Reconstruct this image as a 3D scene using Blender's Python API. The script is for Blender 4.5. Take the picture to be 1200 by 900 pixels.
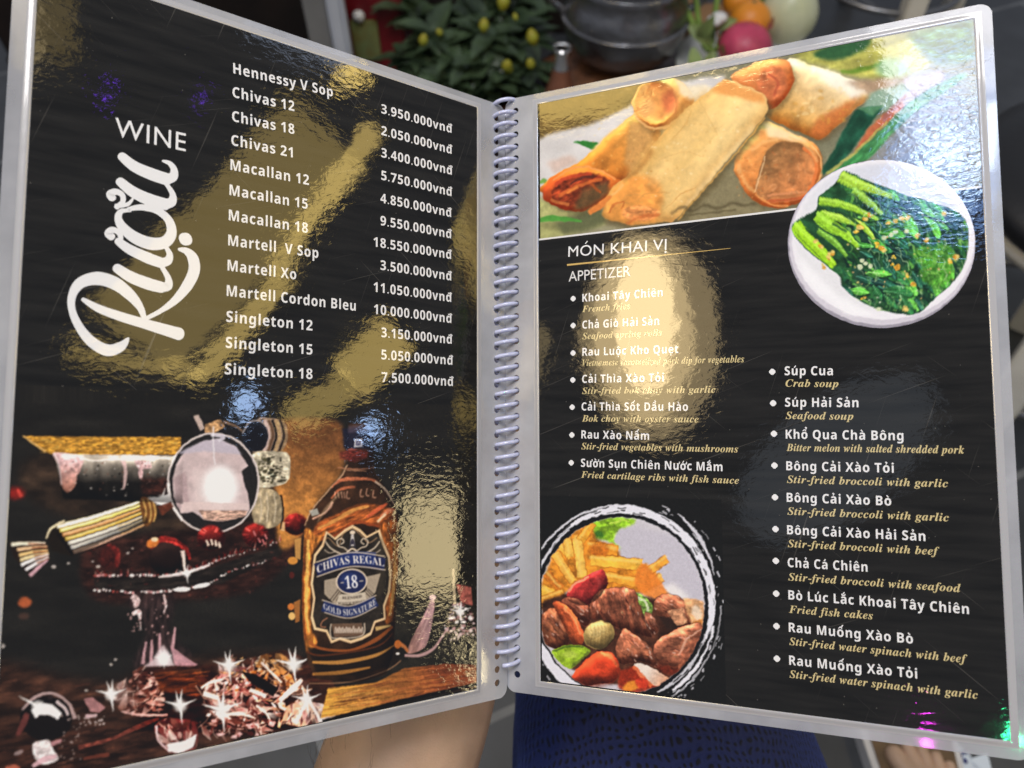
import bpy, bmesh, math, random
import numpy as np
from mathutils import Vector, Matrix
from mathutils.geometry import tessellate_polygon

for o in list(bpy.data.objects): bpy.data.objects.remove(o)
scene = bpy.context.scene
col = scene.collection

# ---------------------------------------------------------------- camera
PITCH = math.radians(52)
CAM = Vector((0, 0, 1.15))
FWD = Vector((0, math.cos(PITCH), -math.sin(PITCH)))
DWN = Vector((0, -math.sin(PITCH), -math.cos(PITCH)))
RGT = Vector((1, 0, 0))
cd = bpy.data.cameras.new('camera'); cam = bpy.data.objects.new('camera', cd); col.objects.link(cam)
cam.location = CAM; cam.rotation_euler = (math.pi/2-PITCH, 0, 0)
cd.sensor_width = 36; cd.lens = 36*940/1200; cd.clip_start = .02; cd.clip_end = 60
cd.dof.use_dof = True; cd.dof.focus_distance = .38; cd.dof.aperture_fstop = 9.0
scene.camera = cam

# ---------------------------------------------------------------- world: dim even room light
w = bpy.data.worlds.new('World'); scene.world = w; w.use_nodes = True
bg = w.node_tree.nodes['Background']; bg.inputs[0].default_value = (.80, .86, 1.0, 1); bg.inputs[1].default_value = .30

# ---------------------------------------------------------------- restaurant lamps read off the page reflections, with added lights that shape those reflections
def area_lamp(name, loc, ux, facing, sx, sy, radiance, colour, outline='RECTANGLE'):
    L = bpy.data.lights.new(name, 'AREA'); L.shape = outline; L.size = sx; L.size_y = sy
    L.energy = radiance*math.pi*sx*sy*(math.pi/4 if outline == 'ELLIPSE' else 1); L.color = colour
    o = bpy.data.objects.new(name, L); col.objects.link(o); o.location = loc
    z = -Vector(facing).normalized(); x = Vector(ux).normalized(); y = z.cross(x).normalized(); x = y.cross(z)
    M = Matrix((x, y, z)).transposed(); o.rotation_euler = M.to_euler()
    return o
GOLD = (1.0, .71, .20); COOL = (.42, .62, 1.0)
LAMPS = [   # name, place, width axis, facing, width, height, radiance, colour, outline
    ('gold_hall_lamp', (1.655, .128, 2.225), (.178, .974, -.140), (-.802, .061, -.594), .84, .295, 3.2, GOLD, 'RECTANGLE'),
    ('added_gold_rim_light', (1.771, 0.354, 2.095), (0.537, -0.063, -0.841), (-0.843, -0.029, -0.536), 0.063, 0.544, 7.5, GOLD, 'RECTANGLE'),  # added strip light, brightens the upper rim of the gold reflection
    ('added_gold_rim_light', (1.712, -0.101, 2.084), (0.513, -0.176, -0.840), (-0.830, 0.148, -0.538), 0.064, 0.406, 7.5, GOLD, 'RECTANGLE'),  # added strip light, carries the bright rim further down
    ('gold_foot_lamp', (1.547, -0.324, 2.217), (0.638, 0.341, -0.691), (-0.769, 0.237, -0.593), 0.340, 0.048, 5, GOLD, 'RECTANGLE'),
    ('gold_low_lamp', (1.930, 0.014, 1.764), (0.203, 0.957, -0.210), (-0.907, 0.103, -0.409), 0.220, 0.156, 7, GOLD, 'RECTANGLE'),
    ('gold_low_lamp', (1.863, -0.182, 1.809), (0.345, 0.871, -0.349), (-0.885, 0.179, -0.429), 0.227, 0.095, 5, GOLD, 'RECTANGLE'),
    ('gold_side_lamp', (2.035, -0.378, 1.292), (0.324, 0.488, -0.810), (-0.941, 0.253, -0.224), 0.228, 0.310, 11, (1.0, .80, .42), 'RECTANGLE'),
    ('gold_spot_lamp', (1.702, 0.722, 2.184), (0.332, 0.660, -0.674), (-0.808, -0.170, -0.565), 0.087, 0.064, 16, GOLD, 'RECTANGLE'),
    ('added_gold_margin_light', (1.182, 0.324, 2.727), (0.679, 0.491, -0.546), (-0.619, -0.018, -0.785), 0.049, 0.205, 4, (1.0, .76, .36), 'RECTANGLE'),  # added light, tints the outer margin of the wine page gold
    ('added_gold_margin_light', (2.064, -0.502, 1.057), (0.275, 0.506, -0.818), (-0.945, 0.298, -0.133), 0.037, 0.384, 22, (1.0, .82, .45), 'RECTANGLE'),  # added light for pale gold on the margin beside the spine
    ('added_cool_margin_light', (1.600, 0.711, 2.313), (0.566, 0.266, -0.780), (-0.771, -0.166, -0.615), 0.319, 0.044, 3, (.62, .74, 1.0), 'RECTANGLE'),  # added light, puts a bluish gleam on the upper margin
    ('gold_left_lamp', (-1.190, -0.362, 2.284), (0.774, -0.340, 0.534), (0.629, 0.310, -0.714), 0.40, 0.62, 4.6, (1.0, .74, .36), 'ELLIPSE'),
    ('gold_left_lamp', (-1.203, -0.344, 2.282), (0.770, -0.336, 0.542), (0.634, 0.302, -0.712), 0.285, 0.54, 7.0, (1.0, .74, .36), 'ELLIPSE'),
    ('gold_left_lamp', (-1.197, -0.314, 2.301), (0.771, -0.338, 0.540), (0.631, 0.290, -0.720), 0.17, 0.40, 14.0, (1.0, .76, .40), 'ELLIPSE'),
    ('gold_back_light', (-1.213, 0.327, 2.475), (0.748, -0.297, 0.594), (0.627, 0.022, -0.779), 0.319, 0.116, 9, GOLD, 'RECTANGLE'),
    ('gold_back_light', (-1.003, 0.325, 2.619), (0.808, -0.287, 0.514), (0.542, 0.023, -0.840), 0.487, 0.051, 26, (1.0, .74, .34), 'RECTANGLE'),  # added strip light for gold along the starter page's top margin
    ('added_gold_margin_light', (-1.467, -0.300, 2.055), (0.637, -0.591, 0.496), (0.738, 0.281, -0.613), 0.067, 0.215, 2.5, (1.0, .75, .35), 'RECTANGLE'),  # added light for a small gold gleam right of the coil
    ('cool_lamp', (-0.466, -0.179, 2.774), (0.941, -0.172, 0.291), (0.326, 0.233, -0.916), 0.136, 0.128, 36, (.62, .82, 1.0), 'RECTANGLE'),
    ('cool_panel_lamp', (-0.479, -0.153, 2.833), (0.898, -0.376, 0.227), (0.324, 0.217, -0.921), 0.272, 0.438, 10.0, (.26, .48, 1.0), 'RECTANGLE'),
    ('added_cool_margin_light', (-0.391, -0.183, 2.856), (0.937, -0.270, 0.223), (0.288, 0.229, -0.930), 0.030, 0.168, 30, (.75, .86, 1.0), 'RECTANGLE'),  # added light, tints the starter page's outer margin blue
    ('blue_lamp', (1.744, -.291, 1.958), (.533, .472, -.703), (-.843, .223, -.489), .075, .085, 18., COOL, 'ELLIPSE'),
    ('blue_lamp', (1.945, -.184, 1.648), (.400, .553, -.731), (-.914, .180, -.365), .07, .05, 22., COOL, 'ELLIPSE'),
    ('gold_corner_lamp', (1.222, .379, 2.696), (.664, .486, -.569), (-.634, -.039, -.773), .106, .187, 1.4, GOLD, 'RECTANGLE'),
    ('added_grey_sheen_light', (-.777, -.808, 2.323), (.682, .332, .651), (.459, .499, -.735), .62, .307, .55, (.72, .84, 1.0), 'ELLIPSE'),  # dim unseen panel added for the broad grey sheen on the page
    ('magenta_led', (-.489, -1.243, 1.820), (1, 0, 0), (.366, .738, -.567), .016, .016, 420., (1.0, .05, .9), 'ELLIPSE'),
    ('green_led', (-.328, -1.254, 1.898), (1, 0, 0), (.293, .743, -.602), .020, .020, 420., (.05, 1.0, .35), 'ELLIPSE'),
    ('violet_led', (1.086, .281, 2.276), (0, 1, 0), (-.69, 0, -.724), .014, .014, 30., (.22, .05, 1.0), 'ELLIPSE'),
    ('violet_led', (1.205, .395, 2.165), (0, 1, 0), (-.741, -.054, -.669), .011, .011, 30., (.22, .05, 1.0), 'ELLIPSE'),
]
for a in LAMPS: area_lamp(*a)
area_lamp('ceiling_lamp', (-.05, .35, 2.75), (1, 0, 0), (.02, -.02, -1), 1.0, .8, 11.0, (1.0, .96, .93))

scene.view_settings.view_transform = 'Standard'; scene.view_settings.look = 'None'
scene.view_settings.exposure = 0.0; scene.view_settings.gamma = 1
scene.render.engine = 'CYCLES'
scene.cycles.use_denoising = True
try: scene.cycles.denoiser = 'OPENIMAGEDENOISE'; scene.cycles.denoising_input_passes = 'RGB_ALBEDO_NORMAL'
except Exception: pass
scene.cycles.max_bounces = 8; scene.cycles.sample_clamp_indirect = 6.0; scene.cycles.caustics_reflective = False; scene.cycles.caustics_refractive = False
rnd = random.Random(11)
# ---------------------------------------------------------------- helpers
def at(px, py, depth):
    """point in the world seen at photo position (px, py), depth metres along the view axis"""
    return CAM+RGT*((px-600)/940*depth)+DWN*((py-450)/940*depth)+FWD*depth
def on_z(px, py, z):
    d = RGT*((px-600)/940)+DWN*((py-450)/940)+FWD
    return CAM+d*((z-CAM.z)/d.z)
def tag(o, label=None, cat=None, group=None, kind=None):
    if label: o['label'] = label
    if cat: o['category'] = cat
    if group: o['group'] = group
    if kind: o['kind'] = kind
    return o
def empty(name, loc, rot=(0, 0, 0)):
    o = bpy.data.objects.new(name, None); col.objects.link(o); o.location = loc; o.rotation_euler = rot; o.empty_display_size = .05
    return o
def link(name, me, mat=None, parent=None, smooth=False):
    o = bpy.data.objects.new(name, me); col.objects.link(o)
    if mat: me.materials.append(mat)
    if smooth: me.polygons.foreach_set('use_smooth', [True]*len(me.polygons))
    if parent: o.parent = parent
    return o
def from_bm(name, bm, mat=None, parent=None, smooth=False):
    me = bpy.data.meshes.new(name); bm.normal_update(); bm.to_mesh(me); bm.free()
    return link(name, me, mat, parent, smooth)
def from_data(name, v, f, mat=None, parent=None, smooth=False):
    me = bpy.data.meshes.new(name); me.from_pydata([tuple(p) for p in v], [], f); me.update()
    return link(name, me, mat, parent, smooth)
def bm_box(bm, c, s, rot=None, bev=0):
    r = bmesh.ops.create_cube(bm, size=1); vs = r['verts']
    bmesh.ops.scale(bm, vec=s, verts=vs)
    if bev: bmesh.ops.bevel(bm, geom=list({e for v in vs for e in v.link_edges}), offset=bev, segments=2, affect='EDGES'); vs = [v for v in bm.verts if v.index == -1] or bm.verts[:]
    return vs
def box(name, c, s, mat, parent, bev=.004, rot=(0, 0, 0)):
    bm = bmesh.new(); bmesh.ops.create_cube(bm, size=1); bmesh.ops.scale(bm, vec=s, verts=bm.verts)
    if bev: bmesh.ops.bevel(bm, geom=bm.edges[:], offset=bev, segments=2, affect='EDGES')
    o = from_bm(name, bm, mat, parent); o.location = c; o.rotation_euler = rot
    return o
def lathe(name, prof, mat, parent=None, n=48, smooth=True):
    """profile of (radius, height) turned round z"""
    v, f = [], []; m = len(prof)
    for i in range(n):
        t = 2*math.pi*i/n
        for r, z in prof: v.append((r*math.cos(t), r*math.sin(t), z))
    for i in range(n):
        for j in range(m-1):
            a, b = i*m+j, ((i+1) % n)*m+j; f.append((a, b, b+1, a+1))
    return from_data(name, v, f, mat, parent, smooth)
def tube_data(path, rad, n=10, cap=True):
    P = [Vector(p) for p in path]; v, f = [], []; up = None
    for i, p in enumerate(P):
        t = (P[min(i+1, len(P)-1)]-P[max(i-1, 0)]).normalized()
        if up is None: up = t.orthogonal().normalized()
        up = (up-t*up.dot(t)).normalized(); s = t.cross(up); r = rad[i] if hasattr(rad, '__len__') else rad
        for k in range(n): a = 2*math.pi*k/n; v.append(p+up*(r*math.cos(a))+s*(r*math.sin(a)))
    for i in range(len(P)-1):
        for k in range(n): f.append((i*n+k, i*n+(k+1) % n, (i+1)*n+(k+1) % n, (i+1)*n+k))
    if cap: f.append(tuple(range(n))[::-1]); f.append(tuple((len(P)-1)*n+k for k in range(n)))
    return v, f
def tube(name, path, rad, mat, parent=None, n=10): v, f = tube_data(path, rad, n); return from_data(name, v, f, mat, parent, True)
def spline(pts, n=8):
    p = [Vector(q) for q in pts]; m = len(p); out = []
    for i in range(m-1):
        a, b, c, d = p[max(i-1, 0)], p[i], p[i+1], p[min(i+2, m-1)]
        for j in range(n):
            t = j/n; out.append(.5*((2*b)+(c-a)*t+(2*a-5*b+4*c-d)*t*t+(3*b-a-3*c+d)*t**3))
    return out+[p[-1]]

# ---------------------------------------------------------------- materials
def node(nt, t, **k):
    n = nt.nodes.new(t)
    for a, b in k.items():
        if a.startswith('i_'): n.inputs[a[2:].replace('_', ' ')].default_value = b
        else: setattr(n, a, b)
    return n
def mat(name, base, rough=.5, metal=0, noise=None, bump=None, spec=.5, **kw):
    """plain procedural surface: base colour varied by noise (scale, amount) and bumped (scale, distance)"""
    m = bpy.data.materials.new(name); m.use_nodes = True; nt = m.node_tree; b = nt.nodes['Principled BSDF']
    b.inputs['Base Color'].default_value = (*base, 1); b.inputs['Roughness'].default_value = rough; b.inputs['Metallic'].default_value = metal
    b.inputs['Specular IOR Level'].default_value = spec
    tc = node(nt, 'ShaderNodeTexCoord')
    if noise:
        n = node(nt, 'ShaderNodeTexNoise'); n.inputs['Scale'].default_value = noise[0]; n.inputs['Detail'].default_value = 4
        nt.links.new(tc.outputs['Object'], n.inputs['Vector'])
        r = node(nt, 'ShaderNodeValToRGB'); k = noise[1]; c2 = noise[2] if len(noise) > 2 else [c*(1+k) for c in base]
        r.color_ramp.elements[0].position = .3; r.color_ramp.elements[1].position = .7
        r.color_ramp.elements[0].color = (*[c*(1-k) for c in base], 1); r.color_ramp.elements[1].color = (*c2, 1)
        nt.links.new(n.outputs['Fac'], r.inputs['Fac']); nt.links.new(r.outputs['Color'], b.inputs['Base Color'])
    if bump:
        n = node(nt, 'ShaderNodeTexNoise'); n.inputs['Scale'].default_value = bump[0]; n.inputs['Detail'].default_value = 5
        nt.links.new(tc.outputs['Object'], n.inputs['Vector'])
        u = node(nt, 'ShaderNodeBump'); u.inputs['Strength'].default_value = 1; u.inputs['Distance'].default_value = bump[1]
        nt.links.new(n.outputs['Fac'], u.inputs['Height']); nt.links.new(u.outputs['Normal'], b.inputs['Normal'])
    for a, v in kw.items(): b.inputs[a.replace('_', ' ')].default_value = v
    return m

def film_group(y0, y1):
    """the crinkled gloss of the laminating film, shared by everything printed on a page"""
    g = bpy.data.node_groups.new('film', 'ShaderNodeTree')   # strongest crinkle where y runs from y0 to y1 at the page's right side
    g.interface.new_socket('Normal', in_out='OUTPUT', socket_type='NodeSocketVector')
    g.interface.new_socket('Rough', in_out='OUTPUT', socket_type='NodeSocketFloat')
    out = g.nodes.new('NodeGroupOutput'); tc = g.nodes.new('ShaderNodeTexCoord'); P = tc.outputs['Object']
    def noise(scale, detail, stretch=(1, 1, 1), dist=0.):
        mp = g.nodes.new('ShaderNodeMapping'); mp.inputs['Scale'].default_value = stretch; g.links.new(P, mp.inputs['Vector'])
        n = g.nodes.new('ShaderNodeTexNoise'); n.inputs['Scale'].default_value = scale; n.inputs['Detail'].default_value = detail; n.inputs['Distortion'].default_value = dist
        g.links.new(mp.outputs[0], n.inputs['Vector']); return n.outputs['Fac']
    def math_(op, a, b):
        n = g.nodes.new('ShaderNodeMath'); n.operation = op
        for i, x in enumerate((a, b)):
            if isinstance(x, (int, float)): n.inputs[i].default_value = x
            else: g.links.new(x, n.inputs[i])
        return n.outputs[0]
    patch = g.nodes.new('ShaderNodeMapRange'); g.links.new(noise(14, 2), patch.inputs[0])
    patch.inputs[1].default_value = .38; patch.inputs[2].default_value = .68; patch.inputs[3].default_value = .25; patch.inputs[4].default_value = 1.5
    sx = g.nodes.new('ShaderNodeSeparateXYZ'); g.links.new(P, sx.inputs[0])
    side = g.nodes.new('ShaderNodeMapRange'); g.links.new(sx.outputs[0], side.inputs[0]); side.inputs[1].default_value = .125; side.inputs[2].default_value = .19; side.inputs[3].default_value = 0; side.inputs[4].default_value = 1
    hi = g.nodes.new('ShaderNodeMapRange'); g.links.new(sx.outputs[1], hi.inputs[0]); hi.inputs[1].default_value = y0; hi.inputs[2].default_value = y1; hi.inputs[3].default_value = 0; hi.inputs[4].default_value = 1
    crk = math_('ADD', math_('MULTIPLY', math_('MULTIPLY', side.outputs[0], hi.outputs[0]), 1.7), .60)
    fine = math_('MULTIPLY', noise(250, 3, (1, 1.6, 1), .8), math_('MULTIPLY', patch.outputs[0], crk))
    mid = math_('MULTIPLY', noise(90, 1, (1, 1.3, 1)), .9)
    wave = math_('MULTIPLY', noise(16, 1), 3.0)
    h = math_('ADD', math_('ADD', fine, mid), wave)
    b = g.nodes.new('ShaderNodeBump'); b.inputs['Strength'].default_value = 1; b.inputs['Distance'].default_value = .000045
    g.links.new(h, b.inputs['Height']); g.links.new(b.outputs['Normal'], out.inputs['Normal'])
    rr = g.nodes.new('ShaderNodeMapRange'); g.links.new(noise(30, 4), rr.inputs[0]); rr.inputs[1].default_value = .3; rr.inputs[2].default_value = .75; rr.inputs[3].default_value = .012; rr.inputs[4].default_value = .055
    g.links.new(rr.outputs[0], out.inputs['Rough'])
    return g
FILMS = {'L': film_group(-.15, -.20), 'R': film_group(-.12, -.06)}
def printed(name, base=None, attr=None, dirt=0.):
    return {k: printed_on(name, k, base, attr, dirt) for k in 'LR'}
def printed_on(name, page, base=None, attr=None, dirt=0.):
    """ink under the glossy film"""
    m = bpy.data.materials.new(name); m.use_nodes = True; nt = m.node_tree; b = nt.nodes['Principled BSDF']
    f = node(nt, 'ShaderNodeGroup'); f.node_tree = FILMS[page]
    nt.links.new(f.outputs['Normal'], b.inputs['Normal']); nt.links.new(f.outputs['Rough'], b.inputs['Roughness'])
    b.inputs['IOR'].default_value = 1.5
    if base: b.inputs['Base Color'].default_value = (*base, 1)
    if attr:
        a = node(nt, 'ShaderNodeVertexColor', layer_name=attr); nt.links.new(a.outputs['Color'], b.inputs['Base Color'])
    if dirt:
        tc = node(nt, 'ShaderNodeTexCoord'); mp = node(nt, 'ShaderNodeMapping'); mp.inputs['Scale'].default_value = (1, 9, 1)
        nt.links.new(tc.outputs['Object'], mp.inputs['Vector'])
        n1 = node(nt, 'ShaderNodeTexNoise'); n1.inputs['Scale'].default_value = 26; n1.inputs['Detail'].default_value = 6; nt.links.new(mp.outputs[0], n1.inputs['Vector'])
        r = node(nt, 'ShaderNodeValToRGB'); e = r.color_ramp.elements; e[0].position = .35; e[1].position = .75
        e[0].color = (*[c*.7 for c in base], 1); e[1].color = (*[c*2.0 for c in base], 1); nt.links.new(n1.outputs['Fac'], r.inputs['Fac'])
        v = node(nt, 'ShaderNodeTexVoronoi'); v.inputs['Scale'].default_value = 170; nt.links.new(tc.outputs['Object'], v.inputs['Vector'])
        lt = node(nt, 'ShaderNodeMapRange'); nt.links.new(v.outputs['Distance'], lt.inputs[0]); lt.inputs[1].default_value = .05; lt.inputs[2].default_value = .02; lt.inputs[3].default_value = 0; lt.inputs[4].default_value = dirt
        sc_ = None                                                     # fine scratches in two directions
        for ang, off in ((.7, 0), (-.35, 3), (1.9, 7)):
            m2 = node(nt, 'ShaderNodeMapping'); m2.inputs['Rotation'].default_value = (0, 0, ang); m2.inputs['Scale'].default_value = (14, 900, 1); m2.inputs['Location'].default_value = (off, off, 0)
            r2 = node(nt, 'ShaderNodeMapping'); r2.inputs['Rotation'].default_value = (0, 0, ang); nt.links.new(tc.outputs['Object'], r2.inputs['Vector'])
            m2.inputs['Rotation'].default_value = (0, 0, 0); nt.links.new(r2.outputs[0], m2.inputs['Vector'])
            n2 = node(nt, 'ShaderNodeTexNoise'); n2.inputs['Scale'].default_value = 1; n2.inputs['Detail'].default_value = 1; nt.links.new(m2.outputs[0], n2.inputs['Vector'])
            t2 = node(nt, 'ShaderNodeMapRange'); nt.links.new(n2.outputs['Fac'], t2.inputs[0]); t2.inputs[1].default_value = .72; t2.inputs[2].default_value = .82; t2.inputs[3].default_value = 0; t2.inputs[4].default_value = .22
            if sc_ is None: sc_ = t2.outputs[0]
            else:
                a3 = node(nt, 'ShaderNodeMath', operation='MAXIMUM'); nt.links.new(sc_, a3.inputs[0]); nt.links.new(t2.outputs[0], a3.inputs[1]); sc_ = a3.outputs[0]
        mxa = node(nt, 'ShaderNodeMath', operation='MAXIMUM'); nt.links.new(sc_, mxa.inputs[0]); nt.links.new(lt.outputs[0], mxa.inputs[1])
        mx = node(nt, 'ShaderNodeMix', data_type='RGBA'); mx.inputs['B'].default_value = (.30, .28, .25, 1)
        nt.links.new(mxa.outputs[0], mx.inputs['Factor']); nt.links.new(r.outputs['Color'], mx.inputs['A']); nt.links.new(mx.outputs['Result'], b.inputs['Base Color'])
    return m
INK = (.0085, .0080, .0072)
M_INK = printed('black_ink', INK, dirt=.35)
M_PIC = printed('printed_picture', attr='print')
M_WHITE = printed('white_ink', (.80, .80, .81))
M_CREAM = printed('gold_ink', (.64, .53, .27))
M_PALE = printed('pale_ink', (.72, .71, .70))
M_LINE = printed('gold_line_ink', (.62, .42, .14))

def plastic(name, base, alpha, rough, bump):
    m = mat(name, base, rough, noise=(35, .08), bump=bump); nt = m.node_tree; b = nt.nodes['Principled BSDF']
    tr = node(nt, 'ShaderNodeBsdfTransparent'); tr.inputs[0].default_value = (.92, .93, .96, 1); mx = node(nt, 'ShaderNodeMixShader')
    tc = node(nt, 'ShaderNodeTexCoord'); cl = node(nt, 'ShaderNodeTexNoise'); cl.inputs['Scale'].default_value = 24; cl.inputs['Detail'].default_value = 5; nt.links.new(tc.outputs['Object'], cl.inputs['Vector'])
    cr = node(nt, 'ShaderNodeMapRange'); nt.links.new(cl.outputs['Fac'], cr.inputs[0]); cr.inputs[1].default_value = .3; cr.inputs[2].default_value = .7; cr.inputs[3].default_value = alpha-.16; cr.inputs[4].default_value = alpha+.16; nt.links.new(cr.outputs[0], mx.inputs[0])
    b.inputs['Coat Weight'].default_value = 1; b.inputs['Coat Roughness'].default_value = .04
    out = nt.nodes['Material Output']
    nt.links.new(tr.outputs[0], mx.inputs[1]); nt.links.new(b.outputs[0], mx.inputs[2]); nt.links.new(mx.outputs[0], out.inputs['Surface'])
    return m
M_PLASTIC = plastic('clear_laminate', (.56, .57, .61), .50, .26, (30, .00045))
M_SEAM = mat('sealed_seam', (.40, .40, .42), .22, bump=(50, .00030), Coat_Weight=1.0, Coat_Roughness=.04)
# ---------------------------------------------------------------- setting: dark tiled floor
def floor_material():
    m = bpy.data.materials.new('dark_tiles'); m.use_nodes = True; nt = m.node_tree; b = nt.nodes['Principled BSDF']
    tc = node(nt, 'ShaderNodeTexCoord'); mp = node(nt, 'ShaderNodeMapping'); mp.inputs['Rotation'].default_value = (0, 0, math.radians(-24)); mp.inputs['Location'].default_value = (.12, .1, 0)
    nt.links.new(tc.outputs['Object'], mp.inputs['Vector'])
    br = node(nt, 'ShaderNodeTexBrick'); br.offset = .5; br.inputs['Scale'].default_value = 1; br.inputs['Brick Width'].default_value = .8; br.inputs['Row Height'].default_value = .4; br.inputs['Mortar Size'].default_value = .006
    br.inputs['Color1'].default_value = (.040, .044, .050, 1); br.inputs['Color2'].default_value = (.052, .056, .064, 1); br.inputs['Mortar'].default_value = (.16, .165, .17, 1)
    nt.links.new(mp.outputs[0], br.inputs['Vector'])
    n = node(nt, 'ShaderNodeTexNoise'); n.inputs['Scale'].default_value = 9; n.inputs['Detail'].default_value = 7; nt.links.new(tc.outputs['Object'], n.inputs['Vector'])
    r = node(nt, 'ShaderNodeMapRange'); nt.links.new(n.outputs['Fac'], r.inputs[0]); r.inputs[1].default_value = .25; r.inputs[2].default_value = .75; r.inputs[3].default_value = .6; r.inputs[4].default_value = 1.5
    mx = node(nt, 'ShaderNodeMix', data_type='RGBA', blend_type='MULTIPLY'); mx.inputs['Factor'].default_value = 1
    nt.links.new(br.outputs['Color'], mx.inputs['A']); nt.links.new(r.outputs[0], mx.inputs['B']); nt.links.new(mx.outputs['Result'], b.inputs['Base Color'])
    rr = node(nt, 'ShaderNodeMapRange'); nt.links.new(n.outputs['Fac'], rr.inputs[0]); rr.inputs[3].default_value = .28; rr.inputs[4].default_value = .5; nt.links.new(rr.outputs[0], b.inputs['Roughness'])
    u = node(nt, 'ShaderNodeBump'); u.inputs['Distance'].default_value = .0008; nt.links.new(n.outputs['Fac'], u.inputs['Height']); nt.links.new(u.outputs['Normal'], b.inputs['Normal'])
    return m
floor = from_data('floor', [(-6, -4, 0), (6, -4, 0), (6, 9, 0), (-6, 9, 0)], [(0, 1, 2, 3)], floor_material())
tag(floor, kind='structure', label='dark grey tiled floor with pale joints')

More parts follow.
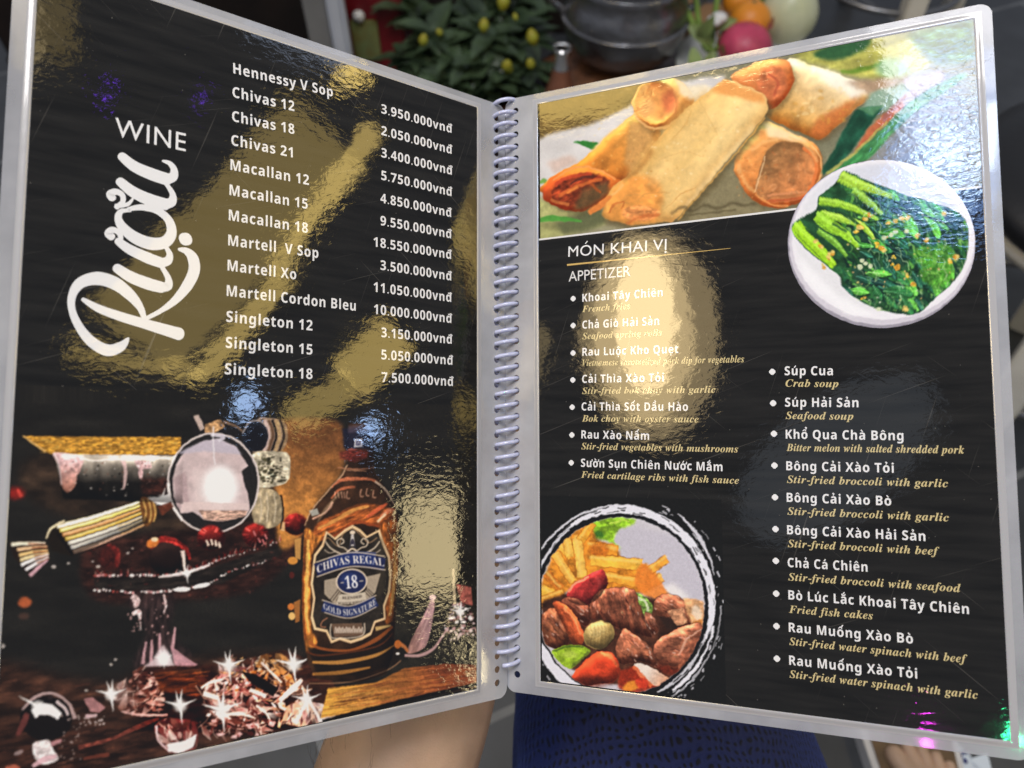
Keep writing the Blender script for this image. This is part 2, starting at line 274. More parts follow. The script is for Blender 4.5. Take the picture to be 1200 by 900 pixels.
# ---------------------------------------------------------------- letter outlines: advance|contour|contour..., thousandths of an em
GLYPHS = {
'sans': {
'.': '219|109,111 86,106 67,93 54,74 49,51 54,28 67,9 86,-4 109,-9 132,-4 151,9 164,28 169,51 164,74 151,93 132,106',
'0': '572|285,-10 225,-4 173,14 130,45 96,88 70,141 51,204 40,276 36,357 42,465 60,555 92,628 139,681 203,714 285,725 345,719 396,701 439,670 474,628 501,575 520,512 531,439 535,357 529,250 511,160 479,87 432,34 368,1|285,112 311,116 332,127 350,146 363,173 380,250 385,357 379,464 363,541 350,568 333,588 311,599 285,603 259,599 237,588 220,568 207,541 191,464 186,357 191,250 207,174 220,147 237,127 259,116',
'1': '572|262,0 262,413 264,481 266,555 245,534 214,506 132,440 59,531 289,714 413,714 413,0',
'2': '572|40,0 40,105 219,286 307,379 335,414 354,447 365,479 369,513 363,551 346,577 318,593 282,598 242,593 202,579 162,556 120,525 38,622 104,672 141,693 184,710 234,720 293,724 358,718 414,699 458,669 492,630 512,583 519,531 513,475 496,424 467,375 428,327 320,220 228,134 228,127 539,127 539,0',
'3': '572|244,-10 134,0 38,29 38,157 85,137 135,122 183,113 228,110 297,117 342,138 366,172 374,217 370,245 359,268 338,286 307,299 262,306 202,309 148,309 148,425 203,425 261,428 304,438 333,452 351,472 360,495 363,521 357,555 340,581 308,597 261,602 213,598 173,585 109,550 39,654 85,682 138,704 199,719 272,724 371,713 447,680 475,655 495,626 507,592 511,554 500,488 467,436 417,399 357,376 357,373 433,355 488,321 521,272 532,208 524,149 502,97 463,52 408,19 335,-3',
'4': '572|322,0 322,148 17,148 17,253 330,714 469,714 469,265 555,265 555,148 469,148 469,0|150,265 322,265 322,386 323,442 326,504 328,541 324,541 305,502 281,463',
'5': '572|241,-10 187,-7 136,0 89,12 49,29 49,159 90,141 138,127 189,116 236,113 295,120 339,141 365,176 374,226 365,273 338,307 294,327 231,334 173,329 123,318 63,350 90,714 477,714 477,586 222,586 209,446 246,453 300,456 362,450 416,431 462,400 497,358 519,304 526,239 521,184 508,135 486,93 454,57 414,27 365,7 307,-6',
'6': '572|296,-10 227,-2 164,24 111,66 70,127 44,205 35,303 37,364 44,425 56,483 76,539 102,589 139,634 184,671 242,699 311,716 393,722 442,721 489,715 489,594 448,602 403,604 324,597 266,576 224,542 197,498 181,443 174,381 180,381 204,413 238,440 281,458 335,464 380,460 419,449 454,431 484,405 508,372 525,334 536,289 539,238 535,183 523,134 502,92 474,56 438,27 396,6 349,-6|293,111 333,119 365,142 386,180 393,236 387,283 369,318 339,340 296,348 265,344 238,334 216,317 199,296 188,273 185,249 188,216 197,185 212,156 234,132 261,116',
'7': '572|111,0 379,587 27,587 27,714 539,714 539,619 269,0',
'8': '572|286,-10 229,-7 180,3 137,19 101,41 72,69 51,102 39,139 35,181 45,248 75,300 119,341 172,373 128,406 91,446 65,493 57,552 65,604 89,647 126,680 174,704 228,718 286,723 345,718 400,704 446,680 483,647 506,604 514,551 505,493 478,446 436,408 386,377 423,355 459,331 490,302 515,269 531,230 536,185 528,130 505,82 467,43 417,14 356,-4|286,440 318,458 346,479 366,505 372,540 366,571 348,594 320,608 285,613 251,608 224,594 205,571 199,540 206,507 225,480 253,459|284,101 333,107 368,125 389,153 396,189 392,214 380,237 362,256 341,274 292,304 279,311 237,287 204,260 182,228 175,190 182,155 203,126 237,107',
'9': '572|178,-10 129,-9 82,-3 82,118 124,111 168,108 247,115 306,137 347,170 374,215 390,269 397,331 391,331 367,299 336,272 293,254 233,248 190,252 151,263 117,281 87,307 63,340 46,378 35,423 32,474 36,529 48,577 69,620 98,656 133,685 175,706 222,718 275,722 345,714 407,689 460,646 501,586 527,507 536,409 534,348 527,288 515,229 496,174 469,123 433,79 387,42 330,14 260,-4|275,364 307,368 334,379 355,396 372,417 382,439 386,463 383,496 374,528 359,557 338,581 311,596 278,601 238,594 206,571 185,532 178,476 184,430 202,394 232,372',
'B': '672|90,0 90,714 312,714 438,704 528,674 560,650 583,619 596,580 601,533 594,477 573,430 538,396 491,379 491,374 525,364 556,349 582,327 602,297 615,258 619,207 615,161 602,121 580,85 549,55 511,31 466,14 415,3 357,0|241,431 329,431 385,436 421,452 440,478 446,513 438,548 416,572 377,586 321,590 241,590|241,125 340,125 398,132 435,152 455,182 462,222 455,258 435,287 396,305 335,311 241,311',
'C': '637|379,-10 279,1 198,36 135,90 92,164 67,253 58,356 68,458 97,547 145,621 211,677 293,712 393,724 446,721 500,711 552,695 602,674 553,551 473,584 432,595 393,598 352,594 316,582 286,561 260,533 226,456 214,355 225,254 257,179 281,151 312,132 349,120 393,116 437,119 481,126 575,154 575,27 528,10 482,-1 433,-8',
'D': '740|90,0 90,714 314,714 419,704 509,674 582,625 637,557 671,470 682,364 676,279 656,205 624,143 580,92 523,51 456,23 379,6 292,0|241,125 306,125 402,140 470,184 511,257 525,360 522,416 512,463 496,503 473,535 444,559 409,576 369,587 322,590 241,590',
'G': '724|390,-10 315,-4 249,14 192,43 144,84 106,136 80,200 63,273 58,358 69,463 102,552 155,625 228,679 320,713 431,724 488,721 543,712 596,698 643,680 593,559 558,574 518,587 475,595 430,598 368,590 316,568 273,532 241,484 221,424 214,355 219,289 233,231 258,183 293,147 340,124 400,116 455,119 496,126 496,275 361,275 361,401 644,401 644,31 587,14 528,1 463,-7',
'H': '765|90,0 90,714 241,714 241,434 524,434 524,714 675,714 675,0 524,0 524,308 241,308 241,0',
'K': '664|90,0 90,714 241,714 241,387 270,430 301,471 494,714 662,714 413,398 664,0 492,0 305,301 241,255 241,0',
'L': '565|90,0 90,714 241,714 241,125 531,125 531,0',
'M': '943|90,0 90,714 296,714 465,168 468,168 647,714 853,714 853,0 712,0 712,338 714,416 717,500 719,559 715,559 531,0 392,0 220,560 216,560 220,500 224,415 225,332 225,0',
'N': '813|90,0 90,714 281,714 591,179 594,179 589,278 587,376 587,714 723,714 723,0 531,0 220,540 216,540 223,438 225,336 225,0',
'Q': '796|540,-170 409,-10 398,-10 292,2 207,36 141,91 95,165 67,255 58,359 67,463 95,552 141,625 207,680 292,714 399,725 505,714 590,680 655,625 702,552 729,462 738,358 727,246 695,151 671,110 640,75 604,45 562,22 734,-170|398,117 443,121 481,133 513,153 537,182 569,258 579,358 569,459 537,535 513,563 481,583 444,595 399,599 354,595 316,583 285,563 260,535 228,459 217,358 228,258 260,182 285,153 316,133 354,121',
'R': '660|90,0 90,714 298,714 366,711 425,701 474,684 514,661 544,631 566,594 579,551 583,500 578,454 565,415 543,381 516,353 484,329 450,311 660,0 492,0 322,274 241,274 241,0|241,397 290,397 354,403 398,422 422,453 430,496 421,540 396,569 351,585 287,590 241,590',
'S': '551|248,-10 141,1 46,33 46,174 152,134 206,120 260,115 308,120 340,137 357,161 363,191 353,227 323,256 278,282 224,308 170,336 142,354 115,377 90,405 71,437 58,475 54,521 58,566 70,606 91,641 119,671 154,694 196,711 243,721 296,724 351,721 403,711 454,695 508,674 459,556 371,587 331,595 291,598 253,593 225,578 208,555 202,526 211,492 236,466 278,441 337,412 388,386 431,359 465,328 490,292 506,250 511,198 507,153 494,113 472,77 443,47 405,22 360,4 307,-6',
'T': '579|214,0 214,588 20,588 20,714 559,714 559,588 365,588 365,0',
'V': '650|242,0 0,714 153,714 287,289 299,249 314,187 325,132 336,187 351,249 362,289 497,714 650,714 407,0',
'X': '667|0,0 237,368 15,714 182,714 336,457 487,714 650,714 426,360 667,0 494,0 328,270 162,0',
'a': '604|211,-10 144,1 90,33 69,57 54,86 45,122 42,163 46,204 57,239 76,268 103,292 179,324 286,337 381,340 381,364 375,401 359,427 332,442 296,447 257,444 218,436 142,407 93,508 139,529 191,544 245,554 302,557 399,545 471,510 496,483 514,449 525,410 529,364 529,0 425,0 396,74 392,74 356,36 318,10 272,-5|267,99 311,106 348,128 373,162 381,208 381,253 323,251 262,244 223,225 202,197 195,162 200,133 215,114 238,103',
'c': '514|300,-10 242,-6 192,7 148,28 112,58 82,96 62,144 49,202 45,270 54,361 79,433 120,488 174,526 239,549 313,556 365,553 411,545 449,533 483,519 439,404 374,427 343,434 313,436 262,426 226,395 204,343 197,271 205,200 228,150 264,121 313,111 357,114 396,124 432,138 466,158 466,31 431,12 395,-1 352,-8',
'd': '633|251,-10 208,-6 168,8 133,30 103,62 77,101 59,150 49,207 45,272 49,338 60,395 78,444 103,484 134,516 170,538 210,552 255,556 309,550 352,533 386,507 412,476 417,476 410,523 406,585 406,760 555,760 555,0 441,0 412,71 406,71 380,40 347,14 304,-4|303,109 356,118 390,146 409,191 416,255 416,271 410,342 392,393 357,424 301,435 257,424 224,393 203,341 196,270 203,200 224,150 258,119',
'e': '591|325,-10 248,-2 180,21 124,59 81,113 54,183 45,269 53,357 78,429 116,484 168,524 231,548 303,556 357,552 404,540 446,520 482,492 511,456 532,413 544,364 548,308 548,236 196,236 206,180 234,137 276,110 332,101 382,104 428,112 472,125 517,144 517,29 476,12 433,-1 383,-8|199,335 408,335 401,381 382,418 350,442 304,450 265,443 233,422 210,386',
'g': '633|282,-240 226,-238 175,-233 126,-223 78,-208 78,-89 182,-121 291,-131 341,-123 377,-100 399,-61 406,-7 406,4 408,39 410,71 406,71 375,34 339,9 297,-5 251,-10 205,-5 165,9 129,32 100,65 76,105 59,154 48,209 45,272 49,335 59,391 77,440 101,481 132,514 168,537 209,551 255,556 303,551 345,536 382,511 413,476 417,476 429,546 555,546 555,-1 551,-56 538,-104 516,-145 486,-179 447,-206 401,-225 345,-236|304,107 354,115 389,140 409,184 416,253 416,271 409,347 389,397 354,426 302,435 256,425 223,394 204,342 197,270 204,199 224,148 257,117',
'h': '657|78,0 78,760 227,760 227,605 225,528 220,476 228,476 258,512 295,537 338,551 386,556 466,544 529,509 552,481 569,447 579,405 582,356 582,0 433,0 433,319 427,371 411,407 384,430 345,437 314,434 288,425 268,411 252,391 233,334 227,257 227,0',
'i': '305|153,614 122,618 96,630 78,652 72,687 78,722 96,745 122,756 153,760 184,756 210,745 228,722 234,687 228,652 210,630 184,618|78,0 78,546 227,546 227,0',
'l': '305|78,0 78,760 227,760 227,0',
'm': '982|78,0 78,546 192,546 212,476 220,476 250,512 289,537 333,551 379,556 435,551 481,537 518,512 545,476 558,476 588,512 628,537 673,551 719,556 801,544 860,509 880,481 895,447 904,405 907,356 907,0 758,0 758,319 753,371 738,407 712,430 676,437 626,427 592,395 573,344 567,274 567,0 418,0 418,319 413,371 398,407 372,430 336,437 284,425 251,391 233,334 227,257 227,0',
'n': '657|78,0 78,546 192,546 212,476 220,476 251,512 292,537 338,551 388,556 467,544 529,509 552,481 569,447 579,405 582,356 582,0 433,0 433,319 428,371 412,408 385,430 345,437 314,434 288,425 267,411 252,391 233,334 227,257 227,0',
'o': '619|308,-10 236,-2 173,23 119,64 79,120 54,190 45,274 49,338 63,394 85,443 116,483 155,515 200,538 252,551 311,556 384,548 447,523 500,483 540,428 565,358 574,274 570,210 556,154 534,105 502,64 464,32 418,8 366,-5|310,110 361,120 396,152 415,203 422,274 415,345 396,396 361,426 309,436 258,426 224,396 204,345 197,274 204,203 224,152 258,120',
'p': '633|78,-240 78,546 199,546 220,475 227,475 253,506 286,532 329,550 382,556 426,552 465,538 500,516 531,485 556,445 574,396 584,339 588,274 584,209 573,152 555,103 529,62 497,31 462,8 422,-5 378,-10 325,-5 284,12 252,34 227,60 219,60 225,19 227,-20 227,-240|336,111 380,122 412,154 430,205 436,276 430,346 411,397 379,427 334,437 285,428 252,401 234,355 227,291 227,275 233,205 251,154 284,122',
'r': '454|78,0 78,546 191,546 213,454 220,454 249,493 286,526 331,549 383,556 409,555 433,552 422,412 402,416 378,417 341,414 305,404 273,386 249,360 232,325 227,278 227,0',
's': '497|226,-10 173,-8 128,-3 87,7 46,22 46,145 92,127 141,112 189,102 231,99 269,102 294,112 307,127 312,146 310,159 305,171 293,183 272,196 194,232 148,254 110,275 81,299 61,328 49,362 45,404 49,440 60,470 78,497 104,518 173,547 261,556 311,554 358,546 405,533 453,513 408,406 332,435 296,443 259,446 230,444 209,437 197,426 193,410 195,398 202,387 214,376 235,364 307,332 351,313 388,293 418,270 441,242 454,206 459,162 455,123 444,89 426,59 401,35 328,1',
't': '434|265,-10 219,-6 178,6 143,28 117,62 100,109 94,171 94,434 23,434 23,497 105,547 148,662 243,662 243,546 396,546 396,434 243,434 243,171 248,144 261,125 282,113 308,109 356,114 402,126 402,15 343,-3 305,-8',
'u': '657|269,-10 190,2 128,38 105,65 88,99 78,141 75,190 75,546 224,546 224,227 229,176 245,139 272,117 312,109 343,112 369,121 390,135 405,156 424,212 430,289 430,546 579,546 579,0 465,0 445,70 437,70 406,34 366,9 319,-5',
'v': '569|208,0 0,546 156,546 261,235 275,177 282,123 286,123 293,178 308,235 413,546 569,546 361,0',
'y': '569|110,-240 67,-238 34,-232 34,-114 61,-118 93,-120 135,-113 168,-92 191,-60 208,-23 217,4 0,546 163,546 266,239 278,194 284,144 287,144 296,194 308,239 409,546 569,546 338,-70 300,-144 248,-198 183,-229',
},
'ital': {
'-': '323|283,267 40,267 40,174 283,174',
'B': '641|-50,0 -50,23 -22,25 1,31 18,42 33,61 46,88 58,127 171,549 177,576 179,601 175,621 163,635 141,642 109,647 109,671 330,671 462,662 551,636 579,616 600,591 612,560 616,525 604,467 569,420 511,383 430,357 488,332 530,299 555,257 563,208 556,156 535,107 496,64 439,30 360,7 255,0|299,369 373,381 426,417 458,471 469,542 463,584 446,614 417,632 376,638 347,630 331,604 270,371 287,370|247,33 314,46 366,85 400,145 411,222 403,273 378,309 337,331 279,338 262,338 200,111 194,86 192,66 206,41',
'C': '655|301,-17 222,-9 156,15 102,54 62,106 38,170 30,245 36,318 55,391 84,460 124,524 173,580 229,626 276,654 325,673 375,685 427,689 496,684 573,667 591,664 606,661 627,668 642,689 669,689 626,459 597,461 588,544 562,605 518,642 460,654 393,640 330,597 274,526 226,427 193,316 182,212 193,136 225,79 275,42 341,30 399,38 452,62 502,101 548,157 576,135 519,68 455,21 382,-8',
'F': '611|-50,0 -50,23 -22,25 1,31 18,42 33,61 46,88 58,127 171,549 177,576 179,601 175,621 162,635 140,644 109,647 109,671 635,671 596,481 568,481 568,495 558,560 526,604 471,630 390,638 364,636 348,628 338,614 329,590 270,369 285,368 299,368 359,375 406,394 441,428 466,476 491,476 421,201 400,201 401,219 401,236 398,273 388,300 371,318 345,330 308,335 260,337 202,122 195,92 193,70 197,50 209,36 231,27 263,23 263,0',
'S': '549|229,-17 165,-9 86,15 57,21 45,19 35,14 14,-11 -13,-11 39,215 67,215 67,208 77,126 106,67 152,31 216,19 249,23 278,37 303,58 323,84 335,113 339,145 336,174 325,200 307,226 282,254 212,319 147,385 127,412 114,439 106,468 104,501 111,552 131,598 163,636 205,665 254,683 309,689 370,683 440,663 465,658 489,665 509,686 536,686 488,480 459,480 460,491 460,502 456,544 443,581 423,611 398,635 367,649 333,654 293,646 259,624 236,589 228,548 233,520 247,493 267,465 293,439 327,409 361,378 403,335 436,290 457,241 464,187 460,142 449,102 429,67 403,38 369,14 328,-3 282,-14',
'V': '594|100,-16 126,548 122,589 106,620 79,639 42,647 42,671 342,671 342,645 312,642 291,635 277,624 269,609 265,585 261,544 244,183 526,533 557,574 565,593 568,613 553,637 506,646 506,671 713,671 713,644 709,644 680,639 657,624 606,569 131,-16',
'a': '500|79,-13 36,-5 2,21 -21,59 -28,109 -23,163 -8,219 17,275 48,327 84,373 125,411 188,449 246,461 273,457 295,445 310,424 319,395 335,451 442,451 359,161 345,110 340,83 344,66 355,60 385,78 424,130 446,116 408,60 370,19 331,-5 293,-13 266,-9 247,3 235,23 231,51 234,78 241,112 204,57 166,18 125,-5|138,61 161,67 184,83 206,109 227,141 246,178 263,219 276,260 287,301 293,337 295,369 293,390 285,406 273,415 256,418 233,412 210,393 186,363 163,326 141,283 123,237 104,172 97,120 100,94 107,76 120,65',
'b': '480|114,-14 82,-12 51,-5 24,5 2,18 -12,32 -17,46 -11,77 123,558 135,613 132,629 125,639 110,643 88,645 72,645 72,672 171,683 281,700 192,379 223,415 255,441 289,456 325,461 369,452 403,427 426,385 433,329 428,275 412,220 386,166 353,115 312,70 267,34 194,-2|136,22 163,27 189,43 214,66 237,97 258,133 276,172 291,213 303,255 310,295 312,332 309,358 300,377 285,388 266,392 230,380 199,346 172,288 144,206 114,103 106,72 104,49 112,29',
'c': '412|138,-14 74,-3 26,28 -4,78 -14,145 -5,218 24,291 70,357 131,412 199,449 266,461 314,454 351,434 374,405 382,371 378,343 365,321 344,308 318,303 295,306 278,317 266,333 262,354 264,369 271,384 279,398 281,409 275,425 257,430 233,423 208,403 183,371 160,332 140,287 125,239 114,191 111,147 116,106 131,76 154,57 183,51 213,57 244,74 274,103 304,143 331,124 288,64 242,21 192,-5',
'd': '498|82,-14 38,-5 5,21 -16,64 -23,122 -19,170 -6,220 15,270 43,320 77,365 116,405 180,447 244,461 283,455 317,438 354,567 361,594 362,613 359,629 349,638 331,643 305,644 305,671 404,683 510,700 353,123 345,90 342,71 345,64 354,61 366,65 380,78 419,132 442,116 402,60 366,19 332,-6 295,-14 268,-10 249,2 238,23 234,52 236,81 244,113 206,57 168,18 128,-6|143,62 166,68 189,86 211,114 232,148 268,229 292,309 298,344 300,371 291,409 264,422 244,417 223,401 200,376 179,345 158,308 139,269 123,228 110,188 102,150 99,117 102,94 111,77 125,66',
'e': '401|130,-14 71,-4 24,28 -6,79 -16,146 -10,200 9,256 37,309 73,358 116,400 163,433 212,454 262,461 308,455 342,436 364,407 371,369 355,312 308,259 228,214 117,185 111,131 116,99 130,74 152,58 182,53 209,59 237,75 264,103 291,142 319,124 280,64 236,21 186,-5|125,218 170,233 209,255 242,283 267,316 283,351 288,387 286,405 279,418 268,425 255,428 222,415 187,375 153,309',
'f': '288|-98,-207 -133,-201 -162,-184 -180,-158 -186,-126 -183,-104 -172,-87 -156,-75 -135,-71 -117,-74 -102,-84 -92,-98 -89,-117 -91,-133 -97,-145 -105,-159 -101,-170 -88,-174 -68,-169 -51,-153 -35,-128 -22,-97 -8,-53 7,4 38,155 89,410 20,410 28,451 98,451 136,560 187,638 216,665 248,684 280,696 315,700 359,695 393,679 413,654 420,622 417,598 407,581 391,571 368,568 349,572 334,582 323,597 319,615 321,628 327,640 335,658 331,666 319,669 291,656 265,618 240,550 215,451 300,451 294,410 209,410 157,168 128,52 97,-43 60,-115 16,-167 -35,-197',
'g': '444|115,-207 34,-199 -27,-177 -64,-142 -76,-99 -68,-65 -46,-38 -7,-14 49,8 9,41 -4,76 1,101 18,124 45,147 85,170 53,194 31,219 17,248 13,281 20,327 42,370 75,407 118,436 168,455 222,461 297,449 363,412 450,412 445,370 389,370 392,353 393,335 386,287 364,244 329,207 285,179 233,161 176,155 124,158 105,141 98,125 108,108 139,94 201,75 271,48 300,31 321,13 340,-18 347,-54 340,-96 317,-134 281,-164 235,-188 179,-202|173,186 198,193 223,212 244,242 261,280 271,322 275,367 272,394 264,413 251,424 232,428 206,421 181,400 159,368 143,330 132,288 128,244 131,219 139,201 153,190|126,-174 174,-168 210,-152 233,-127 241,-98 232,-69 206,-48 160,-28 90,-6 55,-25 31,-46 16,-68 11,-92 19,-124 44,-151 81,-168',
'h': '532|312,-14 283,-9 263,5 250,28 246,61 249,88 258,125 289,228 323,330 332,367 327,383 313,388 285,381 256,360 226,324 195,275 137,149 94,0 -28,0 122,557 132,595 134,612 131,628 124,638 109,642 87,644 71,644 71,671 164,681 279,700 171,293 225,368 275,420 324,451 376,461 409,456 432,442 446,419 451,386 443,332 420,253 372,112 368,98 366,85 370,69 382,64 411,85 455,146 477,133 436,69 395,23 353,-5',
'i': '289|196,553 170,558 149,572 135,593 130,619 135,645 149,666 170,680 196,685 221,680 243,666 257,645 262,619 257,593 243,572 221,558|73,-12 43,-7 20,8 6,31 1,61 6,96 15,130 66,314 76,353 79,378 69,399 38,406 29,406 28,431 133,445 223,461 133,127 125,82 129,68 141,63 170,81 211,134 231,120 193,62 153,21 114,-4',
'k': '481|304,-14 261,-3 229,29 203,97 178,214 143,187 94,0 -28,0 122,557 132,595 134,612 131,628 124,638 109,642 87,644 71,644 71,671 164,681 279,700 158,245 236,306 284,348 309,377 317,398 314,411 306,419 269,426 269,452 473,452 473,426 447,421 423,411 376,378 281,300 299,191 316,118 335,76 358,62 385,78 412,124 435,113 404,57 372,18 339,-6',
'l': '258|59,-14 28,-9 5,5 -10,28 -15,59 -12,92 -3,126 115,553 129,617 119,638 87,645 78,645 77,670 181,684 272,700 118,128 112,103 108,80 112,66 124,61 154,79 195,132 215,117 175,59 139,18 101,-6',
'm': '781|566,-12 537,-7 516,7 503,30 499,62 502,89 511,126 542,229 576,331 585,368 580,384 566,389 522,371 474,318 424,227 372,92 342,0 227,0 328,331 336,368 331,384 317,389 291,382 264,363 234,330 203,283 173,226 145,160 120,84 98,0 -21,0 63,314 74,358 77,378 67,399 36,406 27,406 25,431 225,461 173,288 227,365 278,419 328,451 381,461 414,456 437,443 451,419 456,387 453,361 445,323 492,385 537,428 582,453 629,461 662,456 685,442 699,419 704,387 696,333 673,254 625,113 621,99 619,86 623,70 635,65 649,70 664,83 681,105 702,135 724,120 683,62 645,21 607,-4',
'n': '532|317,-14 288,-9 267,5 254,28 250,61 253,88 261,125 293,228 328,330 336,367 331,383 317,388 290,381 262,362 233,329 203,283 173,226 145,160 120,84 98,0 -21,0 63,314 74,358 77,378 67,399 36,406 27,406 25,431 225,461 173,288 227,365 278,419 328,451 381,461 414,456 437,442 451,419 456,386 449,337 424,253 370,85 374,69 387,64 401,68 416,82 453,134 475,119 434,61 396,20 358,-6',
'o': '470|143,-14 80,-3 30,30 -4,80 -15,146 -9,201 9,257 36,310 72,359 113,400 160,433 210,454 261,461 330,450 381,419 413,368 424,302 418,248 402,194 375,140 340,91 298,49 251,15 198,-7|154,20 177,26 199,45 220,74 241,110 259,152 275,196 298,285 304,325 306,358 303,389 294,411 278,425 256,429 233,423 211,405 189,377 169,342 150,300 135,256 112,166 105,124 103,87 106,58 116,37 132,24',
'p': '491|-117,-207 -117,-180 -93,-177 -76,-170 -64,-157 -56,-142 -44,-105 71,340 77,376 74,392 65,401 49,406 24,407 24,432 127,447 215,461 185,360 223,404 262,436 301,455 339,461 382,453 415,429 436,389 443,334 437,274 420,213 392,154 356,100 314,53 268,17 219,-6 170,-14 134,-8 102,9 72,-102 68,-122 66,-144 69,-162 80,-173 99,-178 128,-181 128,-207|152,22 177,28 201,46 224,72 246,106 266,144 283,186 309,267 316,303 318,333 315,358 307,376 295,386 279,390 242,379 209,345 180,290 154,212 128,116 119,80 116,56 125,31',
'r': '388|-21,0 63,314 74,358 77,378 67,399 36,406 27,406 25,431 225,461 170,281 215,362 236,393 255,417 274,436 293,450 312,458 331,461 355,457 372,444 383,423 386,394 382,365 371,343 352,329 328,324 300,332 277,354 268,359 234,334 189,260 164,206 141,145 119,76 98,0',
's': '376|135,-14 94,-9 42,7 22,11 4,6 -10,-10 -36,-6 -10,162 19,157 29,98 49,55 80,30 121,21 146,25 164,35 174,53 178,78 176,96 170,115 158,135 141,158 102,206 76,242 58,276 46,308 42,339 51,387 80,426 121,451 172,460 215,456 267,443 277,441 286,439 304,444 316,457 342,457 320,305 294,308 280,361 260,399 233,421 199,429 177,425 160,415 148,399 144,380 154,344 184,301 217,262 246,222 273,173 281,148 283,122 278,86 264,53 241,25 212,4 176,-9',
't': '275|45,-14 15,-9 -6,4 -19,27 -23,58 -22,78 -16,104 67,407 19,407 19,442 70,465 117,498 161,540 200,592 241,592 199,447 278,447 267,407 188,407 114,153 104,114 100,84 104,67 115,61 146,81 191,141 214,126 172,65 132,22 90,-5',
'u': '532|69,-14 36,-9 12,5 -2,28 -7,61 1,112 22,194 56,314 66,353 69,378 59,399 28,406 19,406 18,431 109,444 217,461 120,117 113,79 118,64 132,59 158,66 186,87 216,121 248,169 306,294 351,448 470,448 373,85 378,72 383,67 389,65 403,69 417,83 435,104 456,135 478,120 437,62 399,20 361,-5 320,-14 292,-9 271,6 257,29 252,60 270,153 219,79 170,27 121,-4',
'v': '423|71,-14 71,38 68,232 63,297 57,341 49,371 38,393 24,405 8,408 -2,407 -3,433 144,461 158,439 171,374 180,281 183,175 183,132 238,197 275,251 297,292 304,317 299,336 282,358 266,381 260,403 264,427 277,445 295,457 319,461 343,457 362,443 374,422 378,395 364,330 321,249 248,152 145,40 93,-13',
'w': '625|71,-15 71,37 68,229 63,294 57,339 49,370 38,392 24,405 8,408 -2,407 -3,433 144,461 169,395 185,196 341,461 366,461 397,129 451,194 487,249 508,292 515,319 509,338 492,358 474,380 468,404 472,427 484,446 503,459 526,463 551,458 570,444 582,422 586,393 572,330 531,250 462,152 365,37 321,-13 293,-15 267,266 101,-13',
'y': '419|-44,-209 -75,-205 -99,-192 -114,-172 -119,-148 -115,-125 -102,-107 -83,-95 -61,-91 -39,-95 -12,-109 13,-123 30,-127 42,-124 57,-115 87,-84 113,-45 120,-26 123,-9 118,44 105,134 86,233 66,317 49,373 36,400 21,410 -1,412 -14,411 -14,438 34,444 71,452 101,459 126,461 148,440 167,378 190,270 220,112 284,239 305,314 298,335 278,354 257,375 250,400 254,425 267,444 287,457 312,461 338,457 357,444 369,422 373,394 369,365 359,326 319,226 260,110 188,-7 149,-61 110,-110 69,-150 30,-182 -8,-202',
'z': '387|229,-77 193,-73 157,-61 121,-43 84,-19 50,1 25,8 8,4 -10,-8 -26,-20 -35,-24 -49,-20 -53,-9 -50,0 237,354 114,354 72,351 60,345 50,335 30,295 5,295 48,448 364,448 81,109 121,87 151,57 174,22 192,-13 209,-39 231,-48 245,-44 251,-35 250,-28 246,-21 235,3 232,16 236,37 246,53 263,63 284,66 307,63 324,53 334,36 337,12 330,-20 308,-50 274,-70',
},
'serif': {
'1': '559|97,0 97,53 179,53 202,57 217,67 226,87 229,118 229,619 161,544 130,522 100,515 78,520 59,535 46,559 42,589 110,613 150,634 196,666 266,718 378,718 378,118 381,91 388,70 403,57 429,53 510,53 510,0',
'8': '559|273,-10 197,-3 136,16 89,46 56,86 36,131 30,182 40,241 71,288 117,326 177,361 124,398 85,440 61,488 53,542 59,588 75,631 104,668 148,698 208,718 285,724 335,721 378,712 414,696 445,675 485,618 498,549 489,495 462,454 419,420 363,387 440,343 491,297 520,247 529,189 525,145 512,105 491,71 462,43 424,20 381,3 330,-7|302,421 334,444 356,472 368,507 372,551 369,579 362,606 349,630 331,649 307,662 279,666 243,658 216,634 200,598 194,554 201,508 222,474 256,446|278,47 324,56 360,82 382,122 390,172 381,217 356,254 310,287 244,321 213,296 188,265 171,226 165,178 173,125 196,84 232,56',
'A': '650|-13,0 -13,27 13,32 35,45 54,71 73,111 307,694 334,693 572,129 594,83 612,51 632,33 660,27 660,0 341,0 341,27 376,30 402,37 417,50 422,68 418,88 406,121 376,197 154,197 117,105 113,88 111,72 116,52 129,38 152,30 184,27 190,27 190,0|169,239 360,239 263,475',
'B': '659|24,0 24,26 67,33 93,48 107,77 111,122 111,549 109,587 103,614 92,633 76,645 53,651 23,653 23,678 328,678 443,668 525,639 574,590 590,522 580,466 549,422 498,389 427,368 513,343 574,307 611,257 623,196 619,152 605,113 583,80 553,52 514,29 468,13 414,3 354,0|271,375 280,375 348,383 392,406 416,448 424,514 418,573 401,614 370,638 322,646 294,643 280,633 273,613 271,582|330,36 385,45 422,73 441,121 448,191 439,262 413,309 365,335 294,344 271,344 271,97 274,68 284,50 301,39',
'C': '697|382,-16 288,-5 205,30 135,84 83,156 50,242 39,340 50,437 84,523 137,594 207,648 291,682 386,693 460,684 547,655 562,650 577,648 607,659 624,693 650,693 650,459 625,459 584,542 531,606 466,646 395,660 316,640 259,579 225,478 214,337 227,205 264,111 327,54 414,35 474,43 533,67 589,105 638,158 666,132 610,67 544,21 468,-7',
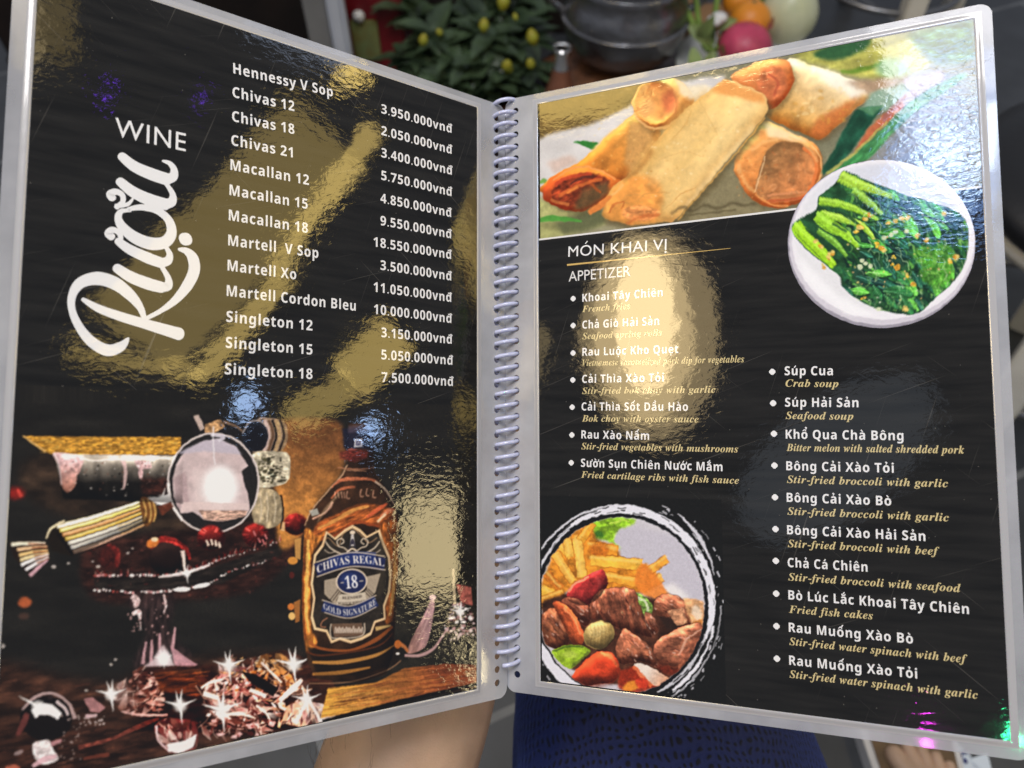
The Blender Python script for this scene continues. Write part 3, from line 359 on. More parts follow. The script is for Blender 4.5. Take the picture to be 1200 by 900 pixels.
'D': '738|30,0 30,26 69,32 94,44 106,69 110,111 110,557 105,606 91,635 64,648 22,653 22,678 330,678 415,672 488,656 551,628 604,590 644,541 674,483 691,416 697,339 675,191 608,85 496,21 340,0|331,36 377,41 416,55 449,78 476,112 496,154 510,207 519,269 522,341 510,474 475,569 415,626 332,645 301,641 282,631 274,609 271,573 271,107 274,72 282,51 300,40',
'E': '658|21,0 21,25 65,30 93,44 107,72 112,116 112,549 107,603 93,634 66,648 24,653 24,678 594,678 594,476 571,476 562,519 549,555 530,583 507,605 440,632 345,641 298,638 285,632 277,621 273,603 272,578 272,366 288,366 346,375 386,401 412,446 429,514 453,514 453,176 428,176 420,229 407,270 386,299 359,318 322,328 276,331 272,331 272,100 275,69 286,52 307,44 343,41 410,45 467,58 513,79 552,112 585,156 612,213 640,213 599,0',
'G': '756|399,-15 298,-4 211,29 139,82 86,153 52,240 41,341 52,439 86,524 138,595 208,648 290,682 383,693 464,684 550,656 564,651 577,649 592,652 604,660 614,673 624,693 651,693 651,458 625,458 600,515 569,564 532,604 490,635 445,654 398,660 319,640 262,580 228,479 217,339 220,265 230,201 246,146 268,101 296,65 329,39 367,24 410,19 458,24 489,41 505,68 510,106 510,190 505,229 490,254 460,266 410,271 410,295 745,295 745,271 704,266 680,254 668,230 664,191 664,43 532,-1',
'H': '779|23,0 23,26 67,32 93,47 107,75 111,120 111,564 106,605 93,631 66,646 24,653 24,678 360,678 360,653 328,649 304,643 288,633 278,618 273,595 271,564 271,373 509,373 509,564 507,595 502,618 493,633 477,643 453,649 420,653 420,678 755,678 755,653 712,646 686,632 673,606 669,564 669,120 673,77 687,49 712,33 755,26 755,0 420,0 420,26 463,32 490,46 504,73 509,120 509,329 271,329 271,120 275,75 289,47 316,32 360,26 360,0',
'I': '388|20,0 20,26 63,34 91,48 107,73 112,112 112,576 107,614 94,637 67,648 20,653 20,678 364,678 364,653 319,648 292,637 277,614 272,576 272,115 274,87 279,66 289,50 307,39 332,31 366,26 366,0',
'K': '760|24,0 24,26 68,32 94,47 108,75 112,120 112,564 107,605 94,632 67,647 25,653 25,678 361,678 361,653 329,649 305,643 289,633 279,618 274,595 272,564 272,348 478,556 509,593 519,623 498,646 433,653 433,678 723,678 723,653 710,653 665,646 618,624 567,588 513,537 403,424 690,69 708,50 725,37 746,29 773,26 773,0 418,0 418,26 456,27 479,31 493,40 497,51 491,70 471,98 297,318 272,295 272,120 277,75 290,47 317,32 361,26 361,0',
'L': '635|23,0 23,26 67,32 93,47 107,75 111,120 111,564 106,606 93,633 66,647 24,653 24,678 372,678 372,653 336,651 310,646 291,636 280,620 273,597 271,564 271,123 272,92 276,70 284,55 298,47 318,42 348,41 414,46 469,59 513,83 551,119 582,167 609,230 636,230 598,0',
'N': '735|600,-16 159,521 159,117 163,73 177,46 203,32 248,26 248,0 27,0 27,26 58,29 81,35 96,45 106,62 111,85 113,117 113,578 73,626 54,645 27,653 27,678 233,678 582,251 582,562 580,594 575,617 565,632 549,643 526,649 493,653 493,678 714,678 714,653 671,647 645,633 632,605 628,561 628,-16',
'O': '782|388,-16 317,-9 251,11 192,43 141,86 98,138 67,199 48,266 41,339 48,411 67,479 98,539 141,592 193,635 254,667 321,687 395,694 466,687 532,668 591,636 642,594 684,542 716,481 735,413 742,339 735,266 716,199 684,138 641,86 589,43 529,11 461,-9|394,18 469,38 522,98 554,199 565,339 562,413 553,478 538,533 518,579 492,614 461,640 426,655 387,660 312,640 259,580 227,479 216,339 219,265 228,201 243,146 264,100 290,64 321,39 355,23',
'R': '704|23,0 23,26 67,32 93,47 107,75 111,120 111,564 106,605 93,631 66,646 24,653 24,678 323,678 454,667 547,634 579,609 603,578 616,541 621,498 612,441 583,395 536,359 469,333 643,75 674,38 690,29 712,26 715,26 715,0 504,0 300,316 271,316 271,120 275,75 289,47 316,32 360,26 360,0|271,348 303,348 370,357 417,385 443,432 452,500 445,562 423,607 386,633 334,642 301,639 282,629 274,609 271,574',
'S': '581|64,-16 64,235 93,235 123,140 166,74 222,35 293,22 344,30 383,54 407,89 415,133 410,164 395,192 370,217 335,238 242,284 167,329 115,376 84,430 74,494 81,551 100,600 131,639 172,669 220,688 275,694 307,692 342,687 420,667 434,664 446,662 467,670 477,694 505,694 505,475 480,475 462,528 437,573 406,610 370,639 330,656 289,662 243,655 208,635 185,604 178,566 185,530 204,501 236,476 281,451 377,406 431,377 473,347 502,315 521,280 531,241 535,198 527,138 505,86 468,43 418,12 357,-8 286,-15 236,-12 187,1 147,14 126,18 112,16 103,11 97,0 91,-16',
'T': '630|137,0 137,26 183,31 212,46 227,75 232,120 232,645 222,645 151,634 97,601 61,546 43,473 16,473 16,678 611,678 611,472 586,472 568,548 531,602 475,634 400,645 392,645 392,120 397,73 412,45 440,31 488,26 488,0',
'U': '733|369,-19 305,-15 250,-4 205,16 170,43 143,77 124,120 113,172 109,231 109,564 104,605 91,631 64,646 22,653 22,678 358,678 358,653 325,649 302,643 285,633 275,618 271,595 269,564 269,208 277,131 303,77 346,44 409,33 486,46 540,84 573,148 584,237 584,563 579,604 565,631 537,645 489,653 489,678 706,678 706,653 668,644 645,628 633,602 629,563 629,270 625,198 613,137 593,87 566,48 529,19 485,-2 431,-15',
'V': '637|316,-19 66,567 50,600 34,626 12,644 -21,653 -21,678 314,678 314,653 274,651 248,644 232,630 227,610 230,591 240,563 385,213 518,562 525,587 528,609 523,630 509,643 483,650 445,653 445,678 658,678 658,653 630,649 608,637 589,612 569,570 342,-19',
'W': '910|254,-16 48,585 36,615 23,636 4,648 -23,653 -23,678 269,678 269,653 242,650 223,643 213,631 209,611 212,586 220,555 332,228 448,525 426,594 414,623 398,640 375,648 341,653 341,678 654,678 654,653 624,650 602,643 589,631 585,613 594,575 706,247 805,550 814,582 817,605 813,627 801,641 780,649 749,653 749,678 929,678 929,653 904,644 885,627 870,601 856,565 664,-16 637,-16 470,460 283,-16',
'Y': '634|151,0 151,26 195,32 221,47 235,75 239,120 239,266 69,576 44,617 21,639 1,648 -20,652 -20,678 308,678 308,652 291,652 267,650 248,644 236,633 232,620 235,604 244,583 370,336 496,545 513,580 519,607 514,627 500,641 477,649 444,652 439,652 439,678 654,678 654,652 630,646 609,632 590,611 570,583 399,303 399,120 404,75 417,47 444,32 488,26 488,0',
},
'head': {
'A': '667|362,686 293,686 0,0 100,0 186,201 476,201 567,0 667,0|326,536 436,289 224,289',
'E': '500|462,682 75,682 75,0 471,0 471,88 173,88 173,300 452,300 452,388 173,388 173,594 462,594',
'H': '729|653,682 555,682 555,385 173,385 173,682 75,682 75,0 173,0 173,297 555,297 555,0 653,0',
'I': '250|174,682 76,682 76,0 174,0',
'K': '656|285,359 582,682 460,682 173,370 173,682 75,682 75,0 173,0 173,337 520,0 655,0',
'M': '781|709,682 618,682 391,402 165,682 73,682 73,0 171,0 171,531 173,531 383,267 399,267 609,531 611,531 611,0 709,0',
'N': '781|706,682 614,682 614,154 152,682 74,682 74,0 166,0 166,525 622,0 706,0',
'O': '823|45,341 71,208 143,97 258,20 409,-9 564,20 680,97 753,209 778,341 752,476 679,587 563,663 411,691 261,663 145,587 71,475|146,341 166,445 222,527 305,581 411,601 517,581 601,527 657,445 677,341 657,238 601,155 517,101 411,81 305,101 221,155 166,238',
'P': '510|70,682 70,0 168,0 168,295 270,295 373,310 444,350 486,411 500,486 487,562 447,625 380,667 283,682|168,594 283,594 339,585 374,561 393,527 399,490 391,445 366,411 329,390 279,383 168,383',
'R': '604|77,682 77,0 175,0 175,296 216,296 253,291 292,271 338,223 397,140 487,0 604,0 551,74 511,135 439,246 359,324 408,351 443,389 465,436 473,491 457,571 413,631 342,669 249,682|175,598 238,598 299,591 340,570 364,538 372,495 366,454 345,418 303,393 238,384 175,384',
'T': '604|587,682 17,682 17,594 253,594 253,0 351,0 351,594 587,594',
'V': '604|604,682 507,682 303,203 98,682 0,682 295,-6 315,-6',
'W': '1042|1041,682 944,682 758,212 568,682 475,682 286,212 98,682 0,682 276,-6 295,-6 521,552 745,-6 764,-6',
'Z': '646|450,594 16,0 631,0 631,88 197,88 631,682 43,682 43,594',
},
}
GLYPH = {f: {c: (float(v.split('|')[0])/1000, [[tuple(float(t)/1000 for t in p.split(',')) for p in s.split(' ')] for s in v.split('|')[1:]]) for c, v in d.items()} for f, d in GLYPHS.items()}

# ---------------------------------------------------------------- printed pictures (painted as colour fields)
class Canvas:
    """A small raster on which a printed picture is drawn; colours are sRGB 0..255."""
    def __init__(s, x0, y0, x1, y1, k=2.0, bg=(24, 23, 21)):
        s.x0, s.y0, s.k = x0, y0, k
        s.W, s.H = int((x1-x0)*k), int((y1-y0)*k)
        s.a = np.empty((s.H, s.W, 3), np.float32); s.a[:] = bg
        s.rng = np.random.default_rng(7)
    def smooth(s, pts, closed=True, n=6):
        p = np.array(pts, float); m = len(p); out = []
        rngi = range(m) if closed else range(m-1)
        for i in rngi:
            if closed: a, b, c, d = p[i-1], p[i], p[(i+1) % m], p[(i+2) % m]
            else: a, b, c, d = p[max(i-1, 0)], p[i], p[i+1], p[min(i+2, m-1)]
            for j in range(n):
                t = j/n
                out.append(.5*((2*b)+(c-a)*t+(2*a-5*b+4*c-d)*t*t+(3*b-a-3*c+d)*t**3))
        if not closed: out.append(p[-1])
        return np.array(out)
    def mask(s, polys, soft):
        """even-odd coverage of a list of polygons -> (row slice, column slice, weights)"""
        k = s.k; P = [(np.asarray(q, float)-(s.x0, s.y0))*k for q in polys]
        al = np.concatenate(P); pad = int(soft*k*1.5)+2
        i0, i1 = max(int(al[:, 0].min())-pad, 0), min(int(al[:, 0].max())+pad+1, s.W)
        j0, j1 = max(int(al[:, 1].min())-pad, 0), min(int(al[:, 1].max())+pad+1, s.H)
        if i1 <= i0 or j1 <= j0: return None
        w = np.zeros((j1-j0, i1-i0), np.float32)
        xs = np.arange(i0, i1)+.5
        for oy in (.25, .75):
            ys = np.arange(j0, j1)+oy
            cov = np.zeros_like(w)
            for q in P:
                nx = np.roll(q, -1, 0)
                for (ax, ay), (bx, by) in zip(q, nx):
                    if ay == by: continue
                    sg = 1. if by > ay else -1.
                    lo, hi = min(ay, by), max(ay, by)
                    r0, r1 = np.searchsorted(ys, lo), np.searchsorted(ys, hi)
                    if r1 <= r0: continue
                    xc = ax+(ys[r0:r1]-ay)*(bx-ax)/(by-ay)
                    cov[r0:r1] += sg*np.clip(xs[None]-xc[:, None]+.5, 0, 1)
            w += .5*np.clip(np.abs(cov), 0, 1)
        if soft > 0: w = s.blur(w, soft*k)
        return slice(j0, j1), slice(i0, i1), w
    @staticmethod
    def blur(w, r):
        r = max(int(round(r*.6)), 1)
        for ax in (0, 1):
            for _ in range(2):
                pad = [(0, 0), (0, 0)]; pad[ax] = (r+1, r)
                c = np.cumsum(np.pad(w, pad, mode='edge'), axis=ax, dtype=np.float32)
                n = w.shape[ax]
                hi = np.take(c, np.arange(2*r+1, 2*r+1+n), axis=ax); lo = np.take(c, np.arange(0, n), axis=ax)
                w = (hi-lo)/(2*r+1)
        return w
    def noise(s, sl, fx, fy, rot=0.):
        """smooth value noise over a slice, feature size fx, fy in picture units, turned by rot"""
        yy, xx = np.mgrid[sl[0], sl[1]]; xx = xx/s.k; yy = yy/s.k
        c, d = math.cos(rot), math.sin(rot)
        u = (xx*c+yy*d)/fx; v = (-xx*d+yy*c)/fy
        g = s.rng.random((64, 64)).astype(np.float32)
        iu, iv = np.floor(u).astype(int), np.floor(v).astype(int); fu, fv = u-iu, v-iv
        fu = fu*fu*(3-2*fu); fv = fv*fv*(3-2*fv)
        G = lambda a, b: g[b % 64, a % 64]
        return ((G(iu, iv)*(1-fu)+G(iu+1, iv)*fu)*(1-fv)+(G(iu, iv+1)*(1-fu)+G(iu+1, iv+1)*fu)*fv)*2-1
    def fill(s, pts, col, a=1., soft=.35, sm=False, tex=None, grad=None, clip=None):
        polys = pts if isinstance(pts[0][0], (list, tuple, np.ndarray)) and np.ndim(pts[0]) == 2 else [pts]
        if sm: polys = [s.smooth(q) for q in polys]
        r = s.mask(polys, soft)
        if r is None: return
        ry, rx, w = r; w = w*a
        if clip is not None: w = w*clip[ry, rx]
        c = np.zeros(w.shape+(3,), np.float32); c[:] = col
        if grad is not None:                       # (second colour, from point, to point)
            c2, p, q = grad
            yy, xx = np.mgrid[ry, rx]; xx = xx/s.k+s.x0; yy = yy/s.k+s.y0
            dx, dy = q[0]-p[0], q[1]-p[1]
            t = np.clip(((xx-p[0])*dx+(yy-p[1])*dy)/(dx*dx+dy*dy), 0, 1)[..., None]
            c = c*(1-t)+np.array(c2, np.float32)*t
        if tex is not None:                        # (amount, fx, fy, rot)
            n = s.noise((ry, rx), *tex[1:])+.5*s.noise((ry, rx), tex[1]*.45, tex[2]*.45, *tex[3:])
            c = c*np.exp(n[..., None]*tex[0])
        s.a[ry, rx] = s.a[ry, rx]*(1-w[..., None])+np.clip(c, 0, 255)*w[..., None]
    def line(s, pts, w, col, a=1., soft=.3, sm=True, **k):
        """a stroke; w is one width or a list of widths along it"""
        p = s.smooth(pts, False) if sm and len(pts) > 2 else np.array(pts, float)
        n = len(p); ws = np.interp(np.linspace(0, 1, n), np.linspace(0, 1, np.size(w)) if np.size(w) > 1 else [0, 1],
                                   w if np.size(w) > 1 else [w, w])/2
        d = np.gradient(p, axis=0); L = np.hypot(d[:, 0], d[:, 1])+1e-9
        nn = np.stack([-d[:, 1]/L, d[:, 0]/L], 1)*ws[:, None]
        s.fill(np.concatenate([p+nn, (p-nn)[::-1]]), col, a, soft, **k)
    def ell(s, cx, cy, rx, ry, col, a=1., soft=.35, rot=0., n=40, **k):
        t = np.linspace(0, 2*np.pi, n, endpoint=False); x, y = rx*np.cos(t), ry*np.sin(t)
        c, d = math.cos(rot), math.sin(rot)
        s.fill(np.stack([cx+x*c-y*d, cy+x*d+y*c], 1), col, a, soft, **k)
    def star(s, x, y, r, col=(250, 248, 246), arms=((-.9, -.25), (.9, -.35), (.12, 1.), (-.25, -.8), (.1, -.9))):
        s.ell(x, y, r*.34, r*.34, col, .85, r*.14)
        for dx, dy in arms:
            s.line([(x-dx*r*.1, y-dy*r*.1), (x+dx*r, y+dy*r)], [r*.2, .5], col, .95, .4, sm=False)
    def dome(s, pts, r, amt, light=(-.6, -.8), rim=.0, sm=True, clip=None, tint=None):
        """round the printed shape inside an outline: brighter towards the light, darker away from it and at the rim"""
        q = s.smooth(pts) if sm else np.array(pts, float); m = s.mask([q], .5)
        if m is None: return
        full = np.zeros((s.H, s.W), np.float32); full[m[0], m[1]] = m[2]; p_ = int(r*s.k*2)+4
        j0, j1 = max(m[0].start-p_, 0), min(m[0].stop+p_, s.H); i0, i1 = max(m[1].start-p_, 0), min(m[1].stop+p_, s.W)
        w = full[j0:j1, i0:i1]; h = s.blur(s.blur(w, r*s.k), r*s.k*.7); gy, gx = np.gradient(h)
        sh = -(gx*light[0]+gy*light[1])*r*s.k*2.2; sh = np.clip(sh, -1.2, 1.2)*amt-rim*(1-h)*1.6
        if clip is not None: w = w*clip[j0:j1, i0:i1]
        g = np.exp(sh)[..., None]; t = np.ones(3, np.float32) if tint is None else np.array(tint, np.float32)
        g = np.where(g < 1, g**t, g); a = s.a[j0:j1, i0:i1]
        s.a[j0:j1, i0:i1] = a*(1-w[..., None])+np.clip(a*g, 0, 255)*w[..., None]
    def grain(s, amt=.05, f=1.1, contrast=1.0):
        sl = (slice(0, s.H), slice(0, s.W)); n = s.noise(sl, f, f)+.6*s.noise(sl, f*3.1, f*2.3, .7)
        s.a = np.clip(s.a*(1+amt*n[..., None]*np.clip(1.45-s.a.max(-1, keepdims=True)/190, .12, 1)), 0, 255)
        if contrast: s.a = np.clip(s.a+contrast*(s.a-np.stack([s.blur(s.a[..., i], 3*s.k) for i in range(3)], -1)), 0, 255)
    def warp(s, amp, f):
        """make every drawn edge a little irregular, as in a photograph"""
        sl = (slice(0, s.H), slice(0, s.W)); yy, xx = np.mgrid[0:s.H, 0:s.W].astype(np.float32)
        dx = (s.noise(sl, f, f)+.6*s.noise(sl, f*.4, f*.4))*amp*s.k; dy = (s.noise(sl, f, f, .5)+.6*s.noise(sl, f*.4, f*.4, .3))*amp*s.k
        x = np.clip(xx+dx, 0, s.W-1.001); y = np.clip(yy+dy, 0, s.H-1.001); i, j = x.astype(int), y.astype(int); u, v = (x-i)[..., None], (y-j)[..., None]
        s.a = ((s.a[j, i]*(1-u)+s.a[j, i+1]*u)*(1-v)+(s.a[j+1, i]*(1-u)+s.a[j+1, i+1]*u)*v).astype(np.float32)
    def texture(s, amt, fx, fy, rot=0.):
        """mottled print detail in the lit parts"""
        sl = (slice(0, s.H), slice(0, s.W)); n = s.noise(sl, fx, fy, rot)+.7*s.noise(sl, fx*.45, fy*.45, rot+.6); lum = s.a.max(-1, keepdims=True)
        s.a = np.clip(s.a*np.exp(amt*n[..., None]*np.clip((lum-26)/60, 0, 1)*np.clip((262-lum)/70, 0, 1)*np.clip((lum-s.a.min(-1, keepdims=True)-14)/40, 0, 1)), 0, 255)
    def bloom(s, r, amt):
        b = np.stack([s.blur(s.a[..., i], r*s.k) for i in range(3)], -1); s.a = np.clip(255-(255-s.a)*(255-b*amt)/255, 0, 255)
    def facets(s, n, x0, y0, x1, y1, cols, size, poly=None, rot=0., a=.9):
        """long splintered facets with a light edge, big ones first"""
        cl = None
        if poly is not None:
            m = s.mask([s.smooth(poly)], .5); cl = np.zeros((s.H, s.W), np.float32); cl[m[0], m[1]] = m[2]
        for i in range(n):
            x, y = s.rng.uniform(x0, x1), s.rng.uniform(y0, y1); r = size*(1.25-i/n)*s.rng.uniform(.6, 1.2); t = rot+s.rng.normal(0, .8)
            dx, dy = math.cos(t)*r, math.sin(t)*r; w = r*s.rng.uniform(.15, .45); k = s.rng.uniform(-.5, .5)
            q = [(x-dx, y-dy), (x+dx*k-dy/r*w, y+dy*k+dx/r*w), (x+dx, y+dy), (x+dx*k+dy/r*w*.7, y+dy*k-dx/r*w*.7)]
            ca, cb = cols[s.rng.integers(len(cols))], cols[s.rng.integers(len(cols))]
            s.fill(q, ca, a, .4, grad=(cb, q[0], q[2]), clip=cl)
            if s.rng.random() < .4: s.line([q[0], q[1], q[2]], s.rng.uniform(.5, 1.3), (244, 226, 214), .75, .3, sm=False, clip=cl)
    def shards(s, x0, y0, x1, y1, n, cols, size, poly=None, a=.85):
        inside = None
        if poly is not None:
            m = s.mask([s.smooth(poly)], .5); inside = np.zeros((s.H, s.W), np.float32); inside[m[0], m[1]] = m[2]
        for _ in range(n):
            x, y = s.rng.uniform(x0, x1), s.rng.uniform(y0, y1); r = size*s.rng.uniform(.3, 1.1); t = s.rng.uniform(0, 6.28)
            q = [(x+r*math.cos(t+b)*s.rng.uniform(.3, 1), y+r*.7*math.sin(t+b)*s.rng.uniform(.3, 1)) for b in (0, 1.3, 2.9, 4.4)]
            s.fill(q, cols[s.rng.integers(len(cols))], a, .3, clip=inside)
    def text(s, font, string, p, q, h, col, arc=0., a=1., soft=.2):
        """letters from p to q along a shallow arc, h = cap height"""
        adv = []; 
        for ch in string: adv.append(GLYPH[font][ch][0] if ch in GLYPH[font] else .3)
        tot = sum(adv); p = np.array(p, float); q = np.array(q, float); d = q-p; L = np.hypot(*d); d = d/L
        n = np.array([-d[1], d[0]]); x = 0; sx = L/tot; sy = h/.7
        for ch, ad in zip(string, adv):
            if ch in GLYPH[font]:
                tm = (x+ad/2)/tot*2-1; base = p+n*arc*(1-tm*tm)
                sl = -2*arc*tm*2/L
                dd = d+n*sl; polys = []
                for c in GLYPH[font][ch][1]:
                    c = np.array(c); u = (x+c[:, 0])*sx
                    polys.append(base+d*u[:, None]+n*((u-(x+ad/2)*sx)*sl)[:, None]-n*(c[:, 1]*sy)[:, None])
                s.fill(polys, col, a, soft)
            x += ad
    def linear(s):
        v = np.clip(s.a, 0, 255)/255.
        return np.where(v <= .04045, v/12.92, ((v+.055)/1.055)**2.4)


def paint_still_life():
    c = Canvas(-30, 470, 565, 940, 2.0, (25, 24, 22)); R = c.rng
    K = (20, 17, 15)
    c.fill([(30, 470), (560, 470), (560, 800), (0, 900), (-30, 600)], (29, 27, 24), .5, 20, tex=(.35, 60, 14, 0))
    # dim warm ground: books, dish and table top hardly lit
    c.fill([(50, 530), (330, 530), (345, 610), (330, 640), (60, 600)], (44, 33, 25), .9, 9, sm=True, tex=(.5, 22, 12, 0))
    c.fill([(100, 640), (180, 625), (340, 610), (352, 640), (300, 690), (210, 704), (110, 702)], (40, 22, 18), .95, 6, sm=True, tex=(.5, 14, 6, -.1))
    c.fill([(110, 676), (180, 677), (250, 664), (335, 636), (330, 650), (260, 684), (200, 692), (112, 691)], (30, 25, 22), 1, 2, tex=(.4, 16, 3, -.15))
    c.fill([(150, 700), (205, 696), (200, 740), (236, 784), (158, 784), (172, 740)], (44, 32, 32), .8, 5, sm=True, tex=(.5, 4, 14, 0))
    c.fill([(-30, 780), (120, 800), (240, 770), (350, 768), (395, 800), (395, 850), (200, 905), (-30, 940)], (50, 31, 23), .95, 12, sm=True, tex=(.6, 26, 8, -.15))
    c.fill([(-30, 850), (110, 850), (240, 868), (120, 905), (-30, 935)], (40, 24, 18), .9, 8, tex=(.6, 20, 5, -.15))
    for i in range(160):
        x, y = R.uniform(-20, 330), R.uniform(800, 900); l = R.uniform(4, 22); c.line([(x, y), (x+l, y-l*.2)], R.uniform(.6, 2.2), [(92, 52, 40), (30, 18, 14), (120, 74, 58), (70, 40, 28)][R.integers(4)], .45, .8, sm=False)
    for i in range(120):
        x, y = R.uniform(100, 340), R.uniform(630, 700); c.ell(x, y, R.uniform(.6, 3), R.uniform(.5, 2), [(86, 30, 26), (60, 40, 34), (110, 60, 50), (24, 18, 16)][R.integers(4)], .5, .8)
    c.fill([(440, 690), (560, 690), (560, 790), (440, 800)], (36, 33, 27), .8, 12, tex=(.3, 14, 14, 0))
    # amber light behind the bottle
    c.fill([(322, 496), (392, 492), (404, 520), (400, 555), (372, 590), (352, 628), (328, 640), (322, 560)], (112, 70, 38), 1, 4, sm=True,
           grad=((205, 134, 62), (360, 510), (345, 615)), tex=(.14, 14, 9, .4))
    # book: gilt edge and leather spine
    c.fill([(27, 511), (120, 512), (212, 512), (212, 533), (68, 533), (52, 530)], (186, 132, 48), 1, .5, tex=(.32, 4, 2, 0))
    for i in range(90):
        x = R.uniform(45, 210); y = R.uniform(513, 531)
        c.line([(x, y), (x+R.uniform(2, 9), y+R.uniform(-1, 1))], R.uniform(.5, 1.4), [(238, 196, 98), (130, 84, 22), (214, 160, 60)][R.integers(3)], .7, .4, sm=False)
    c.line([(27, 511), (40, 520), (54, 530)], 2, (225, 180, 110), .9)
    c.fill([(64, 532), (214, 534), (214, 590), (74, 584)], (186, 174, 158), 1, 1, grad=((20, 18, 16), (0, 538), (0, 566)), tex=(.3, 9, 16, 0))
    c.fill([(63, 531), (96, 536), (94, 552), (90, 558), (88, 570), (78, 577), (71, 566), (70, 548)], (206, 166, 166), 1, .8, sm=True, tex=(.25, 6, 5, 0), grad=((176, 116, 96), (80, 540), (82, 574)))
    c.line([(63, 531), (69, 545), (72, 568)], [2.5, 1], (232, 208, 206))
    c.line([(143, 536), (147, 552), (145, 574)], [5, 4, 2], (206, 174, 170), .95)
    c.fill([(156, 538), (176, 540), (178, 548), (168, 550), (167, 562), (163, 560), (162, 550)], (198, 160, 160), .95, .6, tex=(.3, 4, 4, 0))
    c.line([(95, 536), (110, 540), (140, 538), (200, 537)], 2.2, (216, 204, 196), .75)
    for i in range(60):
        x, y = R.uniform(75, 200), R.uniform(540, 582); c.ell(x, y, R.uniform(.4, 1.6), R.uniform(.4, 1.2), [(230, 222, 214), (120, 74, 60), (12, 10, 9)][R.integers(3)], .8)
    c.fill([(164, 560), (200, 560), (200, 582), (168, 580)], (54, 26, 20), .7, 3, tex=(.6, 5, 4, 0))
    # spyglass above the lens
    c.fill([(222, 486), (236, 490), (262, 492), (300, 492), (300, 530), (232, 526)], (26, 24, 24), 1, 2)
    c.fill([(226, 487), (233, 486), (240, 502), (235, 505)], (190, 168, 158), 1, .5)
    c.fill([(240, 497), (258, 491), (264, 500), (250, 508), (240, 508)], (168, 128, 88), 1, .6, tex=(.4, 4, 4, 0))
    c.line([(262, 494), (276, 499), (284, 506)], [3, 2], (150, 118, 92), .8)
    c.fill([(300, 493), (318, 490), (334, 496), (337, 511), (332, 525), (310, 532), (296, 530)], (150, 124, 104), 1, .6, sm=True)
    for x, w, col in ((309, 4, (36, 30, 28)), (313, 4, (206, 178, 170)), (318, 3, (94, 66, 48)), (322, 3, (24, 20, 18)), (326, 4, (176, 144, 104)), (331, 3, (40, 32, 26)), (334, 2, (150, 120, 84))):
        c.line([(x-3, 492), (x+2, 510), (x-4, 529)], w, col, .95)
    c.ell(299, 511, 15.5, 18.5, (26, 28, 36)); c.line([(284, 508), (292, 495), (304, 493), (312, 500)], 1.4, (210, 196, 190), .8)
    c.ell(300, 513, 12, 15, (20, 20, 26), 1, 1)
    # folded books at the right of the lens
    c.fill([(296, 532), (330, 529), (339, 534), (340, 552), (334, 566), (306, 572), (296, 560)], (196, 184, 158), 1, .6, sm=True, tex=(.35, 6, 4, .3))
    for i in range(70):
        x, y = R.uniform(302, 334), R.uniform(535, 566); c.ell(x, y, R.uniform(.8, 3), R.uniform(.6, 2), [(34, 32, 22), (70, 66, 44)][R.integers(2)], .85)
    c.fill([(296, 575), (320, 574), (329, 585), (330, 612), (300, 618)], (168, 150, 118), 1, .8, sm=True, tex=(.3, 5, 9, 0))
    for x in (304, 312, 321): c.line([(x, 577), (x+2, 595), (x, 612)], 1.6, (224, 206, 176), .7)
    c.line([(329, 580), (332, 600), (329, 620)], 2, K)
    # magnifying glass
    c.ell(250, 566, 53, 58, (32, 30, 30))
    c.fill([(203, 560), (206, 545), (216, 529), (238, 517), (255, 514), (276, 523), (291, 546), (283, 552), (286, 566), (291, 580), (293, 597), (288, 604), (262, 611), (240, 609), (226, 600), (212, 602), (203, 582)], (206, 184, 184), 1, .5, tex=(.06, 16, 10, 0))
    c.fill([(209, 530), (240, 516), (256, 514), (276, 523), (284, 533), (240, 529), (212, 532)], (188, 180, 196), .8, 2)
    c.fill([(203, 560), (218, 552), (222, 592), (208, 596)], (176, 150, 152), .8, 2)
    c.fill([(226, 550), (246, 552), (246, 592), (228, 592)], (226, 206, 204), .7, 3)
    c.ell(258, 571, 21, 25, (252, 250, 250), 1, 7); c.ell(258, 570, 13, 19, (255, 255, 255), 1, 4)
    c.fill([(212, 588), (290, 590), (292, 597), (226, 598), (212, 600)], (226, 202, 198), .8, 1)
    c.fill([(232, 598), (290, 598), (287, 605), (262, 611), (240, 609)], (190, 150, 130), .9, .6, tex=(.35, 5, 2, 0))
    t = np.linspace(0, 2*np.pi, 60)
    c.line(np.stack([250+53*np.cos(t), 566+58*np.sin(t)], 1), 2.2, (222, 208, 204), 1, .35, sm=False)
    c.line([(197, 566), (201, 590), (214, 610)], 3, (236, 226, 222)); c.line([(247, 509), (262, 512), (256, 517)], 4, (214, 206, 216), .9, .8)
    c.line([(250, 500), (250, 524), (252, 545)], [2, 1.5], (240, 236, 240), .7, .5)
    # fluted handle and pommel
    c.fill([(55, 630), (62, 618), (76, 611), (164, 586), (174, 612), (120, 632), (84, 652), (60, 646)], (26, 20, 14))
    cols = [(240, 222, 170), (238, 200, 104), (226, 158, 92), (236, 196, 84), (244, 236, 222), (246, 240, 232), (226, 178, 150)]
    for i in range(7):
        t = i/6; a0 = np.array((67+19*t, 617+30*t)); b0 = np.array((163+8*t, 588.5+25*t)); m = a0*.5+b0*.5+(0, 1.5)
        c.line([a0, m, b0], [4.6, 4.2, 2.6], cols[i]); c.line([a0+(2, -1), m+(0, -1), b0+(0, -.8)], [1.2, 1], (252, 244, 214), .6)
        c.line([a0*.35+b0*.65+(0, .8), b0+(0, .8)], 1.1, (214, 150, 40), .6)
    c.line([(54, 631), (60, 619), (76, 610.5)], [1.5, 3, 2.5], (238, 220, 180))
    L = [(13, 638), (20, 644), (22, 650.5), (24, 656), (25, 662), (30, 668), (35, 675)]
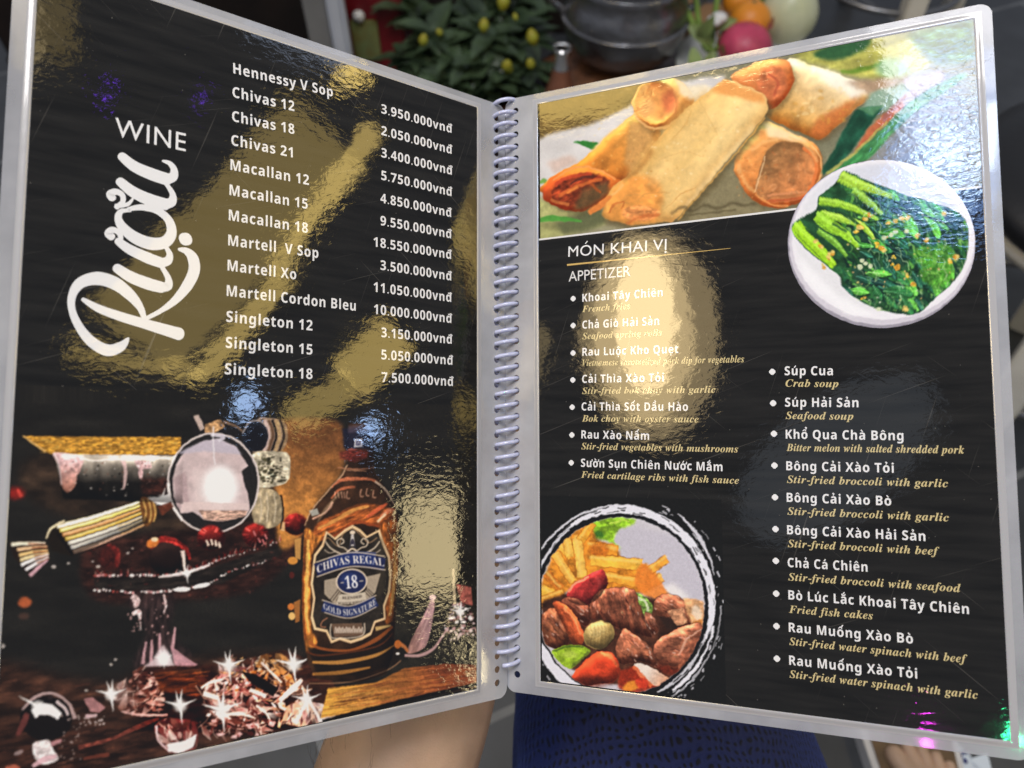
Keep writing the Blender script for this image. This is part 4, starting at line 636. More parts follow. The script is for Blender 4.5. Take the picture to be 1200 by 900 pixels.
    Q = [(53, 636.5), (55, 640.5), (56, 645), (57, 648), (57, 650), (57, 653), (56, 656)]
    c.fill([(10, 636), (30, 633), (54, 635), (58, 654), (35, 676), (16, 652)], (30, 20, 15))
    for i, (p, q) in enumerate(zip(L, Q)):
        mid = (p[0]*.5+q[0]*.5, p[1]*.5+q[1]*.5-.6)
        c.line([p, mid, q], [4.2, 3.8, 2.2], [(244, 232, 206), (226, 184, 140), (236, 196, 130), (238, 214, 160), (246, 242, 238), (244, 236, 236), (206, 160, 170)][i])
        if i < 6: c.line([mid, (q[0], q[1]+1.6)], 1.6, (140, 62, 30), .75)
    c.fill([(164, 585), (174, 583), (182, 592), (183, 604), (174, 616), (168, 612)], (108, 66, 30), 1, .6, sm=True)
    for x in (167, 173, 178): c.line([(x, 585), (x+4, 598), (x+2, 612)], 2, (214, 168, 92), .85)
    c.fill([(172, 583), (186, 584), (198, 578), (201, 588), (192, 594), (182, 590)], (246, 240, 240), 1, .5)
    c.star(190, 585, 15, arms=((-1.1, -.2), (.2, -.9), (.9, .15), (-.5, .5)))
    c.fill([(184, 594), (200, 588), (204, 594), (190, 604)], (96, 46, 30), .9, .8)
    c.dome([(60, 619), (164, 586), (174, 612), (84, 651)], 7, .55, (-.2, -1), .25, sm=False); c.dome([(63, 531), (214, 534), (214, 590), (74, 584)], 10, .4, (0, -1), .2, sm=False)
    # berries, tray edge, goblet
    def berry(x, y, r, n=10):
        c.ell(x, y, r, r*.92, (74, 17, 15), 1, 1.6, tex=(.4, 4, 4, 0)); c.ell(x-r*.2, y-r*.3, r*.6, r*.5, (120, 30, 26), .7, 4)
        for _ in range(n):
            t = R.uniform(0, 6.28); c.line([(x+r*.5*math.cos(t), y+r*.5*math.sin(t)), (x+r*math.cos(t), y+r*.9*math.sin(t))], [2, .8], [(166, 40, 40), (60, 8, 8), (196, 84, 74)][R.integers(3)], .7, .5, sm=False)
    c.ell(198, 655, 24, 20, (26, 16, 14))
    c.line([(176, 642), (188, 632), (204, 634), (218, 644), (222, 656)], [5, 7, 6, 3], (128, 30, 26), .9, 1.2, tex=(.4, 4, 4, 0)); c.ell(179, 636, 8, 5, (214, 120, 52), 1, 1, rot=-.5); c.ell(181, 632, 4, 2.4, (246, 220, 180))
    berry(247, 630, 16); berry(299, 627, 15, 16); berry(346, 614, 14, 6)
    for x, y, r in ((247, 630, 16), (299, 627, 15), (346, 614, 14), (198, 655, 23)): c.dome([(x+r*math.cos(t_), y+r*.92*math.sin(t_)) for t_ in np.linspace(0, 6.283, 14)[:-1]], r*.45, .8, (-.3, -1), .35)
    for x, y in ((242, 633), (247, 632), (252, 633), (256, 635)): c.line([(x, y), (x+2, y+7)], [2, 3], (236, 214, 196))
    for x, y in ((302, 630), (307, 632), (297, 622), (310, 626)): c.line([(x, y), (x+3, y+6)], [1.4, 2], (208, 120, 120))
    c.line([(331, 622), (333, 612)], [5, 3], (222, 178, 128), .9); c.line([(214, 645), (215, 652), (217, 672)], [5, 4, 2], (240, 216, 204))
    c.ell(128, 654, 13, 14, (54, 20, 17), .9, 4, tex=(.4, 5, 5, 0)); c.line([(126, 638), (137, 646), (137, 664)], [2, 6, 3], (124, 34, 30), .75, 2, tex=(.5, 3, 3, 0)); c.line([(140, 648), (139, 660)], 2, (160, 56, 48), .6, 1)
    top = c.smooth([(112, 674), (150, 674), (185, 674), (214, 671), (240, 663), (262, 654), (290, 646), (330, 634)], False, 10)
    low = c.smooth([(112, 691), (150, 694), (180, 694), (206, 691), (244, 684), (270, 670), (296, 662), (312, 658)], False, 10)
    for k_, path in ((0, top), (1, low)):
        for i, (x, y) in enumerate(path):
            f = i/len(path)
            if R.random() < .9: c.ell(x+R.uniform(-1, 1), y+R.uniform(-1, 1), R.uniform(1, 2.9)*(1-.6*f), R.uniform(.8, 2)*(1-.45*f), [(248, 240, 238), (220, 160, 160), (150, 66, 60), (240, 228, 226)][R.integers(4)], .95, .4)
    for i in range(40):
        i0 = R.integers(len(top)); x, y = top[i0]; c.line([(x, y-1), (x+R.uniform(-4, 4), y-R.uniform(3, 8))], [1.6, .6], [(150, 40, 36), (214, 150, 140), (110, 24, 20)][R.integers(3)], .8, .4, sm=False)
    c.line([(186, 676), (214, 672), (246, 662)], [2, 4, 2.4], (246, 232, 230), .9)
    c.ell(213.5, 690.5, 9.5, 2.8, (252, 250, 250), rot=-.08); c.ell(236, 686.5, 11, 2.6, (250, 248, 248), rot=-.22); c.star(219, 672, 12)
    for p, w in (([(155, 698), (160, 704), (158, 712)], [6, 9, 2]), ([(155, 720), (162, 717), (164, 726)], [4, 7, 2]), ([(192, 696), (194, 708), (192, 720)], [2, 3, 1]), ([(164, 728), (165, 738)], [2, 1])): c.line(p, w, (226, 196, 194), .95, .5, tex=(.3, 3, 3, 0))
    for i in range(26): c.ell(R.uniform(150, 200), R.uniform(700, 745), R.uniform(.5, 1.5), R.uniform(.6, 2), (206, 160, 158), .8)
    for a_, b_ in (((171, 752), (167, 778)), ((178, 750), (177, 778)), ((187, 742), (188, 776)), ((205, 735), (202, 760))): c.line([a_, b_], [2.4, 4], (206, 158, 164), .9, .6, sm=False)
    c.fill([(199, 756), (214, 768), (232, 779), (222, 783), (205, 780)], (200, 148, 156), .95, .6)
    c.fill([(191, 755), (198, 766), (206, 782), (167, 781), (178, 775)], (214, 190, 194), .9, 1.6); c.ell(192, 772, 8, 9, (255, 252, 254), 1, 5)
    # crystals
    BR = [(150, 98, 86), (84, 44, 36), (204, 158, 148), (46, 22, 18), (178, 128, 116), (232, 206, 200), (112, 64, 50), (66, 30, 24)]
    GO = [(190, 122, 56), (96, 54, 22), (232, 190, 130), (40, 22, 12), (214, 150, 84), (246, 226, 200), (130, 74, 32), (30, 16, 10)]
    WH = [(248, 236, 232), (216, 172, 168), (120, 60, 56), (250, 246, 244), (60, 24, 22), (232, 206, 190), (178, 110, 106), (32, 14, 12)]
    c.fill([(150, 800), (176, 782), (236, 780), (300, 770), (340, 764), (390, 800), (388, 842), (330, 856), (240, 862), (196, 850), (180, 838), (140, 832)], (54, 28, 20), 1, 2, sm=True, tex=(.4, 14, 5, -.1))
    c.facets(60, 142, 784, 188, 836, BR, 15, [(128, 812), (146, 796), (164, 782), (184, 784), (192, 812), (188, 838), (146, 836)], -.6)
    c.shards(142, 784, 188, 836, 40, BR, 5, [(128, 812), (146, 796), (164, 782), (184, 784), (192, 812), (188, 838), (146, 836)])
    c.fill([(180, 788), (236, 784), (242, 806), (232, 816), (188, 810)], (104, 62, 38), .95, 2, tex=(.4, 16, 2.5, -.12))
    for i in range(26):
        x, y = R.uniform(182, 238), R.uniform(788, 812); c.line([(x, y), (x+R.uniform(6, 18), y-R.uniform(0, 3))], R.uniform(.5, 1.3), [(60, 30, 18), (160, 104, 62)][R.integers(2)], .7, .4, sm=False)
    c.line([(142, 834), (165, 838), (196, 838)], [1, 3, 2], (222, 178, 172)); c.line([(92, 876), (130, 866), (166, 850), (186, 842)], [5, 3, 5, 3], (128, 62, 50), .95, .8, tex=(.3, 6, 3, 0))
    c.line([(98, 889), (128, 884)], [3, 5], (110, 52, 38), .8, 1)
    c.fill([(98, 819), (108, 817), (124, 829), (116, 835), (106, 834)], (166, 116, 116), 1, .6); c.line([(100, 840), (114, 838)], [5, 3], (226, 190, 194), .9); 
    for i in range(18): c.ell(R.uniform(92, 122), R.uniform(838, 850), R.uniform(.5, 1.8), R.uniform(.5, 1.6), (222, 206, 204), .85)
    c.facets(46, 256, 770, 306, 812, GO+WH, 15, None, -.5); c.facets(46, 300, 768, 350, 806, GO, 15, [(300, 772), (330, 766), (356, 784), (362, 806), (330, 810), (306, 796)], .6); c.facets(80, 240, 798, 306, 852, WH+BR, 16, None, -.4); c.facets(36, 300, 802, 330, 846, WH+GO, 12); c.facets(40, 236, 840, 322, 862, BR, 12, None, .1)
    c.shards(256, 768, 306, 812, 26, GO, 5); c.shards(300, 766, 348, 806, 24, GO, 5, [(300, 772), (330, 766), (356, 784), (362, 806), (330, 810), (306, 796)])
    c.shards(238, 796, 300, 850, 44, WH, 5)
    c.facets(30, 326, 800, 362, 850, GO+WH, 13, [(322, 850), (330, 812), (358, 790), (366, 812), (362, 850)], -.8); c.shards(322, 806, 362, 852, 20, GO+WH, 4, [(322, 850), (330, 812), (358, 790), (366, 812), (362, 850)])
    for p, w in (([(238, 812), (256, 818)], 6), ([(236, 806), (246, 800), (262, 796)], 3), ([(292, 808), (312, 816)], 5), ([(328, 822), (344, 806), (354, 796)], [4, 8, 4]), ([(352, 842), (364, 822)], [6, 3]),
                 ([(306, 776), (330, 800)], 3), ([(326, 824), (330, 830), (346, 832)], 2), ([(256, 840), (280, 836), (300, 842)], [2, 5, 1]), ([(300, 826), (312, 836), (318, 848)], [3, 2])): c.line(p, w, (246, 232, 222), .92, .4)
    c.fill([(282, 786), (300, 790), (326, 806), (320, 816), (296, 802)], (24, 14, 10), .95, .8)
    c.fill([(182, 850), (196, 842), (226, 846), (232, 868), (222, 884), (196, 880), (184, 866)], (124, 62, 58), 1, .6, sm=True)
    c.facets(30, 186, 844, 228, 874, BR, 13, [(182, 850), (196, 842), (226, 846), (232, 868), (222, 884), (196, 880), (184, 866)], 1.2)
    c.shards(184, 842, 230, 876, 14, [(160, 96, 92), (84, 32, 32), (200, 140, 136), (56, 20, 20), (110, 54, 50)], 7)
    c.line([(183, 850), (186, 868), (200, 881)], 2.4, (222, 190, 190)); c.fill([(196, 872), (216, 868), (231, 860), (226, 876), (210, 883), (197, 880)], (248, 240, 240), 1, .4)
    c.shards(240, 844, 322, 864, 24, [(150, 84, 80), (84, 34, 32), (230, 190, 188), (40, 16, 14)], 7)
    # cut glass stopper standing on the right
    c.fill([(332, 846), (340, 826), (362, 822), (390, 830), (390, 846), (362, 852)], (222, 190, 166), .9, .6, sm=True); c.facets(34, 336, 822, 390, 850, WH, 11, [(332, 846), (340, 826), (362, 822), (390, 830), (390, 846), (362, 852)], -.9)
    for x0, y0, x1, y1 in ((346, 848, 362, 818), (362, 820, 376, 846), (384, 828, 376, 846)): c.line([(x0, y0), (x1, y1)], 3.5, (248, 240, 236), .95, .4, sm=False)
    for x, y, rx_, ry_ in ((272, 822, 40, 30), (330, 790, 34, 20), (164, 812, 26, 24), (350, 834, 26, 16)): c.ell(x, y, rx_, ry_, (120, 74, 58), .14, 12)
    for x, y, rx_, ry_ in ((268, 786, 18, 14), (260, 832, 22, 16), (350, 806, 14, 16), (142, 812, 14, 12), (356, 830, 14, 12)): c.ell(x, y, rx_*.8, ry_*.8, (240, 214, 206), .30, 7)
    j0, j1, i0, i1 = int((772-c.y0)*c.k), int((872-c.y0)*c.k), int((132-c.x0)*c.k), int((392-c.x0)*c.k); z = c.a[j0:j1, i0:i1]/255; wy = (np.clip(np.hanning(j1-j0)*3, 0, 1)[:, None]*np.clip(np.hanning(i1-i0)*4, 0, 1)[None])[..., None]; c.a[j0:j1, i0:i1] = 255*(z*(1-wy)+wy*np.clip(z**1.75*1.55, 0, 1))
    # black sphere with reflections
    c.ell(54, 842, 31, 26, (18, 14, 13), 1, 1); c.line([(26, 832), (40, 818), (60, 812), (80, 824), (88, 842)], [2, 4, 3, 3, 5], (190, 162, 160), .9, .6)
    c.fill([(36, 832), (50, 824), (62, 826), (72, 836), (68, 843), (58, 838), (46, 838), (42, 842)], (246, 240, 240), 1, .6); c.line([(66, 822), (76, 830), (80, 838)], [4, 3], (226, 206, 206), .9)
    c.ell(59, 817, 3, 3, (40, 30, 30)); c.line([(20, 862), (28, 846), (32, 836)], [4, 8, 5], (112, 56, 52), .8, 1); c.star(44, 828, 20, arms=((-1.1, -.65), (.5, .3), (.3, -.3)))
    c.fill([(38, 872), (48, 868), (58, 868), (62, 878), (68, 890), (50, 896), (40, 886)], (236, 222, 222), 1, .7, sm=True, tex=(.25, 5, 4, 0)); c.line([(38, 898), (52, 890), (66, 886)], [4, 7, 3], (222, 178, 186), .9, .6)
    c.line([(60, 872), (72, 868)], [6, 3], (196, 140, 144), .9); c.ell(22, 882, 6, 2.5, (160, 140, 140), .8, 1, rot=-.4); c.ell(15, 900, 9, 4, (176, 92, 70), .9, 1.2)
    for i in range(30): c.ell(R.uniform(70, 96), R.uniform(838, 890), R.uniform(.4, 1.6), R.uniform(.4, 1.4), (190, 170, 166), .7)
    c.ell(18, 578, 11, 7, (150, 32, 26), .85, 4); c.line([(20, 573), (25, 582)], [2, 5], (214, 72, 60), .8, 1); c.ell(29, 706, 8, 6, (188, 92, 52), .9, 2); c.ell(28, 722, 6, 4, (90, 60, 50), .6, 2); c.ell(2, 663, 5, 6, (230, 222, 220), .9, 1)
    for x, y, r in ((63, 664, 3), (80, 660, 2), (109, 658, 1.5), (115, 664, 2.5), (150, 648, 2), (155, 643, 1.5), (101, 809, 2), (130, 779, 2), (135, 773, 2), (2, 757, 4)): c.ell(x, y, r, r*.7, (206, 196, 190), .8, .6)
    for x, y, r in ((130, 814, 20), (268, 780, 21), (211, 827, 22), (260, 832, 26), (344, 779, 24), (359, 820, 20), (191, 772, 12)): c.star(x, y, r)
    # plank
    c.fill([(376, 842), (384, 806), (440, 800), (474, 783), (520, 778), (562, 779), (562, 804), (480, 820)], (228, 162, 66), 1, .8, grad=((124, 60, 34), (385, 825), (520, 792)), tex=(.22, 40, 2.2, -.13))
    for i in range(120):
        x = R.uniform(385, 552); y = 836-(x-385)*.18-R.uniform(0, 26)*(1 if x > 420 else .8)
        c.line([(x, y), (x+R.uniform(10, 40), y-R.uniform(2, 6))], R.uniform(.4, 1.4), [(60, 26, 14), (196, 116, 56), (110, 52, 26), (236, 180, 96) if x < 430 else (170, 90, 50)][R.integers(4)], .55, .4, sm=False)
    c.line([(378, 845), (470, 822), (562, 801)], [3, 5, 4], (12, 10, 10), 1, 1)
    # bottle
    body = [(408, 496), (407, 545), (398, 560), (380, 580), (364, 600), (357, 616), (355, 660), (353, 712), (356, 752), (360, 776), (372, 796), (420, 800), (452, 790), (461, 766), (464, 710), (467, 650), (467, 604), (458, 582), (447, 564), (438, 552), (437, 496)]
    c.fill([body], (46, 29, 18), 1, .6, tex=(.35, 14, 20, .2))
    m = c.mask([np.array(body)], .6); bm = np.zeros((c.H, c.W), np.float32); bm[m[0], m[1]] = m[2]
    c.line([(407, 545), (398, 560), (380, 580), (364, 600), (357, 616)], 1.5, (214, 170, 132), .85)
    c.fill([(401, 502), (438, 500), (437, 526), (403, 526)], (23, 25, 44), .85, 2); c.fill([(408, 499), (432, 497), (432, 506), (408, 507)], (78, 66, 78), .6, 1.6)
    c.fill([(415, 514), (424.5, 514), (424.5, 524), (415, 524)], (170, 168, 176)); c.fill([(417, 516), (422.5, 516), (422.5, 522), (417, 522)], (54, 54, 84), .9); c.line([(418.5, 521), (420, 517), (421.5, 521)], .9, (180, 178, 186), .9)
    c.fill([(397, 530), (410, 526), (432, 528), (430, 537), (416, 541), (398, 538)], (98, 36, 31), .75, 2, tex=(.4, 4, 2, 0)); c.fill([(406, 527), (412, 525), (420, 528)], (170, 92, 84), .7, 1)
    c.line([(395, 548), (420, 550), (438, 548)], 1.3, (168, 112, 84), .8); c.line([(406, 551), (430, 552)], 1, (206, 150, 116), .7)
    c.line([(388, 571), (398, 563), (416, 561), (436, 562), (446, 568)], [2.5, 4, 4, 3, 2.5], (186, 104, 70), .9, .6, clip=bm); c.line([(440, 564), (452, 574), (462, 590), (468, 600)], [3, 2.4, 2], (232, 206, 182), .9, clip=bm)
    c.line([(388, 584), (396, 575), (408, 571), (416, 571)], [2, 3, 2.5], (172, 94, 62), .9); c.line([(390, 588), (382, 600), (366, 608)], [3, 2.4, 1.6], (206, 158, 134), .9)
    for i, ch in enumerate('IRT'): pass
    for x in (392, 396, 400, 403): c.line([(x, 576), (x+1, 584)], 1.4, (176, 130, 108), .8)
    for x, yy in ((407, 575), (423, 573), (430, 572), (438, 574)): c.line([(x, yy), (x-1, yy+8), (x+3, yy+9)], 1.6, (190, 140, 116), .8)
    c.fill([(362, 598), (372, 596), (374, 603), (366, 605)], (196, 204, 196), .6, 1.2)
    c.fill([(374, 612), (392, 604), (412, 594), (430, 590), (450, 594), (462, 602), (464, 614), (440, 616), (420, 612), (396, 624), (376, 632), (366, 626)], (158, 80, 36), .95, 2, sm=True, tex=(.5, 12, 3, -.4), clip=bm)
    for p, w, col in (([(372, 620), (392, 610), (414, 598), (432, 593)], [3, 5, 3], (222, 150, 76)), ([(446, 606), (456, 598), (463, 598)], [3, 5, 2], (226, 130, 90)), ([(376, 632), (396, 626), (416, 612), (440, 616), (462, 622)], [3, 4, 2], (150, 66, 30)), ([(442, 612), (452, 602)], 3, (246, 212, 170)), ([(430, 606), (444, 596), (454, 590)], [3, 5, 2], (206, 92, 56))): c.line(p, w, col, .9, .7, clip=bm)
    c.fill([(355, 622), (372, 628), (382, 622), (366, 650), (364, 690), (365, 736), (372, 752), (360, 764), (356, 740), (354, 690)], (172, 102, 42), .95, 1.6, sm=True, tex=(.55, 4, 14, 0), clip=bm)
    c.line([(361, 632), (360, 670), (359, 716), (362, 742)], [3, 4, 4, 2], (232, 178, 92), .75, 1.2); c.line([(357, 640), (355, 700), (358, 750)], 2, (104, 46, 20), .8)
    c.fill([(444, 618), (466, 612), (467, 650), (463, 700), (460, 726), (452, 730), (452, 708), (458, 680), (455, 650)], (146, 78, 32), .95, 1.6, sm=True, tex=(.55, 4, 12, 0), clip=bm)
    c.line([(462, 626), (463, 660), (460, 700), (456, 722)], [2.5, 3, 4, 2], (236, 178, 96), .8, .8)
    c.texture(.12, 5, 4, .3); c.warp(.45, 6)
    lab = [(382, 622), (392, 630), (404, 620), (413, 615), (422, 620), (430, 628), (445, 620), (450, 636), (457, 652), (459, 674), (457, 694), (451, 711), (452, 726), (440, 730), (435, 744), (424, 750), (411, 754), (398, 750), (388, 754), (382, 741), (368, 738), (364, 724), (367, 702), (364, 684), (368, 650), (377, 638)]
    c.fill([lab], (232, 196, 150)); ctr = np.array((411, 686)); c.fill([[tuple(ctr+(np.array(p)-ctr)*.945) for p in lab]], (38, 33, 28), 1, .4, tex=(.25, 8, 8, 0))
    c.fill([(448, 628), (452, 650), (452, 690), (442, 700), (440, 640)], (64, 56, 44), .5, 3)
    c.line([(378, 640), (384, 630), (396, 640), (402, 626), (413, 620), (424, 628), (432, 636), (442, 630)], 1.1, (206, 158, 112), .7)
    CR = (226, 206, 182)
    for sx in (-1, 1):
        X = lambda d: 413+sx*d
        c.line([(X(4), 647), (X(10), 642), (X(16), 640), (X(18), 634), (X(13), 631), (X(10), 635), (X(14), 638)], 1.5, CR, .9, .3); c.line([(X(6), 652), (X(16), 648), (X(26), 642), (X(32), 634)], [2.4, 1.4], CR, .85, .3); c.line([(X(20), 646), (X(27), 648), (X(33), 644)], 1.2, CR, .7, .3)
    c.ell(413, 624, 3.2, 2.4, CR); c.line([(413, 626), (413, 640)], [3, 6], (208, 200, 196), .95); c.line([(409, 645), (413, 632), (417, 645)], 1.6, (44, 40, 50)); c.ell(413, 636, 1.8, 2.4, (50, 46, 60)); c.line([(406, 648), (413, 643), (420, 648)], 2, CR)
    up = lambda p, q, sag, w, col, al=1.: c.line([p, ((p[0]+q[0])/2, (p[1]+q[1])/2+sag), q], w, col, al, .4)
    up((370, 668), (451, 661), -8, 15, (30, 36, 74)); up((386, 661), (440, 655), -4, 15, (34, 50, 108), .9); up((370, 659), (451, 652), -8, 1.2, CR); up((371, 676), (452, 668), -8, 1.2, CR)
    c.text('serif', 'CHIVAS REGAL', (371.5, 672), (450.5, 664), 9.2, (240, 232, 226), -7.5)
    c.fill([(380, 680), (398, 676), (396, 690), (404, 700), (420, 700), (430, 690), (428, 676), (446, 672), (440, 694), (430, 706), (392, 708), (380, 696)], (190, 172, 150), .85, .6)
    for x0, x1 in ((386, 397), (390, 400), (394, 403), (434, 424), (438, 428), (442, 431)): c.line([(x0, 704 if x0 < 410 else 700), (x1, 690)], 1, (50, 42, 36), .8, .3, sm=False)
    c.ell(412, 681.5, 18.5, 15.2, CR, rot=-.08); c.ell(412, 681.5, 16.8, 13.5, (28, 36, 76), rot=-.08); c.ell(409, 679, 10, 8, (44, 62, 122), .6, 3)
    c.text('serif', '18', (404.5, 690), (420, 688.4), 14.5, (240, 238, 240)); c.line([(399, 683), (403, 682.6)], 1, CR); c.line([(421, 681), (426, 680.6)], 1, CR)
    c.fill([(397, 697), (428, 694), (430, 707), (394, 709)], (206, 192, 172), .95, .5); c.text('serif', 'BLENDED', (401, 702), (424, 700), 3, (50, 40, 34), 1); c.text('serif', 'SCOTCH WHISKY', (396, 708.4), (428, 705.6), 3, (50, 40, 34), 1.2)
    up((378, 710), (441, 704), 10, 13, (30, 42, 88)); up((377, 703), (441, 697.5), 10, 1.1, CR); up((380, 717.5), (441, 711), 10, 1.1, CR)
    c.text('serif', 'GOLD SIGNATURE', (379, 713.5), (441, 707.5), 7.4, (238, 230, 222), 10.5)
    c.fill([(388, 731), (424, 730), (426, 745), (392, 747)], (110, 84, 66), .9, .6); c.line([(388, 731), (387, 742), (392, 748), (424, 745), (427, 730)], 1.4, CR, .9)
    for i in range(16): x = 392+i*2.1; c.line([(x, 742-i*.1), (x+1.2, 733+R.uniform(0, 4)), (x+2.4, 742)], 1, (226, 208, 190), .85, .3)
    c.line([(384, 724), (378, 728), (376, 734), (382, 735)], 1.4, (176, 116, 84), .9)
    c.fill([(360, 758), (400, 764), (456, 744), (470, 760), (466, 778), (420, 792), (372, 790)], (26, 19, 15), .9, 2)
    for p, w, col in (([(362, 752), (376, 760), (410, 762), (440, 750), (460, 734)], [4, 3, 3, 5, 3], (150, 78, 34)), ([(366, 776), (400, 776), (440, 768), (462, 756)], [3, 5, 4, 1], (196, 136, 66)), ([(366, 790), (400, 788), (434, 782)], [3, 5, 2], (184, 122, 54)), ([(360, 764), (380, 768), (440, 758), (460, 742)], [2, 2, 1.4], (90, 44, 20)), ([(362, 801), (410, 799), (452, 786), (470, 774)], 1.3, (150, 110, 80)), ([(440, 737), (458, 733)], [5, 2], (214, 176, 112))): c.line(p, w, col, .9, .7)
    c.dome(body, 12, .5, (-.5, -.3), .40, clip=bm); c.line([(400, 576), (382, 596), (372, 612)], [1, 3, 1], (226, 190, 150), .5, 1.4, clip=bm)
    # amber fragments left of the bottle
    c.fill([(345, 632), (353, 630), (352, 656), (346, 654)], (206, 150, 80), .9, .6); c.ell(343, 657, 6, 4.5, (212, 140, 60)); c.ell(342, 674, 3, 4, (90, 30, 24), .8, 1); c.fill([(344, 706), (352, 702), (351, 728), (346, 730)], (170, 106, 50), .9, .8); c.ell(341, 711, 4, 4, (206, 116, 50)); c.ell(342, 722, 4, 4.5, (236, 186, 110))
    # pink feather, thread, glass stopper on the right
    c.fill([(507, 699), (509, 712), (503, 746), (496, 760), (478, 766), (481, 752), (496, 722)], (152, 112, 104), 1, .8, sm=True, grad=((170, 132, 136), (480, 740), (505, 735)), tex=(.2, 4, 16, .5))
    c.ell(507, 700, 4.2, 3.4, (226, 196, 190)); c.line([(508, 704), (500, 728), (490, 752)], 1, (206, 170, 166), .6)
    c.line([(474, 768), (492, 768), (508, 760), (518, 746), (526, 734)], [3, 4, 2.6, 1.6], (186, 148, 146), .95); c.line([(466, 753), (474, 758), (478, 764)], [5, 3], (190, 112, 60), .9)
    c.ell(466, 755, 4, 5, (176, 96, 40)); c.ell(466, 766, 2.4, 1.4, (238, 232, 226))
    c.shards(518, 706, 556, 744, 110, [(236, 214, 212), (110, 62, 62), (180, 136, 136), (40, 22, 22), (250, 244, 244)], 5, [(534, 704), (548, 712), (558, 728), (556, 746), (536, 748), (520, 744), (524, 722)])
    c.fill([(534, 684), (552, 688), (554, 710), (540, 706)], (158, 84, 74), .9, 1, tex=(.3, 4, 4, 0)); c.line([(531, 666), (532, 690), (533, 708)], 3.4, (206, 186, 150), .8, .6); c.line([(548, 740), (556, 736), (560, 746)], 1.6, (196, 156, 150), .9)
    c.star(539, 717, 14)
    for i in range(16): c.ell(R.uniform(515, 556), R.uniform(738, 750), R.uniform(.8, 2), R.uniform(1, 2.6), (222, 200, 194), .85, rot=.5)
    c.bloom(7, .08); c.grain(.07, 1.0, .25)
    return c


